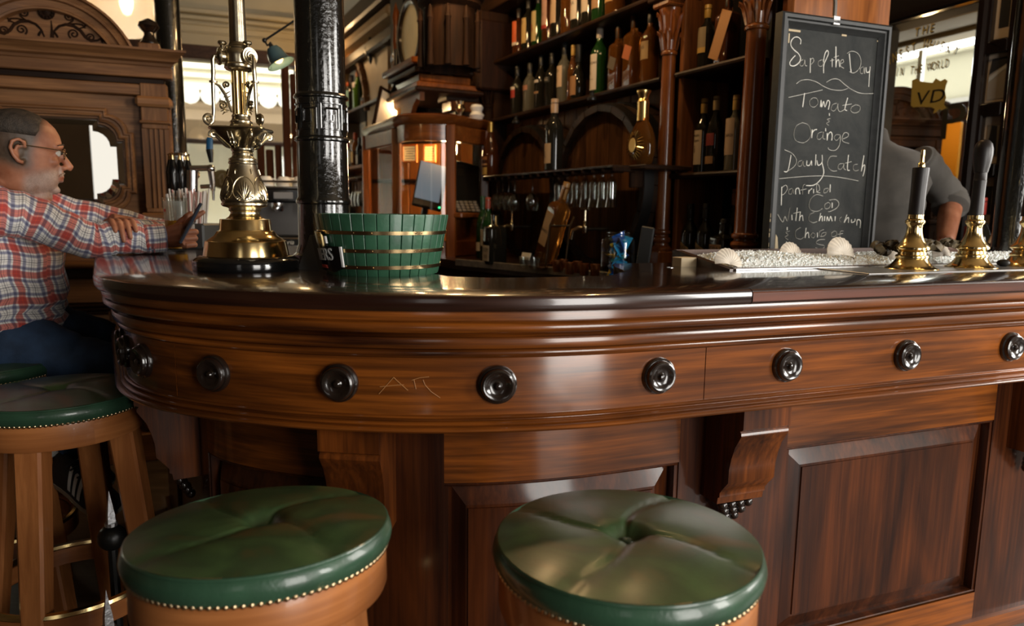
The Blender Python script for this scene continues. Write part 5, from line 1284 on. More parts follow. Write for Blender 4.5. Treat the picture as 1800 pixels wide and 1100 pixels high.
# blank menu frame, candle, pump figure and a small lamp on the cabinet top
a, b = W(645, 213, Y=4.72), W(668, 170, Y=4.7)
M = T((a.x + .03, a.y, ztop_ + .055), radians(40), rx=radians(-14), ry=radians(21))
t = thing('blank_menu', 'dark framed blank white menu leaning on top of the cabinet', 'menu', M=M)
mb = MB(); mb.box((.09, 0, .155), (.155, .006, .29)); mb.build('sheet', PAPERW, t, local=True)
for nm, c_, s_ in (('frame_side', (.01, 0, .155), (.02, .02, .31)), ('frame_side', (.17, 0, .155), (.02, .02, .31)), ('frame_rail', (.09, 0, .30), (.18, .02, .02)), ('frame_rail', (.09, 0, .01), (.18, .02, .02))):
    mb = MB(); mb.box(c_, s_, I4, .003); mb.build(nm, DARKW, t, local=True)
p = W(701, 205, Y=4.55); mb = MB(); mb.lathe([(0, 0), (.012, 0), (.011, .10), (.004, .106), (0, .107)], 12, T((p.x, p.y, ztop_ + .05))); tag(mb.build('candle', mat('amber_wax', (.55, .25, .05), .5)), 'thin amber candle on top of the cabinet', 'candle')
p = W(838, 200, Y=4.35); mb = MB(); mb.lathe([(0, 0), (.04, 0), (.035, .02), (.045, .04), (.03, .06), (.04, .085), (.03, .1), (0, .105)], 14, T((p.x, p.y, ztop_ + .05))); tag(mb.build('white_ornament', WHITE), 'knobbly white ornament at the right end of the cabinet top', 'ornament')
p = W(809, 195, Y=4.35); mb = MB(); mb.lathe([(0, 0), (.03, 0), (.012, .02), (.014, .05), (.03, .075), (.02, .10), (.026, .12), (0, .13)], 14, T((p.x, p.y, ztop_ + .05))); tag(mb.build('bronze_figure', OLDBRASS), 'small dark bronze figure on the cabinet top', 'figurine')
p = W(697, 169, Y=4.9)
t = thing('spot_lamp', 'small glowing spot lamp under the clock bracket', 'lamp', (p.x, p.y, p.z))
mb = MB(); mb.lathe([(0, .0), (.038, .0), (.040, .006), (.0, .008)], 20); mb.build('bulb_face', mat('warm_bulb', (.9, .7, .4), .4, emit=(1, .72, .36), es=5), t, local=True)
mb = MB(); mb.lathe([(.041, .004), (.045, .03), (.02, .07), (.012, .11), (.012, .3)], 18); mb.build('shade', BLACK, t, local=True)
lamp('spot_lamp_light', (p.x, p.y - .02, p.z - .06), 5, WARM)
lamp('niche_lamp', tuple(GM @ Vector((xc, -.35, zs1 + .55))), 7, WARM, .05)
# warm shelf lights without fixtures, set out in front to reach the casks too
for x in (-.9, -.35, .2): lamp('shelf_fill_light', tuple(GM @ Vector((x, -.62, 2.48))), 9.5, WARM, .03)
lamp('shelf_fill_light', tuple(GM @ Vector((.78, -.30, 2.40))), 4.5, WARM, .02)
# ================================================================== oak screen with mirror, left
so = W(310, 140, Y=3.5)
SM = T((so.x, so.y, 0), PSI); SI = SM.inverted()
def SW(px, py, y=0.0):
    o = SI @ EYE; d = SI.to_3x3() @ (FWD + (px - 900) / FPX * RGT + (550 - py) / FPX * UPV); return o + d * ((y - o.y) / d.y)
scr = thing('mirror_screen', 'tall carved oak bar screen with arched pediment and notched mirror behind the man', 'screen', M=SM.copy())
XM = SW(88, 100).x; XR = SW(303, 250).x; XL = 2 * XM - XR
sym = lambda x: 2 * XM - x
def sbox(name, x0, x1, y0, y1, z0, z1, m=OAK, ch=.004, par=None):
    mb = MB(); mb.box(((x0 + x1) / 2, (y0 + y1) / 2, (z0 + z1) / 2), (abs(x1 - x0), y1 - y0, z1 - z0), I4, ch); return mb.build(name, m, par or scr, local=True)
Zs = lambda px, py: SW(px, py).z
zc1, zc0_, zf0, za0 = Zs(310, 94), Zs(310, 120), Zs(310, 141), Zs(250, 168)
# cornice
cp_ = [(.0, zc0_), (-.018, zc0_), (-.022, zc0_ + .012), (-.045, zc0_ + .02), (-.05, zc0_ + .035), (-.055, zc0_ + .037), (-.075, zc0_ + .052), (-.08, zc1 - .012), (-.085, zc1 - .01), (-.085, zc1), (.06, zc1), (.06, zc0_)]
mb = MB(); xo = .05
mb.rings([[Vector((XL - (-y if y < 0 else 0) if e == 0 else XR + (-y if y < 0 else 0), y, z)) for y, z in cp_] for e in (0, 1)]); mb.build('cornice', OAK, scr, local=True, sharp=50)
sbox('frieze_band', XL - .015, XR + .015, -.02, .05, zf0, zc0_ - .001); sbox('painted_shadow_strip', XL + .02, XR - .02, .0, .05, zf0 - .03, zf0 - .001, DARKW_X); sbox('architrave', XL + .0, XR - .07, -.012, .05, za0, zf0 - .031)  # dark strip holds the shadow line under the frieze in its colour
zb = .62
# body boards around the mirror
sbox('back_panel', XL, XR, .03, .05, .0, za0, OAK)
MX0, MX1 = SW(0, 280).x, SW(238, 285).x; MX0 = sym(MX1)
mz1, mz0 = SW(120, 187).z, SW(150, 379).z
w2, zc_, h2 = (MX1 - MX0) / 2, (mz0 + mz1) / 2, (mz1 - mz0) / 2
def notched(ins):
    """rectangle with stepped, rounded corners"""
    pts = []; w, h, c = w2 - ins, h2 - ins, .105 - ins * .15; s_ = .028
    q = []
    q.append((w, h - c - s_ * 0)); q.append((w - s_ * .9, h - c))
    for i in range(6): a = (pi / 2) * i / 5; q.append((w - c + (c - s_ * .9) * cos(a) * 1.0, h - c + (c - s_ * .9) * sin(a)))
    q.append((w - c, h))
    out = []
    for sx, sz, rv in ((1, 1, 0), (-1, 1, 1), (-1, -1, 0), (1, -1, 1)):
        k = [(sx * x, sz * z) for x, z in q]; out += k[::-1] if rv else k
    return [Vector((XM + x, 0, zc_ + z)) for x, z in out]
R = []
for ins, y in ((0, .03), (0, -.012), (.008, -.022), (.014, -.022), (.018, -.012), (.026, -.012), (.030, -.020), (.036, -.018), (.040, -.004), (.046, -.004), (.05, .006), (.052, .022)):
    R.append([p + Vector((0, y, 0)) for p in notched(ins)])
mb = MB(); mb.rings(R, cap0=False, cap1=False); mb.build('mirror_frame', OAK, scr, local=True, sharp=30)
MIRROR = mat('mirror_silver', (.80, .79, .74), .01, 1.0)
mb = MB(); mb.rings([[p + Vector((0, y, 0)) for p in notched(i)] for i, y in ((.050, .020), (.078, .0165))], cap0=False); mb.build('mirror_glass', MIRROR, scr, local=True, sharp=1)
# side board, pilasters
for e in (0, 1):
    f = (lambda x: x) if e == 0 else sym
    x0, x1 = SW(252, 250).x, SW(299, 250).x; xm = (x0 + x1) / 2; hw = (x1 - x0) / 2
    zt_, zb_ = SW(275, 228).z, SW(275, 366).z
    sbox('pilaster_cap', f(xm) - hw - .02, f(xm) + hw + .02, -.055, .04, SW(275, 190).z, SW(275, 172).z, OAK, .012)
    sbox('pilaster_neck', f(xm) - hw, f(xm) + hw, -.032, .04, SW(275, 215).z, SW(275, 190).z, OAK_Z); sbox('pilaster_ring', f(xm) - hw - .01, f(xm) + hw + .01, -.042, .04, SW(275, 219).z, SW(275, 214).z, OAK, .005)
    sbox('pilaster_block', f(xm) - hw, f(xm) + hw, -.02, .04, SW(275, 172).z, za0 + .055, OAK_Z)
    mb = MB(); nfl = 4; R = []
    sh = []
    xs0 = f(xm) - hw
    cur = xs0; wd = 2 * hw
    pts = [(xs0, .04), (xs0, -.03)]
    for k in range(nfl):
        a = xs0 + wd * (.16 + .185 * k); b = a + wd * .115
        pts += [(a, -.03), (a, -.018), (b, -.018), (b, -.03)]
    pts += [(xs0 + wd, -.03), (xs0 + wd, .04)]
    mb.rings([[Vector((x, y, z)) for x, y in pts] for z in (zb_, zt_)]); mb.build('fluted_pilaster', OAK_Z, scr, local=True, sharp=20)
    for a_, b_ in ((zb_ - .02, zb_), (zt_, SW(275, 219).z)): sbox('pilaster_end', f(xm) - hw, f(xm) + hw, -.032, .04, a_, b_, OAK_Z)
    sbox('pilaster_base', f(xm) - hw - .025, f(xm) + hw + .025, -.06, .04, SW(275, 386).z, SW(275, 374).z, OAK, .01)
    sbox('pilaster_plinth', f(xm) - hw - .012, f(xm) + hw + .012, -.045, .04, SW(275, 450).z, SW(275, 386).z, OAK_Z)
    sbox('plinth_panel', f(xm) - hw * .45, f(xm) + hw * .6, -.052, -.04, SW(275, 450).z, SW(275, 404).z, OAK_Z)
zl = SW(120, 470).z
sbox('ledge', XL - .02, XR + .02, -.09, .04, zl, zl + .03, OAK, .01); sbox('dado_rail', XL, XR, -.05, .04, zl - .05, zl, DARKW_X, .006)
z2 = SW(120, 532).z
sbox('dado_board', XL, XR, -.03, .04, z2, zl - .05, OAK); 
for k in range(3): sbox('dado_bead', XL, XR, -.05 + .006 * k, .04, z2 - .018 * (k + 1), z2 - .018 * k - .004, DARKW_X, .004)
for i in range(4):
    x0 = XL + (XR - XL) * i / 4 + .05; sbox('lower_panel', x0, XL + (XR - XL) * (i + 1) / 4 - .05, -.03, .04, .15, z2 - .09, OAK, .012)
sbox('plinth', XL, XR, -.05, .04, 0, .14, OAK)
# segmental pediment
rP = (SW(240, 90).x - XM); zP = zc1 - .02
zap = SW(88, -17).z; hP = zap - zP; RP_ = (rP * rP + hP * hP) / (2 * hP); zq = zap - RP_; am = math.asin(min(1, rP / RP_))
mb = MB(); n = 28; R = []
for i in range(n + 1):
    a = pi / 2 + am - 2 * am * i / n; c = Vector((cos(a), 0, sin(a)))
    R.append([Vector((XM, 0, zq)) + c * q + Vector((0, y, 0)) for q, y in ((RP_, .05), (RP_, -.06), (RP_ - .010, -.062), (RP_ - .016, -.045), (RP_ - .03, -.04), (RP_ - .034, -.05), (RP_ - .045, -.048), (RP_ - .050, -.03), (RP_ - .075, -.026), (RP_ - .08, -.038), (RP_ - .088, -.036), (RP_ - .092, -.01), (RP_ - .095, .05))])
mb.rings(R); mb.build('arch_moulding', OAK, scr, local=True, sharp=35)
pts = [(XM + (RP_ - .09) * cos(pi / 2 + am - 2 * am * i / n), zq + (RP_ - .09) * sin(pi / 2 + am - 2 * am * i / n)) for i in range(n + 1)]
mb = MB(); mb.prism([(x, z) for x, z in pts] + [(pts[-1][0], zP), (pts[0][0], zP)], .03, T((0, .03, 0)) @ Matrix.Rotation(pi / 2, 4, 'X')); tym = mb.build('tympanum', OAK, scr, local=True)
mb = MB(); zz0 = zP + .05
mb.lathe([(0, .0), (.016, .0), (.018, .006), (.030, .004), (.034, .008), (.032, .012), (.018, .010), (.008, .016), (0, .018)], 24, T((XM, -.0, SW(88, 22).z)) @ Matrix.Rotation(pi / 2, 4, 'X'))
for k in range(12): a = 2 * pi * k / 12; mb.ball((XM + .025 * cos(a), -.012, SW(88, 22).z + .025 * sin(a)), .0065, seg=8, rn=4)
mb.build('carved_rosette', DARKW, tym, local=True)
mb = MB()
V = lambda px, py: Vector(SW(px, py, -.002))
for sg in (0, 1):
    m = (lambda p: p) if sg == 0 else (lambda p: Vector((sym(p.x), p.y, p.z)))
    def stroke(L, r0=.0042): mb.tube([m(V(x, y)) for x, y in L], [r0 * (.6 + .8 * sin(pi * min(.98, (i + .35) / len(L)))) for i in range(len(L))], 6, flat=.6)
    stroke([(92, 66), (96, 54), (104, 46), (116, 43), (130, 46), (142, 54), (150, 65), (160, 72), (172, 71), (180, 66)], .005)
    for cx, cy, rr, a0, tn, dr in ((130, 60, 10, -2.2, 1.5, 1), (160, 66, 8, -2.4, 1.5, 1), (122, 30, 8, 2.2, 1.4, -1), (183, 71, 5, -2, 1.2, 1)):
        rm = abs(SW(cx + rr, cy).x - SW(cx, cy).x)
        mb.tube([m(p) for p in spiral(V(cx, cy), rm, rm * .15, a0, tn * -dr, (1, 0, 0), (0, 0, 1))], [.0038] * 26 + [.002], 6)
    stroke([(104, 46), (112, 44), (120, 42), (128, 37), (130, 28)]); stroke([(120, 42), (134, 42), (145, 44), (150, 50)], .005); stroke([(96, 56), (100, 62), (102, 66)], .006); stroke([(140, 50), (148, 48), (153, 40)], .005)
stroke = None
mb.tube([V(90, 36), V(91, 50), V(92, 66)], [.002, .004, .008], 6)
mb.build('carved_scrolls', DARKW, tym, local=True)
for e in (0, 1):
    x = SW(263, 80).x; x = x if e == 0 else sym(x)
    sbox('finial_block', x - .045, x + .045, -.045, .045, zc1, SW(263, 79).z, OAK_Z)
    z = SW(263, 79).z; h = SW(263, 32).z - z; mb = MB()
    mb.lathe([(0, z), (.042, z), (.042, z + h * .06), (.034, z + h * .14), (.022, z + h * .34), (.022, z + h * .44), (.036, z + h * .56), (.046, z + h * .68), (.040, z + h * .82), (.018, z + h * .94), (0, z + h)], 24, T((x, 0, 0))); mb.build('finial', BLACKWOOD, scr, local=True)
# black post behind the screen's right end, globe lamp
p = W(303, 200, Y=3.78)
mb = MB(); mb.lathe([(0, 0), (.075, 0), (.075, .2), (.062, .25), (.060, 3.88), (0, 3.88)], 28, T((p.x, p.y, 0))); tag(mb.build('black_iron_post', IRON), 'black glossy iron post at the right end of the oak screen', 'post')
p = W(222, 4, Y=3.95)
gl = thing('globe_lamp', 'milky glass globe lamp glowing behind the arched pediment', 'lamp', (p.x, p.y, p.z))
GLOBE, nt, b = node_mat('milky_globe'); out = nt.nodes['Material Output']
tl_ = N(nt, 'ShaderNodeBsdfTranslucent'); tl_.inputs[0].default_value = (.95, .90, .82, 1); tp = N(nt, 'ShaderNodeBsdfTransparent'); m1 = N(nt, 'ShaderNodeMixShader'); m1.inputs[0].default_value = .35
b.inputs['Base Color'].default_value = (.8, .76, .7, 1); b.inputs['Roughness'].default_value = .15; m2 = N(nt, 'ShaderNodeMixShader'); m2.inputs[0].default_value = .35
nt.links.new(tl_.outputs[0], m1.inputs[1]); nt.links.new(tp.outputs[0], m1.inputs[2]); nt.links.new(m1.outputs[0], m2.inputs[1]); nt.links.new(b.outputs[0], m2.inputs[2]); nt.links.new(m2.outputs[0], out.inputs[0])
mb = MB(); mb.ball((0, 0, 0), .182, seg=36, rn=20); mb.build('globe', GLOBE, gl, local=True)
mb = MB(); mb.lathe([(0, -.07), (.02, -.06), (.035, -.02), (.035, .05), (.0, .08)], 16); mb.build('bulb', mat('globe_bulb', (1, .8, .5), .4, emit=(1, .62, .25), es=9), gl, local=True)
mb = MB(); mb.lathe([(.0, .30), (.05, .30), (.06, .19), (.05, .17), (0, .17)], 20); mb.tube([(0, 0, .3), (0, 0, 1.6)], .012, 8); mb.build('hanging_rod', OLDBRASS, gl, local=True)
lamp('globe_light', (p.x, p.y, p.z), 3.2, (1, .84, .66), .05)

# ================================================================== far wall, windows and the street
def BW(px, py, q=QB):
    d = FWD + (px - 900) / FPX * RGT + (550 - py) / FPX * UPV; t = (q - EYE.dot(BX)) / d.dot(BX); v = EYE + d * t
    return Vector((v.dot(AX), q, v.z))
RM = T((0, 0, 0), PSI)
def rbox(mb, p0, p1, q0, q1, z0, z1, ch=.0): mb.box(((p0 + p1) / 2, (q0 + q1) / 2, (z0 + z1) / 2), (p1 - p0, q1 - q0, z1 - z0), RM, ch); return mb
wl, wr = PL + .4, BW(532, 250).x
wz0, wz1 = .80, BW(420, 116).z
bz0, bz1 = BW(420, 112).z, BW(420, 88).z
mb = MB(); rbox(mb, PL, wl, QB, QB + .15, 0, CEIL); rbox(mb, wl, wr, QB, QB + .15, 0, wz0); rbox(mb, wl, wr, QB, QB + .15, bz0, CEIL); rbox(mb, wr, WP + .1, QB, QB + .15, 0, CEIL); struct('wall_back', mb, CREAM)
WOODD = wood('window_beam_wood', (.045, .018, .009), (.13, .06, .03), 'x', rough=.4, coat=.2)
mb = MB(); rbox(mb, wl, wr, QB - .10, QB + .05, bz0, bz1, .01); struct('trim_1', mb, WOODD)
for i, (y0, y1, o) in enumerate(((22, 30, .12), (33, 40, .08), (43, 48, .05), (58, 62, .03))):
    mb = MB(); rbox(mb, PL, wr + .3, QB - o, QB, BW(420, y1 + 4).z, BW(420, y0 + 4).z, .01); struct('trim_%d' % (i + 2), mb, CREAM)
win = bpy.data.objects.new('window_1', None); COL.objects.link(win); PM[win.name] = I4.copy(); win['kind'] = 'structure'
for x in (wl + .04, wl + 1.7, wr - .04):
    mb = MB(); rbox(mb, x - .035, x + .035, QB - .02, QB + .08, wz0, bz0, .008); mb.build('window_post', WOODD, win)
mb = MB(); rbox(mb, wl, wr, QB - .08, QB + .12, wz0 - .05, wz0, .01); mb.build('window_sill', WOODD, win)
zt_ = BW(420, 250).z
mb = MB(); rbox(mb, wl, wr, QB + .0, QB + .06, zt_ - .03, zt_ + .02, .008); mb.build('transom', WOODD, win)
for x0, x1 in ((wl + .08, wl + 1.66), (wl + 1.74, wr - .08)):
    for z0, z1 in ((wz0, zt_ - .03), (zt_ + .02, bz0)):
        mb = MB(); rbox(mb, x0, x1, QB + .028, QB + .032, z0, z1); mb.build('pane', CLEAR, win)
# round sticker on the lower pane
c = BW(390, 315); mb = MB(); mb.lathe([(.0, 0), (.105, 0), (.105, .003), (0, .003)], 28, RM @ T((c.x, QB + .02, c.z)) @ Matrix.Rotation(pi / 2, 4, 'X')); st_ = tag(mb.build('window_sticker', mat('sticker_olive', (.38, .34, .18), .6)), 'round olive sticker on the bright back window', 'sticker')
mb = MB()
for a0 in (0, pi): mb.tube([RM @ Vector((c.x + .05 * cos(a0 + t * .5) * (.3 + t * .12), QB + .012, c.z + .06 * sin(a0 + t * .6))) for t in range(6)], .006, 5)
mb.build('sticker_monogram', PAPERW, st_)
# the street outside
FAC = mat('pale_render', (.80, .77, .66), .7); 
fc = thing('street_facade', 'pale rendered shop front across the street beyond the back window', 'building', RP(0, 12.0))
def fbx(name, p0, p1, q0, q1, z0, z1, m): mb = MB(); rbox(mb, p0, p1, q0, q1, z0, z1); return mb.build(name, m, fc)
fbx('wall', -14, 4, 12.0, 12.3, 0, 9, FAC)
z = lambda py, q: BW(420, py, q).z
fbx('fascia', -14, 4, 11.8, 12.0, z(172, 11.8), z(118, 11.8), FAC)
for y0, y1 in ((122, 127), (136, 142), (158, 164)): fbx('moulding', -14, 4, 11.7, 11.8, z(y1, 11.8), z(y0, 11.8), FAC)
AW = mat('brown_awning', (.13, .085, .045), .8)
mb = MB(); zz1, zz0 = z(182, 11.2), z(222, 10.8)
mb.prism([(11.98, zz1 + .1), (10.9, zz0 + .05), (10.9, zz0 - .2), (10.88, zz0 - .2), (10.88, zz0 + .07), (11.98, zz1 + .15)], 16, Matrix(((AX.x * 1, 0, 0, 0), (0, 1, 0, 0), (0, 0, 1, 0), (0, 0, 0, 1))) if False else Matrix(((BX.x, 0, AX.x, AX.x * -12), (BX.y, 0, AX.y, AX.y * -12), (0, 1, 0, 0), (0, 0, 0, 1)))); mb.build('awning', AW, fc)
mb = MB()
for i in range(60): a = -12 + i * .26; mb.lathe([(0, 0), (.13, 0), (.13, .004), (0, .004)], 12, RM @ T((a, 11.3, zz1 + .1)) @ Matrix.Rotation(pi / 2, 4, 'X'))
mb.build('scalloped_fringe', WHITE, fc)
fbx('shop_window', -12, -2, 11.97, 12.0, .6, zz0 - .3, mat('bright_shop_glass', (.85, .85, .78), .3)); 
for i in range(6): fbx('shop_post', -11 + i * 1.7, -10.9 + i * 1.7, 11.92, 12.0, 0, 3, WOODD)
mb = MB(); mb.box((-4, 12.3, -.15), (22, 7.4, .1), RM); struct('pavement', mb, mat('pavement_stone', (.45, .43, .39), .8))
# partition of red-brown boards behind the coffee machine
pt = thing('board_partition', 'red-brown board partition with beaded posts behind the coffee machine', 'partition', W(490, 400, Y=5.6) * 1.0)
PTW = wood('partition_wood', (.05, .018, .009), (.15, .058, .028), 'z', rough=.85, coat=0, spec=.1)
for px0, px1, y0, yq in ((452, 466, 250, 0), (468, 482, 262, .04), (484, 496, 255, 0), (498, 512, 118, -.06), (514, 524, 130, 0)):
    a, b = W(px0, 300, Y=5.6), W(px1, 300, Y=5.6); d = b - a; mb = MB(); zt2 = W((px0 + px1) / 2, y0, Y=5.6).z
    mb.box((d.length / 2, yq, zt2 / 2), (d.length * .92, .05, zt2), T((a.x, a.y, 0), PSI), .008); mb.build('board', PTW, pt)
# coffee machine on the rear counter
rc = thing('rear_counter', 'dark rear service counter carrying the coffee machine', 'counter', (W(505, 440, Y=4.1).x, 4.25, 0), PSI * .5)
mb = MB(); mb.box((0, 0, .5), (.72, .5, 1.0), I4, .01); mb.build('carcass', DARKW, rc, local=True); mb = MB(); mb.box((0, 0, 1.015), (.74, .54, .03), I4, .006); mb.build('top', BLACKGLOSS, rc, local=True)
cm = thing('coffee_machine', 'chrome coffee machine with white cups on its top rail', 'coffee machine', (W(510, 440, Y=4.05).x, 4.12, 1.03), PSI * .5)
DKST = mat('brushed_dark_steel', (.22, .21, .20), .35, .9)
for nm, c, s, m in (('base_tray', (0, -.05, .03), (.60, .40, .06), STEEL), ('drip_grille', (0, -.17, .067), (.56, .14, .008), BLACK), ('body', (0, .07, .17), (.56, .20, .22), DKST), ('head', (0, -.03, .285), (.60, .40, .075), BLACKGLOSS), ('cup_tray', (0, -.02, .328), (.60, .40, .012), CHROME), ('front_badge', (-.02, -.254, .035), (.20, .006, .035), BLACK)):
    mb = MB(); mb.box(c, s, I4, .008); mb.build(nm, m, cm, local=True)
mb = MB(); text_mb(mb, 'Astoria', .034, T((-.02, -.2578, .024)) @ Matrix.Rotation(pi / 2, 4, 'X'), .0004, .3); mb.build('badge_lettering', PAPERW, cm, local=True)
mb = MB()
for x in (-.28, .28): mb.tube([(x, -.21, .33), (x, -.21, .36), (x, .16, .36)], .006, 8)
mb.tube([(-.28, -.21, .36), (.28, -.21, .36)], .006, 8); mb.build('cup_rail', CHROME, cm, local=True)
for x in (-.2, -.06, .08, .22):
    mb = MB(); mb.lathe([(.0, .20), (.032, .20), (.036, .215), (.036, .245), (0, .25)], 18, T((x, -.15, 0))); mb.tube([(x, -.17, .215), (x + .01, -.30, .205)], .011, 8); mb.build('brew_group', CHROME, cm, local=True)
for x, w in ((-.22, .06), (-.13, .05), (-.02, .10), (.12, .08)):
    mb = MB(); mb.box((x, -.233, .285), (w, .004, .035), I4, .002); kp = mb.build('control_panel', mat('panel_grey', (.25, .25, .25), .4) if x == -.22 else bpy.data.materials['panel_grey'], cm, local=True)
mb = MB(); mb.lathe([(0, .0), (.02, 0), (.018, .02), (0, .024)], 16, T((.2, -.23, .285)) @ Matrix.Rotation(pi / 2, 4, 'X')); mb.build('steam_knob', WHITE, cm, local=True)
cu = None
for k, (x, y) in enumerate(((-.22, -.12), (-.12, -.14), (-.03, -.1), (.06, -.14), (.15, -.1), (.23, -.13), (-.17, .0), (.0, .02), (.12, .03))):
    lb = 'white upturned coffee cup, first on the left on the coffee machine top'
    M0 = PM[cm.name] @ T((x, y, .334))
    if cu is None:
        cu = thing('coffee_cup', lb, 'cup', M=M0, group='white cups on the coffee machine')
        mb = MB(); mb.lathe([(0.041, 0), (.043, .002), (.038, .03), (.028, .052), (.022, .056), (0, .056)], 20); mb.tube([(.036, 0, .018), (.055, 0, .022), (.052, 0, .04), (.03, 0, .042)], .004, 6); mb.build('cup_body', WHITE, cu, local=True)
    else: dup(cu, M0, 'white upturned coffee cup, %s on the coffee machine top' % ('', 'second from the left in front', 'third from the left in front', 'fourth from the left in front', 'second from the right in front', 'last on the right', 'left one of the back row', 'middle one of the back row', 'right one of the back row')[k])
# ---- draught taps on the far arm of the bar
p = W(338, 340, Y=2.72)
tt = thing('tap_tower', 'chrome draught tap with a blue tipped lever beside the straws', 'beer tap', (p.x, p.y, BT), .2)
k = 2.75 / 1250
Q = lambda px, py: (tt.matrix_world.inverted() @ W(px, py, Y=2.72))
def q0(px, py): v = PM[tt.name].inverted() @ W(px, py, Y=2.72); return Vector((v.x, 0, v.z))
mb = MB(); mb.tube([q0(338, 420), q0(338, 300)], .020, 14); mb.lathe([(0, 0), (.045, 0), (.045, .01), (.03, .02), (0, .02)], 20); mb.build('tower', CHROME, tt, local=True)
mb = MB(); mb.tube([q0(335, 296), q0(365, 295)], .011, 12); mb.ball(q0(369, 296), .016, seg=14, rn=8); mb.tube([q0(369, 296), q0(372, 320), q0(373, 335)], [.013, .011, .008], 10); mb.tube([q0(373, 330), q0(374, 352)], [.006, .004], 8); mb.build('spout', CHROME, tt, local=True)
mb = MB(); mb.tube([q0(370, 285), q0(368, 268), q0(367, 262)], [.007, .0125, .014], 10); mb.build('lever_grip', BLACK, tt, local=True)
mb = MB(); mb.tube([q0(367, 262), q0(367, 244), q0(367, 241)], [.013, .0115, .009], 10, flat=.7); o = mb.build('lever_tip', mat('lever_blue', (.02, .10, .22), .35), tt, local=True); o['label'] = 'blue lever tip'
mb = MB(); mb.tube([q0(352, 328), q0(368, 327)], .008, 8); mb.build('second_arm', CHROME, tt, local=True)
tw = thing('tap_cluster', 'cluster of black bottle-shaped tap handles under a chrome disc', 'beer tap', (W(320, 340, Y=2.86).x, 2.86, BT))
def q1(px, py): v = W(px, py, Y=2.86) - Vector((tw.location.x, 2.86, BT)); return v
mb = MB(); c = q1(319, 272); mb.lathe([(0, -.006), (.026, -.006), (.027, 0), (.024, .006), (0, .007)], 22, T((c.x, 0, c.z))); mb.tube([(c.x, 0, .0), (c.x, 0, c.z)], .012, 12); mb.build('chrome_disc', CHROME, tw, local=True)
for px, y in ((307, -.02), (317, -.05), (326, -.03), (333, .0)):
    a, b = q1(px, 345), q1(px, 285); mb = MB(); mb.lathe([(0, a.z), (.012, a.z), (.017, a.z + .02), (.019, b.z - .04), (.012, b.z - .005), (.007, b.z + .015), (0, b.z + .016)], 16, T((a.x, y, 0))); h_ = mb.build('handle', BLACKGLOSS, tw, local=True)
    mb = MB(); mb.lathe([(.007, b.z + .0), (.009, b.z + .008), (.007, b.z + .022), (.010, b.z + .03), (0, b.z + .034)], 12, T((a.x, y, 0))); mb.build('gold_tip', BRASS, h_, local=True)
mb = MB(); mb.lathe([(0, 0), (.055, 0), (.055, .012), (.035, .02), (.03, .10), (0, .10)], 24); mb.build('foot', CHROME, tw, local=True)
c = q1(343, 308); mb = MB(); mb.lathe([(.020, -.008), (.026, -.004), (.026, .004), (.020, .008)], 22, T((c.x, -.02, c.z)) @ Matrix.Rotation(pi / 2 - .5, 4, 'X')); mb.build('round_badge', OLDBRASS, tw, local=True)
# ---- green workshop lamp on a jointed arm by the iron column
p = W(487, 100, Y=3.1)
wl_ = thing('jointed_wall_lamp', 'blue-green enamel lamp shade on a jointed arm beside the iron column', 'lamp', (p.x, p.y, p.z))
ML = Matrix.Rotation(-.5, 4, 'Y') @ Matrix.Scale(.8, 4)
mb = MB(); mb.lathe([(.012, .055), (.03, .05), (.042, .03), (.048, .0), (.058, -.025), (.075, -.04), (.073, -.042), (.055, -.026), (.045, .0), (.0, .045)], 28, ML); mb.build('shade', mat('teal_enamel', (.055, .10, .11), .2, coat=.6), wl_, local=True)
mb = MB(); mb.ball((0, 0, -.005), .028, ML, seg=14, rn=8); mb.build('bulb', mat('lamp_bulb', (1, .8, .5), .4, emit=(1, .5, .15), es=2.5), wl_, local=True)
e = lambda px, py: W(px, py, Y=3.1) - p
mb = MB(); mb.tube([ML @ Vector((0, 0, .05)), ML @ Vector((0, 0, .075)), e(470, 80), e(465, 71)], [.012, .010, .004, .005], 8); mb.tube([e(465, 71), e(512, 40), e(560, 8)], .0045, 8); mb.ball(e(465, 71), .010, seg=10, rn=6); mb.build('jointed_arm', BLACK, wl_, local=True)
lamp('jointed_lamp_light', tuple(p + ML.to_3x3() @ Vector((0, 0, -.05))), .5, WARM, .02)
# ================================================================== chalkboard hung on the end panel
bo = W(1345, 445, Y=2.37)
BM = T((bo.x, bo.y, 0), PSI); BI = BM.inverted()
def CW(px, py, y=0.0):
    o = BI @ EYE; d = BI.to_3x3() @ (FWD + (px - 900) / FPX * RGT + (550 - py) / FPX * UPV); return o + d * ((y - o.y) / d.y)
cbz1, cbz0, cbw = CW(1361, 19).z, CW(1345, 470).z, (CW(1564, 49).x + CW(1530, 440).x) / 2
chb = thing('chalkboard', 'tall black framed chalkboard with the day\'s soup and catch written in chalk', 'chalkboard', M=BM.copy())
SLATE, nt, b = node_mat('chalk_slate')
tc = N(nt, 'ShaderNodeTexCoord'); n1 = N(nt, 'ShaderNodeTexNoise', Scale=5, Detail=8, Roughness=.75, Distortion=.6); rp = N(nt, 'ShaderNodeValToRGB')
rp.color_ramp.elements[0].position, rp.color_ramp.elements[1].position = .35, .8; rp.color_ramp.elements[0].color = (.010, .012, .012, 1); rp.color_ramp.elements[1].color = (.044, .044, .040, 1)
nt.links.new(tc.outputs['Object'], n1.inputs['Vector']); nt.links.new(n1.outputs['Fac'], rp.inputs['Fac']); nt.links.new(rp.outputs['Color'], b.inputs['Base Color']); b.inputs['Roughness'].default_value = .7; b.inputs['Specular IOR Level'].default_value = .15
mb = MB(); mb.box((cbw / 2, .012, (cbz0 + cbz1) / 2), (cbw - .04, .012, cbz1 - cbz0 - .04)); mb.build('slate', SLATE, chb, local=True)
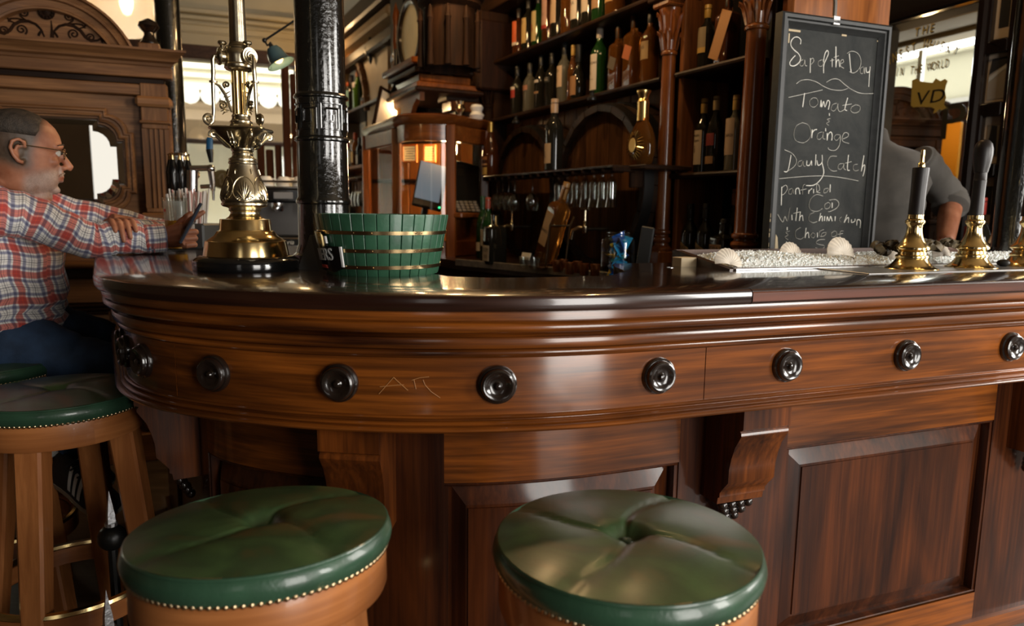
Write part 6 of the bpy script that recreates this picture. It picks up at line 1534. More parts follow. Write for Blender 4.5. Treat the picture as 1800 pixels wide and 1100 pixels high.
FRB = mat('worn_black_frame', (.007, .008, .008), .5, var=.5, vscale=40)
fw_ = .042
pf = [(0, .02), (0, -.012), (.006, -.016), (.016, -.016), (.020, -.010), (.026, -.010), (.032, -.004), (fw_, .004), (fw_, .02)]
def framebar(name, a, b_, inw):
    a, b_, inw = Vector(a), Vector(b_), Vector(inw); d = (b_ - a).normalized(); R = []
    for e, p in ((1, a), (-1, b_)): R.append([p + inw * u + d * (u * e) + Vector((0, y, 0)) for u, y in pf])
    mb = MB(); mb.rings(R); mb.build(name, FRB, chb, local=True, sharp=25)
framebar('frame_side', (0, 0, cbz0), (0, 0, cbz1), (1, 0, 0)); framebar('frame_side', (cbw, 0, cbz1), (cbw, 0, cbz0), (-1, 0, 0))
framebar('frame_rail', (0, 0, cbz1), (cbw, 0, cbz1), (0, 0, -1)); framebar('frame_rail', (cbw, 0, cbz0), (0, 0, cbz0), (0, 0, 1))
CHK = mat('chalk', (.62, .60, .54), .9)
S1_ = [  # strokes seen on the upper part of the board (sheet coordinates)
 [(245,285),(248,258),(230,240),(205,242),(186,265),(185,295),(205,322),(232,345),(246,375),(235,405),(205,425),(180,420),(178,400),(195,375),(212,358)],
 [(262,385),(245,395),(242,420),(258,425),(270,405),(272,385),(275,420),(287,425)], [(310,375),(308,470)], [(308,385),(325,375),(330,395),(315,415)],
 [(385,385),(362,395),(360,420),(378,428),(392,410),(388,385)], [(392,412),(402,350),(418,325),(426,345),(412,380),(396,420),(395,472)],
 [(450,378),(450,432)], [(436,392),(462,386)], [(474,300),(474,432),(478,398),(492,386),(498,432)], [(460,370),(492,360)], [(505,410),(522,400),(518,385),(505,392),(503,425),(525,440)],
 [(560,345),(572,468)], [(545,345),(575,330),(615,345),(635,390),(625,440),(590,470),(560,462)], [(650,430),(632,442),(632,470),(648,472),(655,435),(658,475)], [(668,435),(672,465),(690,460),(695,430)], [(692,455),(686,560)],
 [(218,540),(250,518),(300,514),(350,530),(400,560),(450,578),(510,582),(550,570)], [(412,530),(450,510),(490,512),(530,545),(580,580),(640,602),(738,602)],
 [(168,628),(386,580)], [(272,600),(260,690)], [(325,630),(305,650),(308,680),(335,690),(358,665),(350,635),(325,630)], [(374,690),(378,645),(382,690),(395,652),(404,690),(420,648),(434,660),(425,706)],
 [(478,665),(452,675),(442,705),(462,715),(482,690),(486,668),(486,700),(500,720),(530,705)], [(550,630),(532,700),(545,712)], [(515,680),(575,670)], [(600,675),(575,690),(570,715),(595,728),(625,715),(628,685),(600,675)],
 [(432,730),(432,746)], [(438,764),(416,770),(432,782),(412,795),(428,808)],
 [(260,790),(220,810),(203,860),(215,905),(265,920),(305,890),(312,850),(295,805),(255,790)], [(322,835),(318,890),(322,858),(335,838),(352,834)], [(385,850),(360,860),(352,890),(370,898),(388,875),(392,850),(390,890),(405,897)],
 [(408,825),(408,846)], [(418,858),(418,905),(422,872),(440,850),(450,870),(447,905)], [(500,870),(475,868),(462,890),(478,905),(498,885),(502,870),(497,930),(470,968),(430,965),(422,950)], [(520,895),(550,880),(552,860),(530,855),(515,880),(518,910),(558,925)]]
S2_ = [
 [(185,265),(165,365),(140,372)], [(142,232),(190,255),(218,295),(208,335),(165,368)], [(255,300),(232,310),(230,335),(250,335),(262,305),(265,335),(277,338)], [(288,302),(286,330),(305,330),(316,302),(318,332)], [(345,262),(342,332)],
 [(352,300),(360,332),(385,312),(385,265)], [(383,310),(396,380),(370,430),(330,460),(282,462)], [(478,274),(440,275),(420,310),(425,345),(450,368),(480,368)], [(520,320),(495,325),(488,350),(505,358),(522,335),(526,318),(524,350),(537,362)],
 [(555,265),(548,355),(562,364)], [(535,318),(575,308)], [(612,325),(590,330),(585,355),(600,368),(620,362)], [(655,268),(638,370),(645,342),(660,330),(657,370),(648,402)], [(108,418),(250,405),(390,400),(500,410),(618,432)],
 [(125,470),(122,590)], [(125,475),(150,460),(160,485),(140,515),(122,525)], [(192,480),(172,490),(170,515),(188,515),(196,485),(202,515)], [(215,520),(215,488),(234,480),(242,518)], [(275,455),(262,465),(258,520)], [(245,492),(285,484)], [(300,490),(298,515),(302,498),(320,480)], [(330,485),(330,512)],
 [(345,505),(368,490),(362,460),(350,455),(350,500),(372,510)], [(425,480),(400,485),(395,508),(415,505),(430,482)], [(438,455),(436,505)],
 [(390,530),(350,520),(315,545),(300,590),(315,622),(355,628),(387,610)], [(425,570),(402,585),(405,610),(428,608),(438,585),(425,570)], [(450,572),(450,606)], [(430,557),(470,552),(492,575),(480,605),(440,628),(424,630)],
 [(98,648),(130,698),(145,660),(160,692),(178,605)], [(190,650),(192,685)], [(225,605),(215,690)], [(200,642),(240,632)], [(245,630),(238,690),(244,665),(258,655),(262,690)], [(335,635),(305,650),(300,685),(325,702),(352,694)],
 [(376,640),(366,692),(374,668),(385,660),(386,692)], [(402,660),(400,690)], [(415,692),(418,662),(430,690),(440,660),(450,692)], [(470,660),(468,690)], [(510,665),(495,680),(505,698)], [(545,650),(527,702),(540,680),(555,668),(555,702)], [(575,680),(575,700),(595,692),(597,676)], [(608,720),(612,684),(632,690),(630,735)],
 [(160,730),(160,750)], [(176,755),(150,765),(166,780),(145,795),(165,812)], [(155,822),(155,836)], [(247,732),(215,755),(215,795),(245,808),(267,795)], [(282,735),(275,800),(282,775),(296,765),(300,800)], [(325,765),(310,785),(328,800),(340,780),(325,765)], [(355,765),(355,796)], [(397,745),(368,760),(370,790),(400,785),(410,765),(385,770),(378,792)],
 [(465,755),(445,770),(450,792),(475,785),(478,762),(465,755)], [(522,755),(502,760),(498,806)], [(485,777),(517,771)], [(402,810),(365,812),(345,830),(365,842),(395,848),(398,862),(370,870),(342,862)]]
mb = MB(); rnd = random.Random(2)
for oy, L in ((0, S1_), (200, S2_)):
    for st in L:
        P = []
        pts = [CW(1340 + x / 3.667, oy + y / 3.667, .0058) for x, y in st]
        n = len(pts)
        for i in range(n - 1):                                   # smooth hand strokes
            a, b_, c, d = pts[max(i - 1, 0)], pts[i], pts[i + 1], pts[min(i + 2, n - 1)]
            m = 4 if n > 2 else 3
            for k in range(m):
                t = k / m; P.append(.5 * ((2 * b_) + (c - a) * t + (2 * a - 5 * b_ + 4 * c - d) * t * t + (3 * b_ - a - 3 * c + d) * t ** 3))
        P.append(pts[-1])
        mb.tube(P, [.00165 * rnd.uniform(.7, 1.15) for _ in P], 5, flat=.5)
o = mb.build('chalk_writing', CHK, chb, local=True); o['kind'] = 'stuff'; o['label'] = 'white chalk handwriting'
mb = MB()
for x0, z0, w, h in ((.010, cbz1 - .05, .05, .007), (.012, cbz1 - .075, .006, .03), (cbw * .5, cbz1 - .045, .022, .006), (cbw - .075, cbz1 - .05, .03, .005), (cbw - .046, cbz1 - .10, .007, .05)): mb.box((x0 + w / 2 + .03, .0052, z0), (w, .002, h), I4, .001)
for i in range(9): mb.box((.002 + .001 * (i % 3), -.0125, cbz0 + .06 + i * .016), (.005, .002, .010 + .004 * (i % 2)), I4, .0008)
mb.prism([(.044, cbz0 + .03), (.062, cbz0 + .03), (.052, cbz0 + .10), (.044, cbz0 + .11)], .001, T((0, .0065, 0)) @ Matrix.Rotation(pi / 2, 4, 'X'))
mb.build('bare_chips', mat('bare_chip', (.42, .33, .20), .7), chb, local=True)['kind'] = 'stuff'
x = CW(1466, 20).x
mb = MB(); mb.tube([(x, -.004, cbz1 - .01), (x + .004, .002, cbz1 + .05), (x + .01, .03, cbz1 + .18), (x + .012, .07, cbz1 + .5)], .007, 8); mb.box((x, -.012, cbz1 - .008), (.03, .008, .03), I4, .002); mb.build('hanging_strap', STEEL, chb, local=True)
# feet: ledge that carries the board behind the ice
ld = MB(); ld.box((cbw / 2, .02, cbz0 / 2 + .0), (cbw * .8, .05, cbz0), I4, .004); ld.v = [tuple(BM @ Vector(v)) for v in ld.v]
tag(ld.build('board_ledge', DARKW), 'dark upright under the chalkboard behind the ice tray', 'ledge')

# ================================================================== lettered glass and pictures on the right hand wall
def RW(px, py, p=WP):
    d = FWD + (px - 900) / FPX * RGT + (550 - py) / FPX * UPV; t = (p - EYE.dot(AX)) / d.dot(AX); v = EYE + d * t
    return v.dot(BX), v.z                      # q, z on the wall
MRW = Matrix(((-BX.x, AX.x, 0, AX.x * WP), (-BX.y, AX.y, 0, AX.y * WP), (0, 0, 1, 0), (0, 0, 0, 1)))   # local x = -q (to the right), y into the wall
def RX(px, py): q, z = RW(px, py); return -q, z
gm = thing('lettered_mirror_opening', 'large dark framed glass with gold whisky lettering behind the barman', 'window', M=MRW.copy())  # mirror built as a glazed opening, its reflection as a made-up room behind
x0, _ = RX(1540, 200); x1, _ = RX(1713, 200); ztm = RX(1640, 26)[1]; zbm = RX(1640, 470)[1]
mb = MB(); mb.box(((x0 + x1) / 2, -.012, (ztm + zbm) / 2), (x1 - x0, .008, ztm - zbm)); mb.build('glass_pane', CLEAR, gm, local=True)
# the wall round that opening, and a made-up lobby beyond in place of the mirror's reflection
mb = MB()
for a, b_, c, d in ((1.5, -x1, 0, CEIL), (-x0, QB, 0, CEIL), (-x1, -x0, 0, zbm), (-x1, -x0, ztm, CEIL)): rbox(mb, WP, WP + .12, a, b_, c, d)
struct('wall_right', mb, WALLDARK)
LP_ = 5.5
zh = RW(1640, 82, LP_)[1]; zs_ = RW(1690, 190, LP_)[1]
mb = MB(); rbox(mb, WP + .12, LP_, 1.56, QB, zh, zh + .1); struct('ceiling_lobby', mb, mat('lobby_ceiling', (.15, .105, .042), .6))
for i in range(4): 
    mb = MB(); rbox(mb, WP + .5 + i * .45, WP + .53 + i * .45, 1.56, QB, zh - .035, zh, .006); struct('trim_%d' % (10 + i), mb, bpy.data.materials['lobby_ceiling'])
mb = MB(); rbox(mb, LP_, LP_ + .1, 1.5, QB, 0, zs_); struct('wall_lobby', mb, ORANGEW)
wn2 = bpy.data.objects.new('window_2', None); COL.objects.link(wn2); PM[wn2.name] = I4.copy(); wn2['kind'] = 'structure'
for i in range(5): 
    mb = MB(); q = RW(1611, 140, LP_)[0] + (i - 2) * .95; rbox(mb, LP_ + .02, LP_ + .06, q - .02, q + .02, zs_, zh); mb.build('window_post', WHITE, wn2)
mb = MB(); rbox(mb, LP_ + .0, LP_ + .08, 1.5, QB, zs_, zs_ + .05); mb.build('window_sill', WOODD, wn2)
fc2 = thing('low_building', 'low grey-cream building seen through the lettered glass', 'building', RP(10, 8))
mb = MB(); rbox(mb, 10, 10.3, -2, 22, 0, RW(1640, 98, 10)[1]); mb.build('wall', mat('grey_cream_render', (.24, .225, .165), .8), fc2); mb = MB(); rbox(mb, 9.9, 10.35, -2, 22, RW(1640, 102, 10)[1], RW(1640, 97, 10)[1]); mb.build('coping', bpy.data.materials['grey_cream_render'], fc2)
mb = MB(); rbox(mb, 9.96, 10, -2, 22, 0, RW(1690, 172, 10)[1]); mb.build('plinth', mat('grey_plinth', (.2, .19, .17), .8), fc2)
# made-up board that carries an amber glow in its colour
(qa, za), (qb, zb4) = RW(1650, 330, 4.9), RW(1692, 214, 4.9)
sg = thing('amber_glow_board', 'made-up board with the amber glow in its colour and a dark letter, behind the lettered glass', 'sign', M=MRW @ T((-(qa + qb) / 2, 4.9 - WP, (za + zb4) / 2)))
mb = MB(); mb.box((0, 0, 0), (abs(qa - qb), .03, zb4 - za), I4, .005); mb.build('board', mat('amber_glow_colour', (.75, .33, .03), .5), sg, local=True)
mb = MB(); text_mb(mb, 'P', .36, T((0, -.017, .12)) @ Matrix.Rotation(pi / 2, 4, 'X'), .001, sx=1.2); mb.build('letter', GSH_ if False else BLACK, sg, local=True)
lamp('board_fill_light', tuple(MRW @ Vector((-(qa + qb) / 2 + .1, 4.9 - WP - .45, (za + zb4) / 2 + .25))), 5, WARM, .05)  # added light without a known source, brightens the amber board
for nm, a, b_, c, d in (('frame_side', x1, x1 + .05, zbm - .1, ztm + .2), ('frame_side', x0 - .2, x0, zbm - .1, ztm + .2), ('frame_rail', x0, x1, ztm, ztm + .22), ('frame_rail', x0, x1, zbm - .15, zbm)):
    mb = MB(); mb.box(((a + b_) / 2, -.03, (c + d) / 2), (b_ - a, .06, d - c), I4, .012); mb.build(nm, BLACKWOOD, gm, local=True)
mb = MB(); mb.box((x1 - .006, -.02, (ztm + zbm) / 2), (.010, .012, ztm - zbm), I4, .003); mb.build('gilt_slip', mat('gilt_slip', (.35, .20, .07), .35, .8), gm, local=True)
GILT, GSH = mat('gilt_letters', (.62, .40, .08), .35, .25), mat('black_letter_shade', (.02, .014, .008), .5)
def arc_text(s, pts, hpx, sp=.80, shade=True, m=None):
    """letters set one by one along a line of wall points"""
    n = len(s)
    for i, ch in enumerate(s):
        if ch == ' ': continue
        f = i / max(1, n - 1) * (len(pts) - 1); k = min(int(f), len(pts) - 2); t = f - k
        px, py = pts[k][0] + (pts[k + 1][0] - pts[k][0]) * t, pts[k][1] + (pts[k + 1][1] - pts[k][1]) * t
        x, z = RX(px, py); xb, zb2 = RX(*pts[k]); xc_, zc2 = RX(*pts[k + 1]); an = atan2(zc2 - zb2, xc_ - xb)
        hh = abs(RX(px, py - hpx)[1] - z) * 1.35; dxl = abs(RX(*pts[-1])[0] - RX(*pts[0])[0]) / max(1, n - 1); kx = min(1.35, sp * dxl / (hh * .68)) if n > 2 else 1.3
        for dx, dz, y, mt in (((.006, -.005, -.0195, GSH), (0, 0, -.0205, GILT)) if shade else ((0, 0, -.0205, m or GILT),)):
            mb = MB(); text_mb(mb, ch, hh, Matrix.Translation((x + dx, y, z + dz)) @ Matrix.Rotation(-an if False else 0, 4, 'Y') @ Matrix.Rotation(pi / 2, 4, 'X') @ Matrix.Rotation(an, 4, 'Z'), .0003, .12, sx=kx); mb.build('gilt_letter' if mt is GILT else 'letter_shade', mt, gm, local=True)
arc_text('THE', [(1616, 64), (1630, 60), (1642, 57)], 15)
arc_text('FINEST', [(1562, 118), (1575, 110), (1592, 101), (1611, 92)], 17)
arc_text('WHISKY', [(1630, 86), (1645, 88), (1660, 90), (1682, 95)], 17)
arc_text('IN THE WORLD', [(1580, 134), (1612, 130), (1640, 124), (1668, 118)], 15)
pts = [(1608, 142), (1616, 138), (1622, 143), (1634, 145), (1644, 146), (1650, 138), (1658, 143), (1666, 139), (1671, 143), (1668, 150), (1666, 160), (1668, 172), (1664, 184), (1668, 190), (1660, 194), (1656, 192), (1650, 198), (1645, 200), (1648, 192), (1642, 189), (1624, 188), (1610, 189), (1606, 186)]
mb = MB(); mb.prism([RX(*p) for p in pts][::-1], .0006, T((0, -.019, 0)) @ Matrix.Rotation(pi / 2, 4, 'X')); o = mb.build('gilt_cartouche', GILT, gm, local=True); o['label'] = 'gold cartouche'
arc_text('VD', [(1624, 184), (1651, 180)], 24, shade=False, m=GSH)
def picture(label, px0, px1, py0, py1, mw=.26, tone=(.05, .045, .04), scene=None):
    (xa, za), (xb, zb3) = RX(px0, (py0 + py1) / 2), RX(px1, (py0 + py1) / 2); m = (px0 + px1) / 2
    zt3, zb3 = RX(m, py0)[1], RX(m, py1)[1]; w, h = xb - xa, zt3 - zb3
    t = thing('framed_picture', label, 'picture', M=MRW @ T(((xa + xb) / 2, 0, (zt3 + zb3) / 2)), group='framed pictures beside the mirror')
    f = .06
    for nm, c, s in (('frame_side', (-w / 2 - f / 2, -.02, 0), (f, .04, h + 2 * f)), ('frame_side', (w / 2 + f / 2, -.02, 0), (f, .04, h + 2 * f)), ('frame_rail', (0, -.02, h / 2 + f / 2), (w, .04, f)), ('frame_rail', (0, -.02, -h / 2 - f / 2), (w, .04, f))):
        mb = MB(); mb.box(c, s, I4, .006); mb.build(nm, BLACKWOOD, t, local=True)
    mb = MB(); mb.box((0, -.008, 0), (w, .006, h)); mb.build('mount', cmat((.50, .40, .29), .7), t, local=True)
    mb = MB(); mb.box((.0, -.012, 0), (w * (1 - mw * 1.6), .003, h * (1 - mw * 1.5))); pr = mb.build('print', cmat(tone, .5), t, local=True)
    if scene:
        for pl, col in scene:
            mb = MB(); mb.prism([(x * w, z * h) for x, z in pl], .0008, T((0, -.0140, 0)) @ Matrix.Rotation(pi / 2, 4, 'X')); mb.build('print_shape', cmat(col, .6), pr, local=True)
picture('framed picture highest on the dark wall, its dark print cut by the frame edge', 1755, 1786, -30, 68, .28, (.02, .02, .02))
picture('framed picture of a grey street scene, second from the top', 1738, 1776, 96, 180, .10, (.30, .26, .21), [([(-.4, .1), (.42, .3), (.42, .42), (-.3, .42)], (.02, .02, .02)), ([(-.4, -.05), (.42, .2), (.42, .28), (-.4, .05)], (.45, .45, .42))])
picture('framed dark portrait print, third from the top', 1732, 1764, 206, 288, .22, (.20, .17, .13), [([(-.22, -.3), (.25, -.3), (.2, .3), (-.1, .32), (-.2, 0)], (.02, .02, .02))])
picture('framed picture lowest on the dark wall with a small dark print', 1722, 1752, 312, 392, .26, (.025, .02, .016))
# right hand cast iron column
p = W(1812, 120, Y=2.55)
t = dup(ic, T((p.x, p.y, 0), .4), 'black cast iron column at the right edge beside the picture wall')
t.scale = (.92, .92, 1.2); t.location.z = 0
# dark shelf with clutter beneath the pictures, walking stick, red bottle
(xa, za), (xb, _) = RX(1640, 440), RX(1760, 440)
sd = thing('wall_shelf', 'dark side counter under the pictures on the right wall', 'counter', M=MRW @ T(((xa + xb) / 2, 0, 0)))
mb = MB(); mb.box((0, -.16, .44), (xb - xa, .30, .88), I4, .01); mb.build('carcass', DARKW, sd, local=True); mb = MB(); mb.box((0, -.165, .895), (xb - xa + .04, .33, .03), I4, .006); mb.build('top', BLACKGLOSS, sd, local=True)
for i in range(4):
    mb = MB(); mb.box((-(xb - xa) / 2 + .2 + i * .28, -.08, 1.0), (.22, .06, .16), I4, .004); mb.build('pigeonhole', DARKW_X, sd, local=True)
gbm = RX(1776, 385); bottle('red bottle standing on the side counter by the right column', MRW @ T((gbm[0], -.2, .91)), .42, .055, 'tall', 'dark', (.02, .7, (.45, .02, .015)), RED)
mb = MB(); a, b_ = W(1737, 428, Y=2.9), W(1768, 366, Y=3.0); mb.tube([a, b_], .006, 8); mb.ball(b_, .012, seg=10, rn=6); tag(mb.build('bar_spoon', mat('brass_rod', (.5, .33, .18), .35, .8)), 'long thin brass rod with a small knob leaning behind the ringed pump', 'rod')
mb = MB(); q = W(1765, 452, Y=2.6)
# spiked finials of the iron foot rail
for i, (px, py, Y, lb) in enumerate(((191, 862, 1.72, 'silver spear tip of the far iron rail post under the bar'), (186, 1036, 1.40, 'silver spear tip of the near iron rail post behind the corner stool'))):
    v = W(px, py, Y=Y)
    t = thing('spear_post', lb, 'post', (v.x, v.y, 0), group='iron posts of the foot rail')
    mb = MB(); mb.lathe([(.013, v.z - .085), (.011, v.z - .06), (.0, v.z)], 4); mb.lathe([(.015, v.z - .094), (.015, v.z - .085), (0, v.z - .085)], 12); mb.build('spear_tip', mat('hammered_silver', (.55, .56, .58), .35, .9, bump=.8, bscale=120) if i == 0 else bpy.data.materials['hammered_silver'], t, local=True, sharp=20)
    mb = MB(); mb.ball((0, 0, v.z - .125), .034, seg=18, rn=10); mb.tube([(0, 0, 0), (0, 0, v.z - .14)], .012, 10); mb.lathe([(0, 0), (.05, 0), (.05, .01), (.02, .02), (0, .02)], 18); mb.build('iron_post', BLACK, t, local=True)
# copy of the oak screen, its silhouette shade put into a dark colour
c_ = W(1572, 200, Y=5.5)
t = dup(scr, T((c_.x, c_.y, 0), radians(8)) @ T((-XM, 0, 0)), 'second oak screen with arched pediment, coloured dark as a silhouette behind the lettered glass')
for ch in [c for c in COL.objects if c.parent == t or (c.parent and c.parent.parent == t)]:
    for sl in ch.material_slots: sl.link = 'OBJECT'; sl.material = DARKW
lamp('picture_fill_light', tuple(RP(2.55, 2.3, 2.9)), 7, WARM, .05)  # added unseen light so the pictures on the dark wall show
# ================================================================== the people
SKIN, nt, b = node_mat('weathered_skin')
tc = N(nt, 'ShaderNodeTexCoord'); n1 = N(nt, 'ShaderNodeTexNoise', Scale=28, Detail=5); rp = N(nt, 'ShaderNodeValToRGB')
rp.color_ramp.elements[0].position, rp.color_ramp.elements[1].position = .3, .75; rp.color_ramp.elements[0].color = (.30, .105, .05, 1); rp.color_ramp.elements[1].color = (.47, .20, .11, 1)
nt.links.new(tc.outputs['Object'], n1.inputs['Vector']); nt.links.new(n1.outputs['Fac'], rp.inputs['Fac']); va = N(nt, 'ShaderNodeVertexColor'); va.layer_name = 'tint'; mxv = N(nt, 'ShaderNodeMix', data_type='RGBA'); mxv.blend_type = 'MULTIPLY'; mxv.inputs[0].default_value = 1
nt.links.new(rp.outputs['Color'], mxv.inputs[6]); nt.links.new(va.outputs['Color'], mxv.inputs[7]); nt.links.new(mxv.outputs[2], b.inputs['Base Color'])
b.inputs['Roughness'].default_value = .5; b.inputs['Subsurface Weight'].default_value = .12; b.inputs['Subsurface Radius'].default_value = (.02, .008, .004)
def vlerp(a, b_, t): return Vector(a).lerp(Vector(b_), t)
def smooth_pts(P, m=5):
    P = [Vector(p) for p in P]; n = len(P); out = []
    for i in range(n - 1):
        a, b_, c, d = P[max(i - 1, 0)], P[i], P[i + 1], P[min(i + 2, n - 1)]
        for k in range(m):
            t = k / m; out.append(.5 * ((2 * b_) + (c - a) * t + (2 * a - 5 * b_ + 4 * c - d) * t * t + (3 * b_ - a - 3 * c + d) * t ** 3))
    return out + [P[-1]]
def smooth_r(r, m=5):
    out = []
    for i in range(len(r) - 1): out += [r[i] + (r[i + 1] - r[i]) * k / m for k in range(m)]
    return out + [r[-1]]
def limb(mb, P, R, seg=16, flat=1.0, m=5): mb.tube(smooth_pts(P, m), smooth_r(R, m), seg, flat=flat)
def remeshed(mb, name, m, parent, voxel=.004, smooth=4, local=False):
    o = mb.build(name, m, parent, local=local)
    r = o.modifiers.new('one_skin', 'REMESH'); r.mode = 'VOXEL'; r.voxel_size = voxel; r.use_smooth_shade = True
    s = o.modifiers.new('soften', 'SMOOTH'); s.factor = .5; s.iterations = smooth
    dg = bpy.context.evaluated_depsgraph_get(); me = bpy.data.meshes.new_from_object(o.evaluated_get(dg)); old = o.data; o.modifiers.clear(); o.data = me; me.name = name
    bpy.data.meshes.remove(old); me.polygons.foreach_set('use_smooth', [True] * len(me.polygons)); return o
def finger(mb, base, d, up, L, r, curl, thumb=False):
    """three phalanges from base; curl angles bend towards -up"""
    d, up = Vector(d).normalized(), Vector(up).normalized(); ax = d.cross(up).normalized()
    P = [Vector(base) - d * L * .22, Vector(base)]; R = [r * 1.08, r * 1.1]; cur = Vector(base)
    for k, (f, c) in enumerate(zip((.46, .31, .23), curl)):
        d = Matrix.Rotation(-c, 3, ax) @ d
        P += [cur + d * L * f * .5, cur + d * L * f]; R += [r * (1.0 - .08 * k), r * ((1.06, .98, .72)[k])]; cur = cur + d * L * f
    mb.tube(P, R, 10); mb.ball(cur, r * .78, seg=10, rn=6); return cur
# head: built facing +X in its own frame, origin between the ears at eye height
def head_rings():
    """horizontal sections: z, front x, back x, half width, power"""
    return [(-.118, .050, -.045, .044), (-.108, .066, -.055, .052), (-.095, .080, -.062, .058), (-.080, .086, -.068, .062), (-.062, .087, -.074, .066), (-.045, .086, -.080, .069), (-.028, .087, -.086, .071), (-.010, .088, -.092, .0735), (.006, .087, -.097, .075),
            (.022, .092, -.101, .076), (.040, .092, -.103, .0765), (.060, .086, -.102, .0755), (.080, .074, -.096, .071), (.098, .054, -.082, .061), (.110, .030, -.060, .046), (.117, .004, -.032, .026)]
def build_head(mb, M, sc=1.0):
    R = []
    for z, xf, xb, hw in head_rings():
        ring = []; cx = (xf + xb) / 2 + .006
        for j in range(36):
            a = 2 * pi * j / 36; c, s = cos(a), sin(a)
            x = cx + (xf - cx) * abs(c) ** .95 if c > 0 else cx - (cx - xb) * abs(c) ** .92
            y = hw * (abs(s) ** .86) * (1 if s > 0 else -1) * (1 - .10 * max(0, c) ** 2)
            ring.append(M @ (Vector((x, y, z)) * sc))
        R.append(ring)
    mb.rings(R)
    B = lambda c, r, s=(1, 1, 1): mb.ball((0, 0, 0), 1, M @ Matrix.Scale(sc, 4) @ Matrix.Translation(c) @ Matrix.Diagonal((r * s[0], r * s[1], r * s[2], 1)), seg=16, rn=10)
    tb = lambda P, r, seg=10: mb.tube([M @ (Vector(p) * sc) for p in P], [q * sc for q in r], seg)
    tb([(.078, 0, .020), (.092, 0, .004), (.104, 0, -.014), (.113, 0, -.028), (.110, 0, -.037)], [.008, .0095, .011, .0125, .008])      # nose
    for s in (-1, 1):
        B((.098, s * .012, -.032), .0095, (1.1, .9, .8)); tb([(.090, s * .010, .026), (.088, s * .030, .029), (.076, s * .052, .022)], [.006, .008, .006])    # nostrils, brow
        B((.066, s * .042, -.020), .018, (1, .8, .8)); pass      # cheekbone, jaw
        B((.0745, s * .032, .008), .0135)                                                                                                                  # eyeball bulge
        tb([(.074, s * .018, .018), (.082, s * .032, .0195), (.074, s * .046, .015)], [.003, .0042, .003]); tb([(.076, s * .020, -.004), (.081, s * .032, -.005), (.073, s * .046, -.002)], [.003, .0045, .003])
        # ear: rim, lobe, bowl
        e = lambda x, y, z: (x - .012, s * (.0725 + y), z - .004)
        tb([e(.012, .004, .012), e(.008, .010, .028), e(-.006, .015, .034), e(-.020, .017, .026), e(-.024, .017, .008), e(-.016, .014, -.012), e(-.004, .010, -.026), e(.006, .004, -.030), e(.010, .002, -.02)], [.0045, .005, .0055, .0058, .0055, .0055, .0065, .006, .004])
        tb([e(.004, .004, .016), e(-.008, .009, .016), e(-.012, .009, .0), e(-.004, .005, -.014)], [.004, .0045, .0045, .004]); B(e(-.006, .002, 0), .013, (1, .35, 1.5))
    tb([(.086, -.022, -.062), (.0945, -.010, -.0585), (.0965, 0, -.059), (.0945, .010, -.0585), (.086, .022, -.062)], [.003, .0052, .0048, .0052, .003])      # lips
    tb([(.085, -.019, -.069), (.0925, -.008, -.070), (.0940, 0, -.070), (.0925, .008, -.070), (.085, .019, -.069)], [.003, .0056, .0062, .0056, .003])
    B((.077, 0, -.099), .0155, (1, 1.2, .85)); tb([(.088, -.016, -.050), (.0935, 0, -.047), (.088, .016, -.050)], [.007, .008, .007])
# ---- the man at the left end of the bar, in profile, forearms on the bar
HS = 1.0
man = thing('person', 'man in a plaid shirt and glasses seated at the bar holding a phone', 'person', (-1.50, 2.10, 0))
HC = W(42, 268, Y=2.10)                                # centre of the head
HM = T(HC, radians(37), ry=radians(5))
body = MB(); build_head(body, HM, HS)
sh_r, sh_l = Vector((-1.445, 1.99, 1.235)), Vector((-1.60, 2.31, 1.25))      # near (right) and far (left) shoulder
hip = Vector((-1.58, 2.12, .87)); neck0 = Vector((-1.512, 2.14, 1.27))
limb(body, [neck0, vlerp(neck0, HC + Vector((-.03, -.02, -.07)), .55), HC + Vector((-.026, -.018, -.055))], [.068, .061, .060], 20)
limb(body, [HC + Vector((.026, .02, -.108)), HC + Vector((-.0, 0.0, -.16)), neck0 + Vector((.03, 0, -.02))], [.035, .045, .055], 16)
# torso core (under the shirt)
R = []
def torso_ring(c, hx, hy, tilt=0.0, n=28, pw=.8):
    return [Vector(c) + Vector((hx * abs(cos(2 * pi * j / n)) ** pw * (1 if cos(2 * pi * j / n) > 0 else -1), hy * abs(sin(2 * pi * j / n)) ** pw * (1 if sin(2 * pi * j / n) > 0 else -1), tilt * cos(2 * pi * j / n))) for j in range(n)]
TS = [((-1.575, 2.13, .80), .15, .18, 0), ((-1.575, 2.13, .88), .155, .18, 0), ((-1.565, 2.13, .97), .165, .185, -.01), ((-1.555, 2.13, 1.07), .150, .19, -.02), ((-1.545, 2.14, 1.15), .128, .20, -.025), ((-1.53, 2.15, 1.22), .105, .195, -.03), ((-1.52, 2.15, 1.265), .080, .145, -.03), ((-1.512, 2.145, 1.295), .062, .085, -.03)]
body.rings([torso_ring(c, a * .93, b_ * .93, t) for c, a, b_, t in TS])
# arms: near arm reaches along the bar to the phone, far hand grips the near forearm
el_r = W(158, 437, Y=2.14); el_r.z = max(el_r.z, BT + .045); wr_r = W(290, 428, Y=2.26); wr_r.z = BT + .050
el_l = Vector((-1.22, 2.50, 1.15)); wr_l = W(196, 418, Y=2.36); wr_l.z = BT + .10
limb(body, [sh_r, vlerp(sh_r, el_r, .5) + Vector((-.01, -.01, .012)), el_r, vlerp(el_r, wr_r, .4), wr_r], [.052, .046, .041, .038, .027], 16)
limb(body, [sh_l, vlerp(sh_l, el_l, .5), el_l, vlerp(el_l, wr_l, .5), wr_l], [.052, .046, .040, .034, .026], 16)
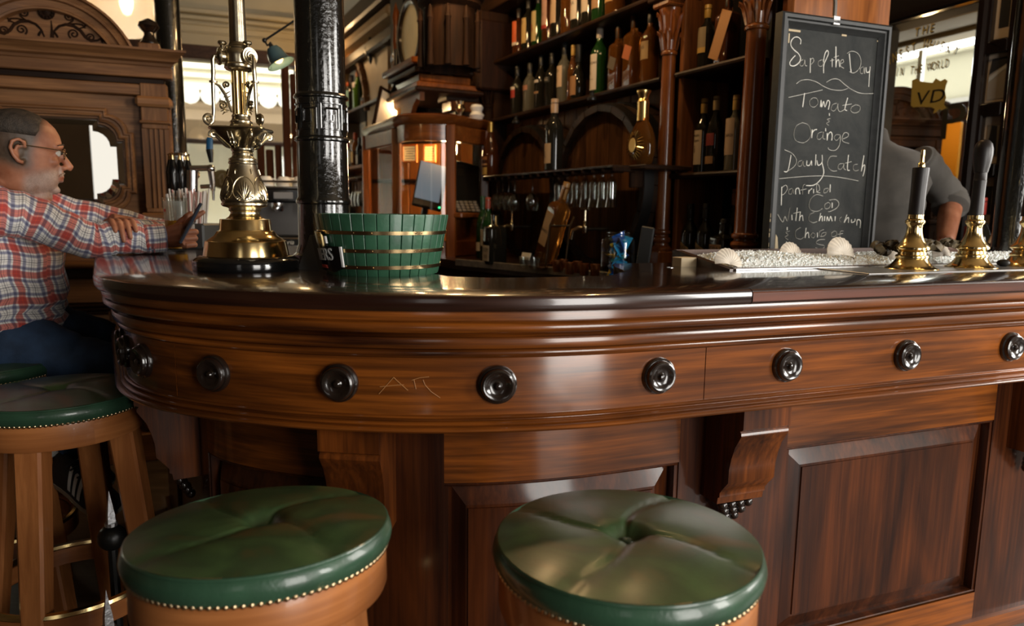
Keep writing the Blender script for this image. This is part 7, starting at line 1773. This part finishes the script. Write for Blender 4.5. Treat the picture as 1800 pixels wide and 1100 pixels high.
# legs
kn_r, kn_l = Vector((-1.245, 2.13, .765)), Vector((-1.31, 2.39, .765))
an_r, an_l = W(112, 800, Y=2.06), W(100, 770, Y=2.36)
for h, k, a in ((Vector((-1.58, 2.05, .86)), kn_r, an_r), (Vector((-1.58, 2.22, .86)), kn_l, an_l)):
    limb(body, [h, vlerp(h, k, .5), k, vlerp(k, a, .4), a], [.075, .060, .044, .040, .034], 16)
bo_ = remeshed(body, 'body', SKIN, man, .0031, 7)
# both hands are grown finer and then welded into the same body mesh
def weld(o, p):
    me, m2 = o.data, p.data; n = len(me.vertices)
    V = [v.co.copy() for v in me.vertices] + [v.co.copy() for v in m2.vertices]
    F = [tuple(f.vertices) for f in me.polygons] + [tuple(n + i for i in f.vertices) for f in m2.polygons]
    nw = bpy.data.meshes.new('body'); nw.from_pydata(V, [], F); nw.polygons.foreach_set('use_smooth', [True] * len(F)); nw.materials.append(me.materials[0]); o.data = nw
    bpy.data.objects.remove(p); bpy.data.meshes.remove(m2); bpy.data.meshes.remove(me)
hand_ = MB()
limb(hand_, [vlerp(el_r, wr_r, .7), wr_r, vlerp(wr_r, W(332, 412, Y=2.24), .2)], [.030, .027, .025], 14)
# right hand: back of the hand to the camera, thumb and index around the phone
hr = wr_r; dh = (W(332, 412, Y=2.24) - wr_r).normalized()
upv = Vector((0, 0, 1)); bk = Vector((-.25, -1, 0)).normalized()          # back of the hand faces the camera
upv = (upv - dh * upv.dot(dh)).normalized(); side = dh.cross(upv)
for k, (u, r) in enumerate(((.018, .017), (.002, .0185), (-.014, .017))):
    limb(hand_, [hr + upv * u * .5, hr + dh * .04 + upv * u, hr + dh * .075 + upv * u * 1.3], [.023, r + .003, r], 12, m=3)
pal = hr + dh * .072
for k, (u, L, cu) in enumerate(((-.032, .058, (.9, 1.0, .7)), (-.012, .070, (.85, 1.1, .7)), (.008, .074, (.8, 1.0, .6)))):
    finger(hand_, pal + upv * u - side * .002, dh * .9 + bk * -.25, bk, L, .0098, cu)
finger(hand_, pal + upv * .026, dh * .85 + upv * .55 + bk * -.1, bk, .078, .0095, (.15, .25, .2))
finger(hand_, hr + dh * .035 + upv * .026 - bk * .01, dh * .7 + upv * .75 - bk * .35, bk, .068, .0105, (.1, .2, .1), True)
# left hand: palm hidden behind the near forearm, four fingers over the top of the sleeve
kn = []; fd_ = (wr_r - el_r).normalized(); e1 = Vector((fd_.y, -fd_.x, 0)).normalized(); e2 = fd_.cross(e1) * (1 if fd_.cross(e1).z > 0 else -1)
for k, (t_, L0, L1) in enumerate(((.29, 122, 30), (.385, 124, -2), (.475, 120, 8), (.56, 112, 30))):
    c_ = vlerp(el_r, wr_r, t_); rf = .049 + .0085 - .006 * t_
    P_ = [c_ + e1 * (rf * cos(radians(L0 + (L1 - L0) * q / 8))) + e2 * (rf * sin(radians(L0 + (L1 - L0) * q / 8)) + .003 * sin(pi * q / 8)) + fd_ * (.010 * q / 8 - .004) for q in range(9)]
    hand_.tube(P_, [.0098, .0098, .0092, .0088, .0092, .0086, .0080, .0075, .0060], 10); hand_.ball(P_[-1], .0062, seg=10, rn=6); kn.append(P_[0])
wr_l = vlerp(el_r, wr_r, .33) - e1 * .105 + Vector((0, 0, .028)); hl = wr_l
for p in kn: limb(hand_, [hl, vlerp(hl, p, .5) + Vector((0, .0, .010)), p], [.025, .018, .0125], 12, m=3)
finger(hand_, vlerp(hl, kn[0], .4) - fd_ * .02, (e1 - fd_ * .5 - e2 * .6), e2, .055, .0105, (.2, .3, .2), True)
limb(hand_, [vlerp(el_l, wr_l, .6), wr_l, vlerp(wr_l, kn[1], .2)], [.033, .027, .026], 14)
weld(bo_, remeshed(hand_, 'hand', SKIN, man, .0019, 3))
def sstep(a, b_, x): t = max(0.0, min(1.0, (x - a) / (b_ - a))); return t * t * (3 - 2 * t)
def tint(o, Mh, sc, stub=True):
    me = o.data; at = me.color_attributes.new('tint', 'FLOAT_COLOR', 'POINT'); inv = (PM[o.name].inverted() @ Mh @ Matrix.Scale(sc, 4)).inverted(); r3 = random.Random(1); out = []
    for v in me.vertices:
        p = inv @ v.co; c = (1.0, 1.0, 1.0)
        if abs(p.x) < .16 and abs(p.y) < .13 and -.16 < p.z < .16:
            jit = r3.uniform(.85, 1.15)
            # cropped grey hair round the back and temples
            line = .012 + .55 * max(0, p.z - .0)
            hb = 0 * sstep(.020, -.002, p.x - max(0, p.z) * .55) * sstep(-.075, -.045, p.z) * (1 if (abs(p.y) < .082) else 0)
            side = sstep(.012, -.006, p.x) 
            k1 = sstep(.083, .078, abs(p.y)) * sstep(.03, .0, p.x - .35 * max(0, p.z)) * sstep(-.07, -.03, p.z + .35 * min(0, p.x + .02))
            dk = sstep(.02, .075, p.z)
            hair = tuple(a + (b_ - a) * dk for a, b_ in zip((.19, .33, .40), (.085, .14, .18)))
            c = tuple(1 + (h * jit - 1) * k1 * .95 for h in hair)
            if stub and p.x > -.02:
                w = sstep(-.028, -.062, p.z + .40 * (.055 - p.x)) * sstep(-.015, .012, p.x) * sstep(-.135, -.118, p.z)
                lip = exp(-((p.z + .064) / .008) ** 2) * sstep(.03, .018, abs(p.y)) * sstep(.078, .088, p.x)
                nose = sstep(.09, .097, p.x) * sstep(-.050, -.044, p.z)
                w *= (1 - lip) * (1 - nose)
                st_ = (1.0 * jit, 1.9 * jit, 3.0 * jit)
                c = tuple(a * (1 + (b_ - 1) * w * .8) for a, b_ in zip(c, st_))
                c = tuple(a * (1 - q * lip * .25) for a, q in zip(c, (.2, .8, .8)))
        out += [*c, 1.0]
    at.data.foreach_set('color', out)
tint(bo_, HM, HS)
# beard and hair colours belong to the skin and hair themselves
HAIR = mat('dark_cropped_hair', (.042, .030, .021), .65, var=.5, vscale=60, bump=1, bscale=300)
HAIRG = mat('grey_temple_hair', (.17, .115, .075), .7, var=.4, vscale=70, bump=1, bscale=300)
STUB = mat('grey_stubble', (.34, .235, .175), .8, var=.35, vscale=120, bump=1, bscale=350)
def on_head(a, z, lift):
    H = head_rings(); i = 0
    while i < len(H) - 2 and H[i + 1][0] < z: i += 1
    t = max(0, min(1, (z - H[i][0]) / (H[i + 1][0] - H[i][0]))); q = [H[i][k] + (H[i + 1][k] - H[i][k]) * t for k in range(4)]
    c, s = cos(a), sin(a); cx = (q[1] + q[2]) / 2 + .006
    x = cx + (q[1] - cx) * abs(c) ** .95 if c > 0 else cx - (cx - q[2]) * abs(c) ** .92
    y = q[3] * (abs(s) ** .86) * (1 if s > 0 else -1) * (1 - .10 * max(0, c) ** 2)
    nrm = Vector((x - cx, y, max(0, z - .05) * 1.2)).normalized()
    return HM @ ((Vector((x, y, z)) + nrm * lift) * HS)
def head_patch(name, rows, m, lift, n=26):
    """rows: (z, a0, a1) angular span from the face, both sides through the back when a1 > pi"""
    mb = MB(); R = []
    for z, a0, a1 in rows: R.append([on_head(a0 + (a1 - a0) * j / n, z, (.0004, lift * .5, lift, lift, lift, lift, lift)[min(len(R), 6)]) for j in range(n + 1)])
    mb.rings(R, closed=False); o = mb.build(name, m, man, sharp=None)
    s = o.modifiers.new('thick', 'SOLIDIFY'); s.thickness = .003; s.offset = -1; return o
TOP = [(-.050, 2.30, 2 * pi - 2.30), (-.030, 2.1, 2 * pi - 2.1), (-.010, 1.95, 2 * pi - 1.95), (.012, 1.80, 2 * pi - 1.80), (.03, 1.45, 2 * pi - 1.45), (.048, 1.30, 2 * pi - 1.30)]
head_patch('cropped_hair', [(.045, 1.34, 2 * pi - 1.34), (.062, 1.20, 2 * pi - 1.20), (.080, 1.12, 2 * pi - 1.12), (.096, .80, 2 * pi - .80), (.108, .35, 2 * pi - .35), (.1155, .0, 2 * pi), (.117, .0, 2 * pi)], HAIR, .0028, 40)
mb = MB()
for sg in (-1, 1): mb.tube([HM @ (Vector(p) * HS) for p in ((.0975, sg * .001, -.0475), (.0955, sg * .012, -.049), (.088, sg * .026, -.058))], [.0052, .0055, .003], 8, flat=.6)
mb.build('moustache', STUB, man)
mb = MB()
for sg in (-1, 1):
    mb.ball(HM @ (Vector((.0752, sg * .032, .008)) * HS), .0138, seg=16, rn=10)
ey = mb.build('eyes', mat('eye_white', (.55, .50, .44), .2), man)
mb = MB()
for sg in (-1, 1):
    c = HM @ (Vector((.0880, sg * .0335, .0085)) * HS); mb.ball(c, .0055, seg=12, rn=6)
mb.build('iris', mat('iris_dark', (.03, .022, .016), .15), ey)
mb = MB()
for sg in (-1, 1): mb.tube([HM @ (Vector(p) * HS) for p in ((.094, sg * .012, .030), (.0925, sg * .030, .034), (.078, sg * .052, .028))], [.0025, .0042, .002], 7, flat=.6)
mb.build('eyebrows', HAIR, man)
# thin metal glasses
GLF = mat('spectacle_metal', (.55, .40, .24), .25, 1.0)
mb = MB(); h3 = lambda *p: HM @ (Vector(p) * HS)
for sg in (-1, 1):
    mb.tube([h3(.101 - .010 * (cos(a) + 1) * .4 - (.006 if sg * 0 else 0) + .0 * a, sg * (.033 + .023 * cos(a)), .006 + .016 * sin(a)) for a in [2 * pi * i / 20 for i in range(20)]], .0013, 6, closed=True)
    mb.tube([h3(.093, sg * .057, .012), h3(.088, sg * .072, .013), h3(.04, sg * .080, .015), h3(-.012, sg * .081, .016), h3(-.026, sg * .080, .004)], .0016, 6)
mb.tube([h3(.102, -.011, .010), h3(.105, 0, .012), h3(.102, .011, .010)], .0014, 6); gl_ = mb.build('spectacles', GLF, man)
mb = MB()
for sg in (-1, 1):
    pts = [h3(.101 - .010 * (cos(a) + 1) * .4, sg * (.033 + .023 * cos(a)), .006 + .016 * sin(a)) for a in [2 * pi * i / 20 for i in range(20)]]
    n0 = len(mb.v); mb.v += [tuple(p) for p in pts]; mb.face(range(n0, n0 + 20))
mb.build('lenses', CLEAR, gl_)
# ---- plaid shirt
PLAID, nt, b = node_mat('plaid_cotton'); L = nt.links.new
uv = N(nt, 'ShaderNodeTexCoord'); sp = N(nt, 'ShaderNodeSeparateXYZ'); L(uv.outputs['UV'], sp.inputs[0])
def stripe(axis, period, c, w, soft=.004):
    m0 = N(nt, 'ShaderNodeMath', operation='PINGPONG'); m0.inputs[1].default_value = period / 2
    a0 = N(nt, 'ShaderNodeMath', operation='ADD'); a0.inputs[1].default_value = -c + 50 * period
    L(sp.outputs[axis], a0.inputs[0]); L(a0.outputs[0], m0.inputs[0])
    m1 = N(nt, 'ShaderNodeMapRange'); m1.inputs['From Min'].default_value = w / 2 - soft / 2; m1.inputs['From Max'].default_value = w / 2 + soft / 2; m1.inputs['To Min'].default_value = 1; m1.inputs['To Max'].default_value = 0
    L(m0.outputs[0], m1.inputs['Value']); return m1.outputs['Result']
PER = .082
def mulmix(col_in, fac, col, amount):
    mx = N(nt, 'ShaderNodeMix', data_type='RGBA'); mx.blend_type = 'MULTIPLY'; k = N(nt, 'ShaderNodeMath', operation='MULTIPLY'); k.inputs[1].default_value = amount
    L(fac, k.inputs[0]); L(k.outputs[0], mx.inputs[0])
    if isinstance(col_in, tuple): mx.inputs[6].default_value = (*col_in, 1)
    else: L(col_in, mx.inputs[6])
    mx.inputs[7].default_value = (*col, 1); return mx.outputs[2]
c = (.74, .71, .67)
for ax in (0, 1):
    c = mulmix(c, stripe(ax, PER, .0, .021, .003), (.72, .215, .195), .95)         # red
    c = mulmix(c, stripe(ax, PER, .0205, .009, .003), (.24, .26, .42), .85); c = mulmix(c, stripe(ax, PER, -.0205, .009, .003), (.24, .26, .42), .85)      # navy
    c = mulmix(c, stripe(ax, PER, .041, .0035, .002), (.18, .18, .22), .65); c = mulmix(c, stripe(ax, PER, .034, .0018, .0012), (.3, .3, .34), .6); c = mulmix(c, stripe(ax, PER, -.034, .0018, .0012), (.3, .3, .34), .6)
    c = mulmix(c, stripe(ax, PER, .0, .0024, .001), (1.5, 1.25, .8), .5)
L(c, b.inputs['Base Color']); b.inputs['Roughness'].default_value = .8; b.inputs['Sheen Weight'].default_value = .2
nz = N(nt, 'ShaderNodeTexNoise', Scale=14, Detail=3); bp = N(nt, 'ShaderNodeBump', Strength=.35, Distance=.006); L(uv.outputs['Object'], nz.inputs['Vector']); L(nz.outputs['Fac'], bp.inputs['Height']); L(bp.outputs['Normal'], b.inputs['Normal'])
def cloth_wob(p, k=1.0): return Vector((sin(p.z * 61 + p.x * 33) * .0022, sin(p.z * 53 + p.x * 41 + 1) * .0026, sin(p.x * 47 + p.z * 29) * .0018)) * k
mb = MB(); n = 40; R = []
tz = [TS[0][0][2]] 
for i in range(len(TS) - 1):
    for k in range(4):
        t = k / 4; c0, c1 = TS[i], TS[i + 1]
        R.append((vlerp(c0[0], c1[0], t), c0[1] + (c1[1] - c0[1]) * t, c0[2] + (c1[2] - c0[2]) * t, c0[3] + (c1[3] - c0[3]) * t))
R.append((Vector(TS[-1][0]), *TS[-1][1:]))
rings_ = []
for i, (cc, hx, hy, tl2) in enumerate(R):
    fold = .010 * max(0, 1 - abs(cc.z - .93) / .10)
    rings_.append([p + cloth_wob(p, 1.5) + Vector((fold * sin(cc.z * 150 + j), fold * .6 * sin(cc.z * 130 + j * .7), 0)) for j, p in enumerate(torso_ring(cc, hx * 1.03 + .004, hy * 1.02 + .004, tl2, n))])
rings_[0] = [p + Vector((0, 0, .012 * sin(j * .8))) for j, p in enumerate(rings_[0])]
mb.rings(rings_, cap0=False, cap1=False, uv=lambda i, j: (j / n * 1.066 + .02 * 0, R[min(i, len(R) - 1)][0].z * 1.0 + .006 * sin(j)))
shirt = mb.build('shirt', PLAID, man, sharp=None)
def sleeve(P, Rr, folds):
    mb = MB()
    P2, R2 = smooth_pts(P, 8), smooth_r(Rr, 8); n = len(P2)
    R2 = [r * (1 + .035 * sin(i * folds)) for i, r in enumerate(R2)]
    mb.tube([p + cloth_wob(p, 1.2) for p in P2], R2, 20); mb.build('sleeve', PLAID, shirt, sharp=None)
v = (el_r - sh_r).normalized()
sleeve([sh_r + Vector((-.035, .045, .02)), sh_r + Vector((-.01, .0, .0)), vlerp(sh_r, el_r, .45) + Vector((-.012, -.008, .016)), el_r + Vector((0, 0, .004)), vlerp(el_r, wr_r, .35) + Vector((0, 0, .004)), vlerp(el_r, wr_r, .75), wr_r - (wr_r - el_r).normalized() * .035], [.060, .071, .064, .055, .051, .043, .041], 1.9)
sleeve([sh_l + Vector((-.03, -.04, .015)), sh_l, vlerp(sh_l, el_l, .5), el_l, vlerp(el_l, wr_l, .5), vlerp(el_l, wr_l, .86)], [.06, .069, .06, .052, .046, .040], 1.7)
mb = MB(); d = (wr_r - el_r).normalized()
mb.tube([wr_r - d * .062, wr_r - d * .055, wr_r - d * .03, wr_r - d * .002, wr_r + d * .002], [.041, .0445, .0445, .0455, .040], 20); mb.build('cuff', PLAID, shirt)
mb = MB()                                               # collar
for i, (dz, rr) in enumerate(((0, 0),)):
    Rr = []
    for zz, ro in ((-.012, .010), (.022, .004), (.034, .002), (.026, .012), (-.006, .026)):
        Rr.append([Vector((-1.512 + .010, 2.145, 1.288)) + Vector(((.072 + ro) * cos(a) * 1.02, (.078 + ro) * sin(a), zz - .020 * cos(a))) for a in [2 * pi * j / 28 for j in range(28)]])
    mb.rings(Rr, cap0=False, cap1=False, uv=lambda i, j: (j / 28 * .5, i * .02))
mb.build('collar', PLAID, shirt)
# ---- jeans, shoes
DENIM = mat('blue_denim', (.018, .040, .085), .8, var=.4, vscale=18, bump=.5, bscale=160)
mb = MB()
for h, k, a in ((Vector((-1.60, 2.04, .865)), kn_r, an_r), (Vector((-1.60, 2.22, .865)), kn_l, an_l)):
    P2 = smooth_pts([h, vlerp(h, k, .35) + Vector((0, 0, .005)), vlerp(h, k, .75), k + Vector((.012, 0, -.004)), vlerp(k, a, .25), vlerp(k, a, .7), a + Vector((0, 0, .02))], 8); R2 = smooth_r([.112, .104, .080, .062, .060, .056, .054], 8)
    mb.tube([p + cloth_wob(p, 2.0) for p in P2], [r * (1 + .03 * sin(i * 1.7)) for i, r in enumerate(R2)], 18)
mb.rings([torso_ring((-1.58, 2.13, z), .158 + o_, .185 + o_, 0, 28) for z, o_ in ((.79, -.02), (.82, .0), (.88, .0))])
mb.build('jeans', DENIM, man, sharp=None)
SHOEB, SHOEW = mat('black_suede', (.010, .010, .010), .7, bump=.4, bscale=200), mat('shoe_white', (.55, .54, .50), .5)
def shoe(px, py, Y, yaw, pitch, roll, label):
    p = W(px, py, Y=Y); M = T(p, yaw) @ Matrix.Rotation(pitch, 4, 'Y') @ Matrix.Rotation(roll, 4, 'X')
    mb = MB(); secs = [(-.125, .030, .0, .055), (-.11, .038, 0, .075), (-.08, .040, 0, .085), (-.04, .040, 0, .082), (.0, .042, 0, .072), (.04, .047, 0, .058), (.08, .049, 0, .048), (.115, .044, 0, .042), (.140, .030, 0, .032), (.15, .012, 0, .022)]
    mb.rings([[M @ Vector((x, w * cos(a) * (1 - .25 * max(0, sin(a))), z0 + (h if sin(a) > 0 else .004) * sin(a))) for a in [2 * pi * j / 20 for j in range(20)]] for x, w, z0, h in secs]); up = mb.build('shoe', SHOEB, man)
    mb = MB(); mb.rings([[M @ Vector((x, w * sx, z)) for sx, z in ((-1.03, -.001), (1.03, -.001), (1.03, -.016), (-1.03, -.016))] for x, w, z0, h in secs]); mb.build('sole', mat('shoe_sole', (.30, .26, .19), .6) if 'shoe_sole' not in bpy.data.materials else bpy.data.materials['shoe_sole'], up)
    for k in range(3):
        x = -.005 + k * .026; mb = MB(); R = []
        for f in range(7):
            t = .12 + .62 * f / 6; a = -pi + pi * .5 + (pi * .5) * 0
            ang = pi + (pi / 2) * t                       # from the sole up the near side
            def sec(xx):
                i = max(j for j in range(len(secs) - 1) if secs[j][0] <= xx); u = (xx - secs[i][0]) / (secs[i + 1][0] - secs[i][0]); return [secs[i][q] + (secs[i + 1][q] - secs[i][q]) * u for q in range(4)]
            row = []
            for dx in (0, .015):
                xx = x + dx - .030 * t; _, w, z0, h = sec(xx); ca, sa = cos(-ang), sin(-ang)
                row.append(M @ Vector((xx, w * 1.02 * (-abs(ca)) * (1 - .25 * max(0, sa)) - .0012, h * 1.02 * abs(sa) + .0006)))
            R.append(row)
        mb.rings(R, closed=False); mb.build('stripe', SHOEW, up)
    mb = MB(); mb.tube([M @ Vector((-.122, .03 * sin(a), .045 + .03 * cos(a))) for a in [-1.2, -.6, 0, .6, 1.2]], [.004, .010, .012, .010, .004], 8); mb.build('heel_tab', SHOEW, up)
    mb = MB()
    for k in range(4): mb.tube([M @ Vector((.02 - k * .016, -.026, .062 + k * .005)), M @ Vector((.026 - k * .016, 0, .070 + k * .006)), M @ Vector((.02 - k * .016, .026, .062 + k * .005))], .0028, 6)
    mb.build('laces', BLACK, up)
shoe(147, 858, 2.0, radians(-28), radians(14), radians(10), '')
shoe(128, 820, 2.30, radians(-10), radians(16), radians(8), '')
# ---- the phone in his hand
c = W(336, 392, Y=2.235)
ph = thing('mobile_phone', 'mobile phone held upright in the man\'s right hand', 'phone', M=T(c, radians(20)) @ Matrix.Rotation(radians(28), 4, 'Y'))
mb = MB(); mb.box((0, 0, 0), (.009, .070, .142), I4, .0038); mb.build('case', mat('phone_case', (.03, .045, .07), .3, coat=.3), ph, local=True)
mb = MB(); mb.box((-.0047, 0, 0), (.0008, .064, .134)); mb.build('screen', mat('phone_screen', (.05, .06, .07), .1, coat=.5), ph, local=True)

# ================================================================== the barman, back turned
NK = W(1522, 240, Y=3.02)
bm = thing('person', 'person in a charcoal shirt with rolled sleeves, back turned, behind the chalkboard', 'person', (NK.x, NK.y, 0))
FD = Vector((.30, .95, 0)).normalized(); RT = Vector((FD.y, -FD.x, 0))       # he looks away from the camera
bb = MB(); HB = T(NK + FD * .11 - RT * .02 + Vector((0, 0, .155)), atan2(FD.y, FD.x), ry=.6); build_head(bb, HB, 1.05)
limb(bb, [NK + Vector((0, 0, -.06)), NK + FD * .03 + Vector((0, 0, .04)), NK + FD * .08 + Vector((0, 0, .11))], [.066, .060, .060], 18)
def b_ring(z, hx, hy, off=0.0, n=32):
    c = NK + FD * off; return [Vector((c.x, c.y, z)) + RT * (hx * abs(cos(t)) ** .8 * (1 if cos(t) > 0 else -1)) + FD * (hy * abs(sin(t)) ** .85 * (1 if sin(t) > 0 else -1)) for t in [2 * pi * j / n for j in range(n)]]
zN = NK.z
BSH = [(.84, .185, .125, 0), (.95, .185, .125, 0), (1.05, .18, .12, 0), (zN - .42, .185, .12, 0), (zN - .30, .225, .125, .0), (zN - .19, .245, .12, .0), (zN - .11, .235, .105, .01), (zN - .07, .195, .09, .01), (zN - .035, .115, .075, .01), (zN - .005, .070, .065, .01)]
bb.rings([b_ring(z, a * .94, b_ * .94, o_) for z, a, b_, o_ in BSH])
for s in (-1, 1):                                                         # legs
    h = Vector((NK.x, NK.y, .88)) + RT * .09 * s; limb(bb, [h, h + Vector((0, 0, -.40)), h + Vector((0, 0, -.80))], [.088, .062, .040], 14); limb(bb, [h + Vector((0, 0, -.83)), h + FD * .10 + Vector((0, 0, -.85))], [.036, .028], 10)
sR = Vector((NK.x, NK.y, zN - .11)) + RT * .215; eR = W(1672, 348, Y=3.02); wR = W(1662, 425, Y=2.86)
limb(bb, [sR, vlerp(sR, eR, .5), eR, vlerp(eR, wR, .5), wR], [.056, .05, .044, .042, .032], 16)
dd = (wR - vlerp(sR, eR, .9)).normalized()
for k in range(4): finger(bb, wR + Vector((0, 0, -.06)) + RT * (.024 - .016 * k) , Vector((0, .15, -1)), -FD, .07 + .01 * (k in (1, 2)), .0095, (.3, .4, .3))
limb(bb, [wR, wR + Vector((0, 0, -.06))], [.032, .036], 12); finger(bb, wR + Vector((0, 0, -.03)) - RT * .03, Vector((-.5, .1, -.8)), -FD, .06, .0105, (.2, .2, .2), True)
sL = Vector((NK.x, NK.y, zN - .11)) - RT * .185; eL = sL - RT * .08 + Vector((0, 0, -.28)) + FD * .03; wL = eL + FD * .22 + Vector((0, 0, -.05)) + RT * .08
limb(bb, [sL, vlerp(sL, eL, .5), eL, vlerp(eL, wL, .5), wL], [.056, .05, .044, .040, .03], 16); limb(bb, [wL, wL + FD * .06], [.03, .034], 12)
for k in range(4): finger(bb, wL + FD * .06 + RT * (.024 - .016 * k), FD, Vector((0, 0, 1)), .075, .0095, (.4, .5, .4))
finger(bb, wL + FD * .03 + RT * .03, FD + RT * .7, Vector((0, 0, 1)), .06, .0105, (.2, .2, .2), True)
tint(remeshed(bb, 'body', SKIN, bm, .0055, 3), HB, 1.05, False)
mb = MB(); R = []
H = head_rings()
for z, xf, xb, hw in H[5:]:
    R.append([HB @ (Vector(((xf if c_ > 0 else -xb) * (1.06 if c_ <= 0 else .9) * abs(c_) ** .92 * (1 if c_ > 0 else -1), (hw + .006) * abs(s_) ** .86 * (1 if s_ > 0 else -1), z + .006)) * 1.05) for c_, s_ in [(cos(t), sin(t)) for t in [2.0 + (2 * pi - 4.0) * j / 24 if z < .07 else 2 * pi * j / 24 for j in range(25)]]])
mb.rings(R, closed=False); o = mb.build('hair', HAIR, bm, sharp=None); s = o.modifiers.new('thick', 'SOLIDIFY'); s.thickness = .01
SHIRT = mat('charcoal_shirt', (.085, .077, .067), .85, var=.2, vscale=12, bump=.6, bscale=10, sheen=.2)
mb = MB(); R = []
for i in range(len(BSH) - 1):
    for k in range(4):
        t = k / 4; q = [BSH[i][m] + (BSH[i + 1][m] - BSH[i][m]) * t for m in range(4)]; R.append(q)
R.append(list(BSH[-1]))
mb.rings([[p + cloth_wob(p, 2.2) + Vector((0, .006 * sin(p.x * 38 + z * 9), 0)) for p in b_ring(z, a * 1.02 + .004, b_ * 1.03 + .004, o_)] for z, a, b_, o_ in R], cap0=False, cap1=False)
sh2 = mb.build('shirt', SHIRT, bm, sharp=None)
mb = MB()
for a_, e_, t1 in ((sR, eR, None), (sL, eL, None)):
    w_ = wR if a_ is sR else wL
    P2 = smooth_pts([a_ - (e_ - a_).normalized() * .03, a_, vlerp(a_, e_, .5), e_, vlerp(e_, w_, .18)], 6); R2 = smooth_r([.058, .072, .066, .064, .062], 6)
    mb = MB(); mb.tube([p + cloth_wob(p, 2) for p in P2], [r * (1 + .04 * sin(i * 1.8)) for i, r in enumerate(R2)], 18); mb.build('sleeve', SHIRT, sh2, sharp=None)
pass
mb = MB()
for e_, w_ in ((eR, wR), (eL, wL)):
    d = (w_ - e_).normalized(); q = vlerp(e_, w_, .05); mb = MB(); mb.tube([q, q + d * .006, q + d * .045, q + d * .050], [.060, .069, .070, .060], 18); mb.build('rolled_cuff', SHIRT, sh2)
mb = MB(); mb.rings([[Vector((NK.x, NK.y, 0)) + FD * .012 + RT * ((.070 + r) * cos(t)) + FD * ((.066 + r) * sin(t)) + Vector((0, 0, zN + z)) for t in [2 * pi * j / 28 for j in range(28)]] for z, r in ((-.03, .008), (.02, .0), (.032, .0), (.024, .010), (-.02, .022))], cap0=False, cap1=False); mb.build('collar', SHIRT, sh2)
mb = MB()
for s in (-1, 1):
    h = Vector((NK.x, NK.y, .90)) + RT * .09 * s; mb.tube(smooth_pts([h, h + Vector((0, 0, -.4)), h + Vector((0, 0, -.84))], 6), smooth_r([.105, .085, .075], 6), 16)
mb.build('trousers', BLACK, bm)
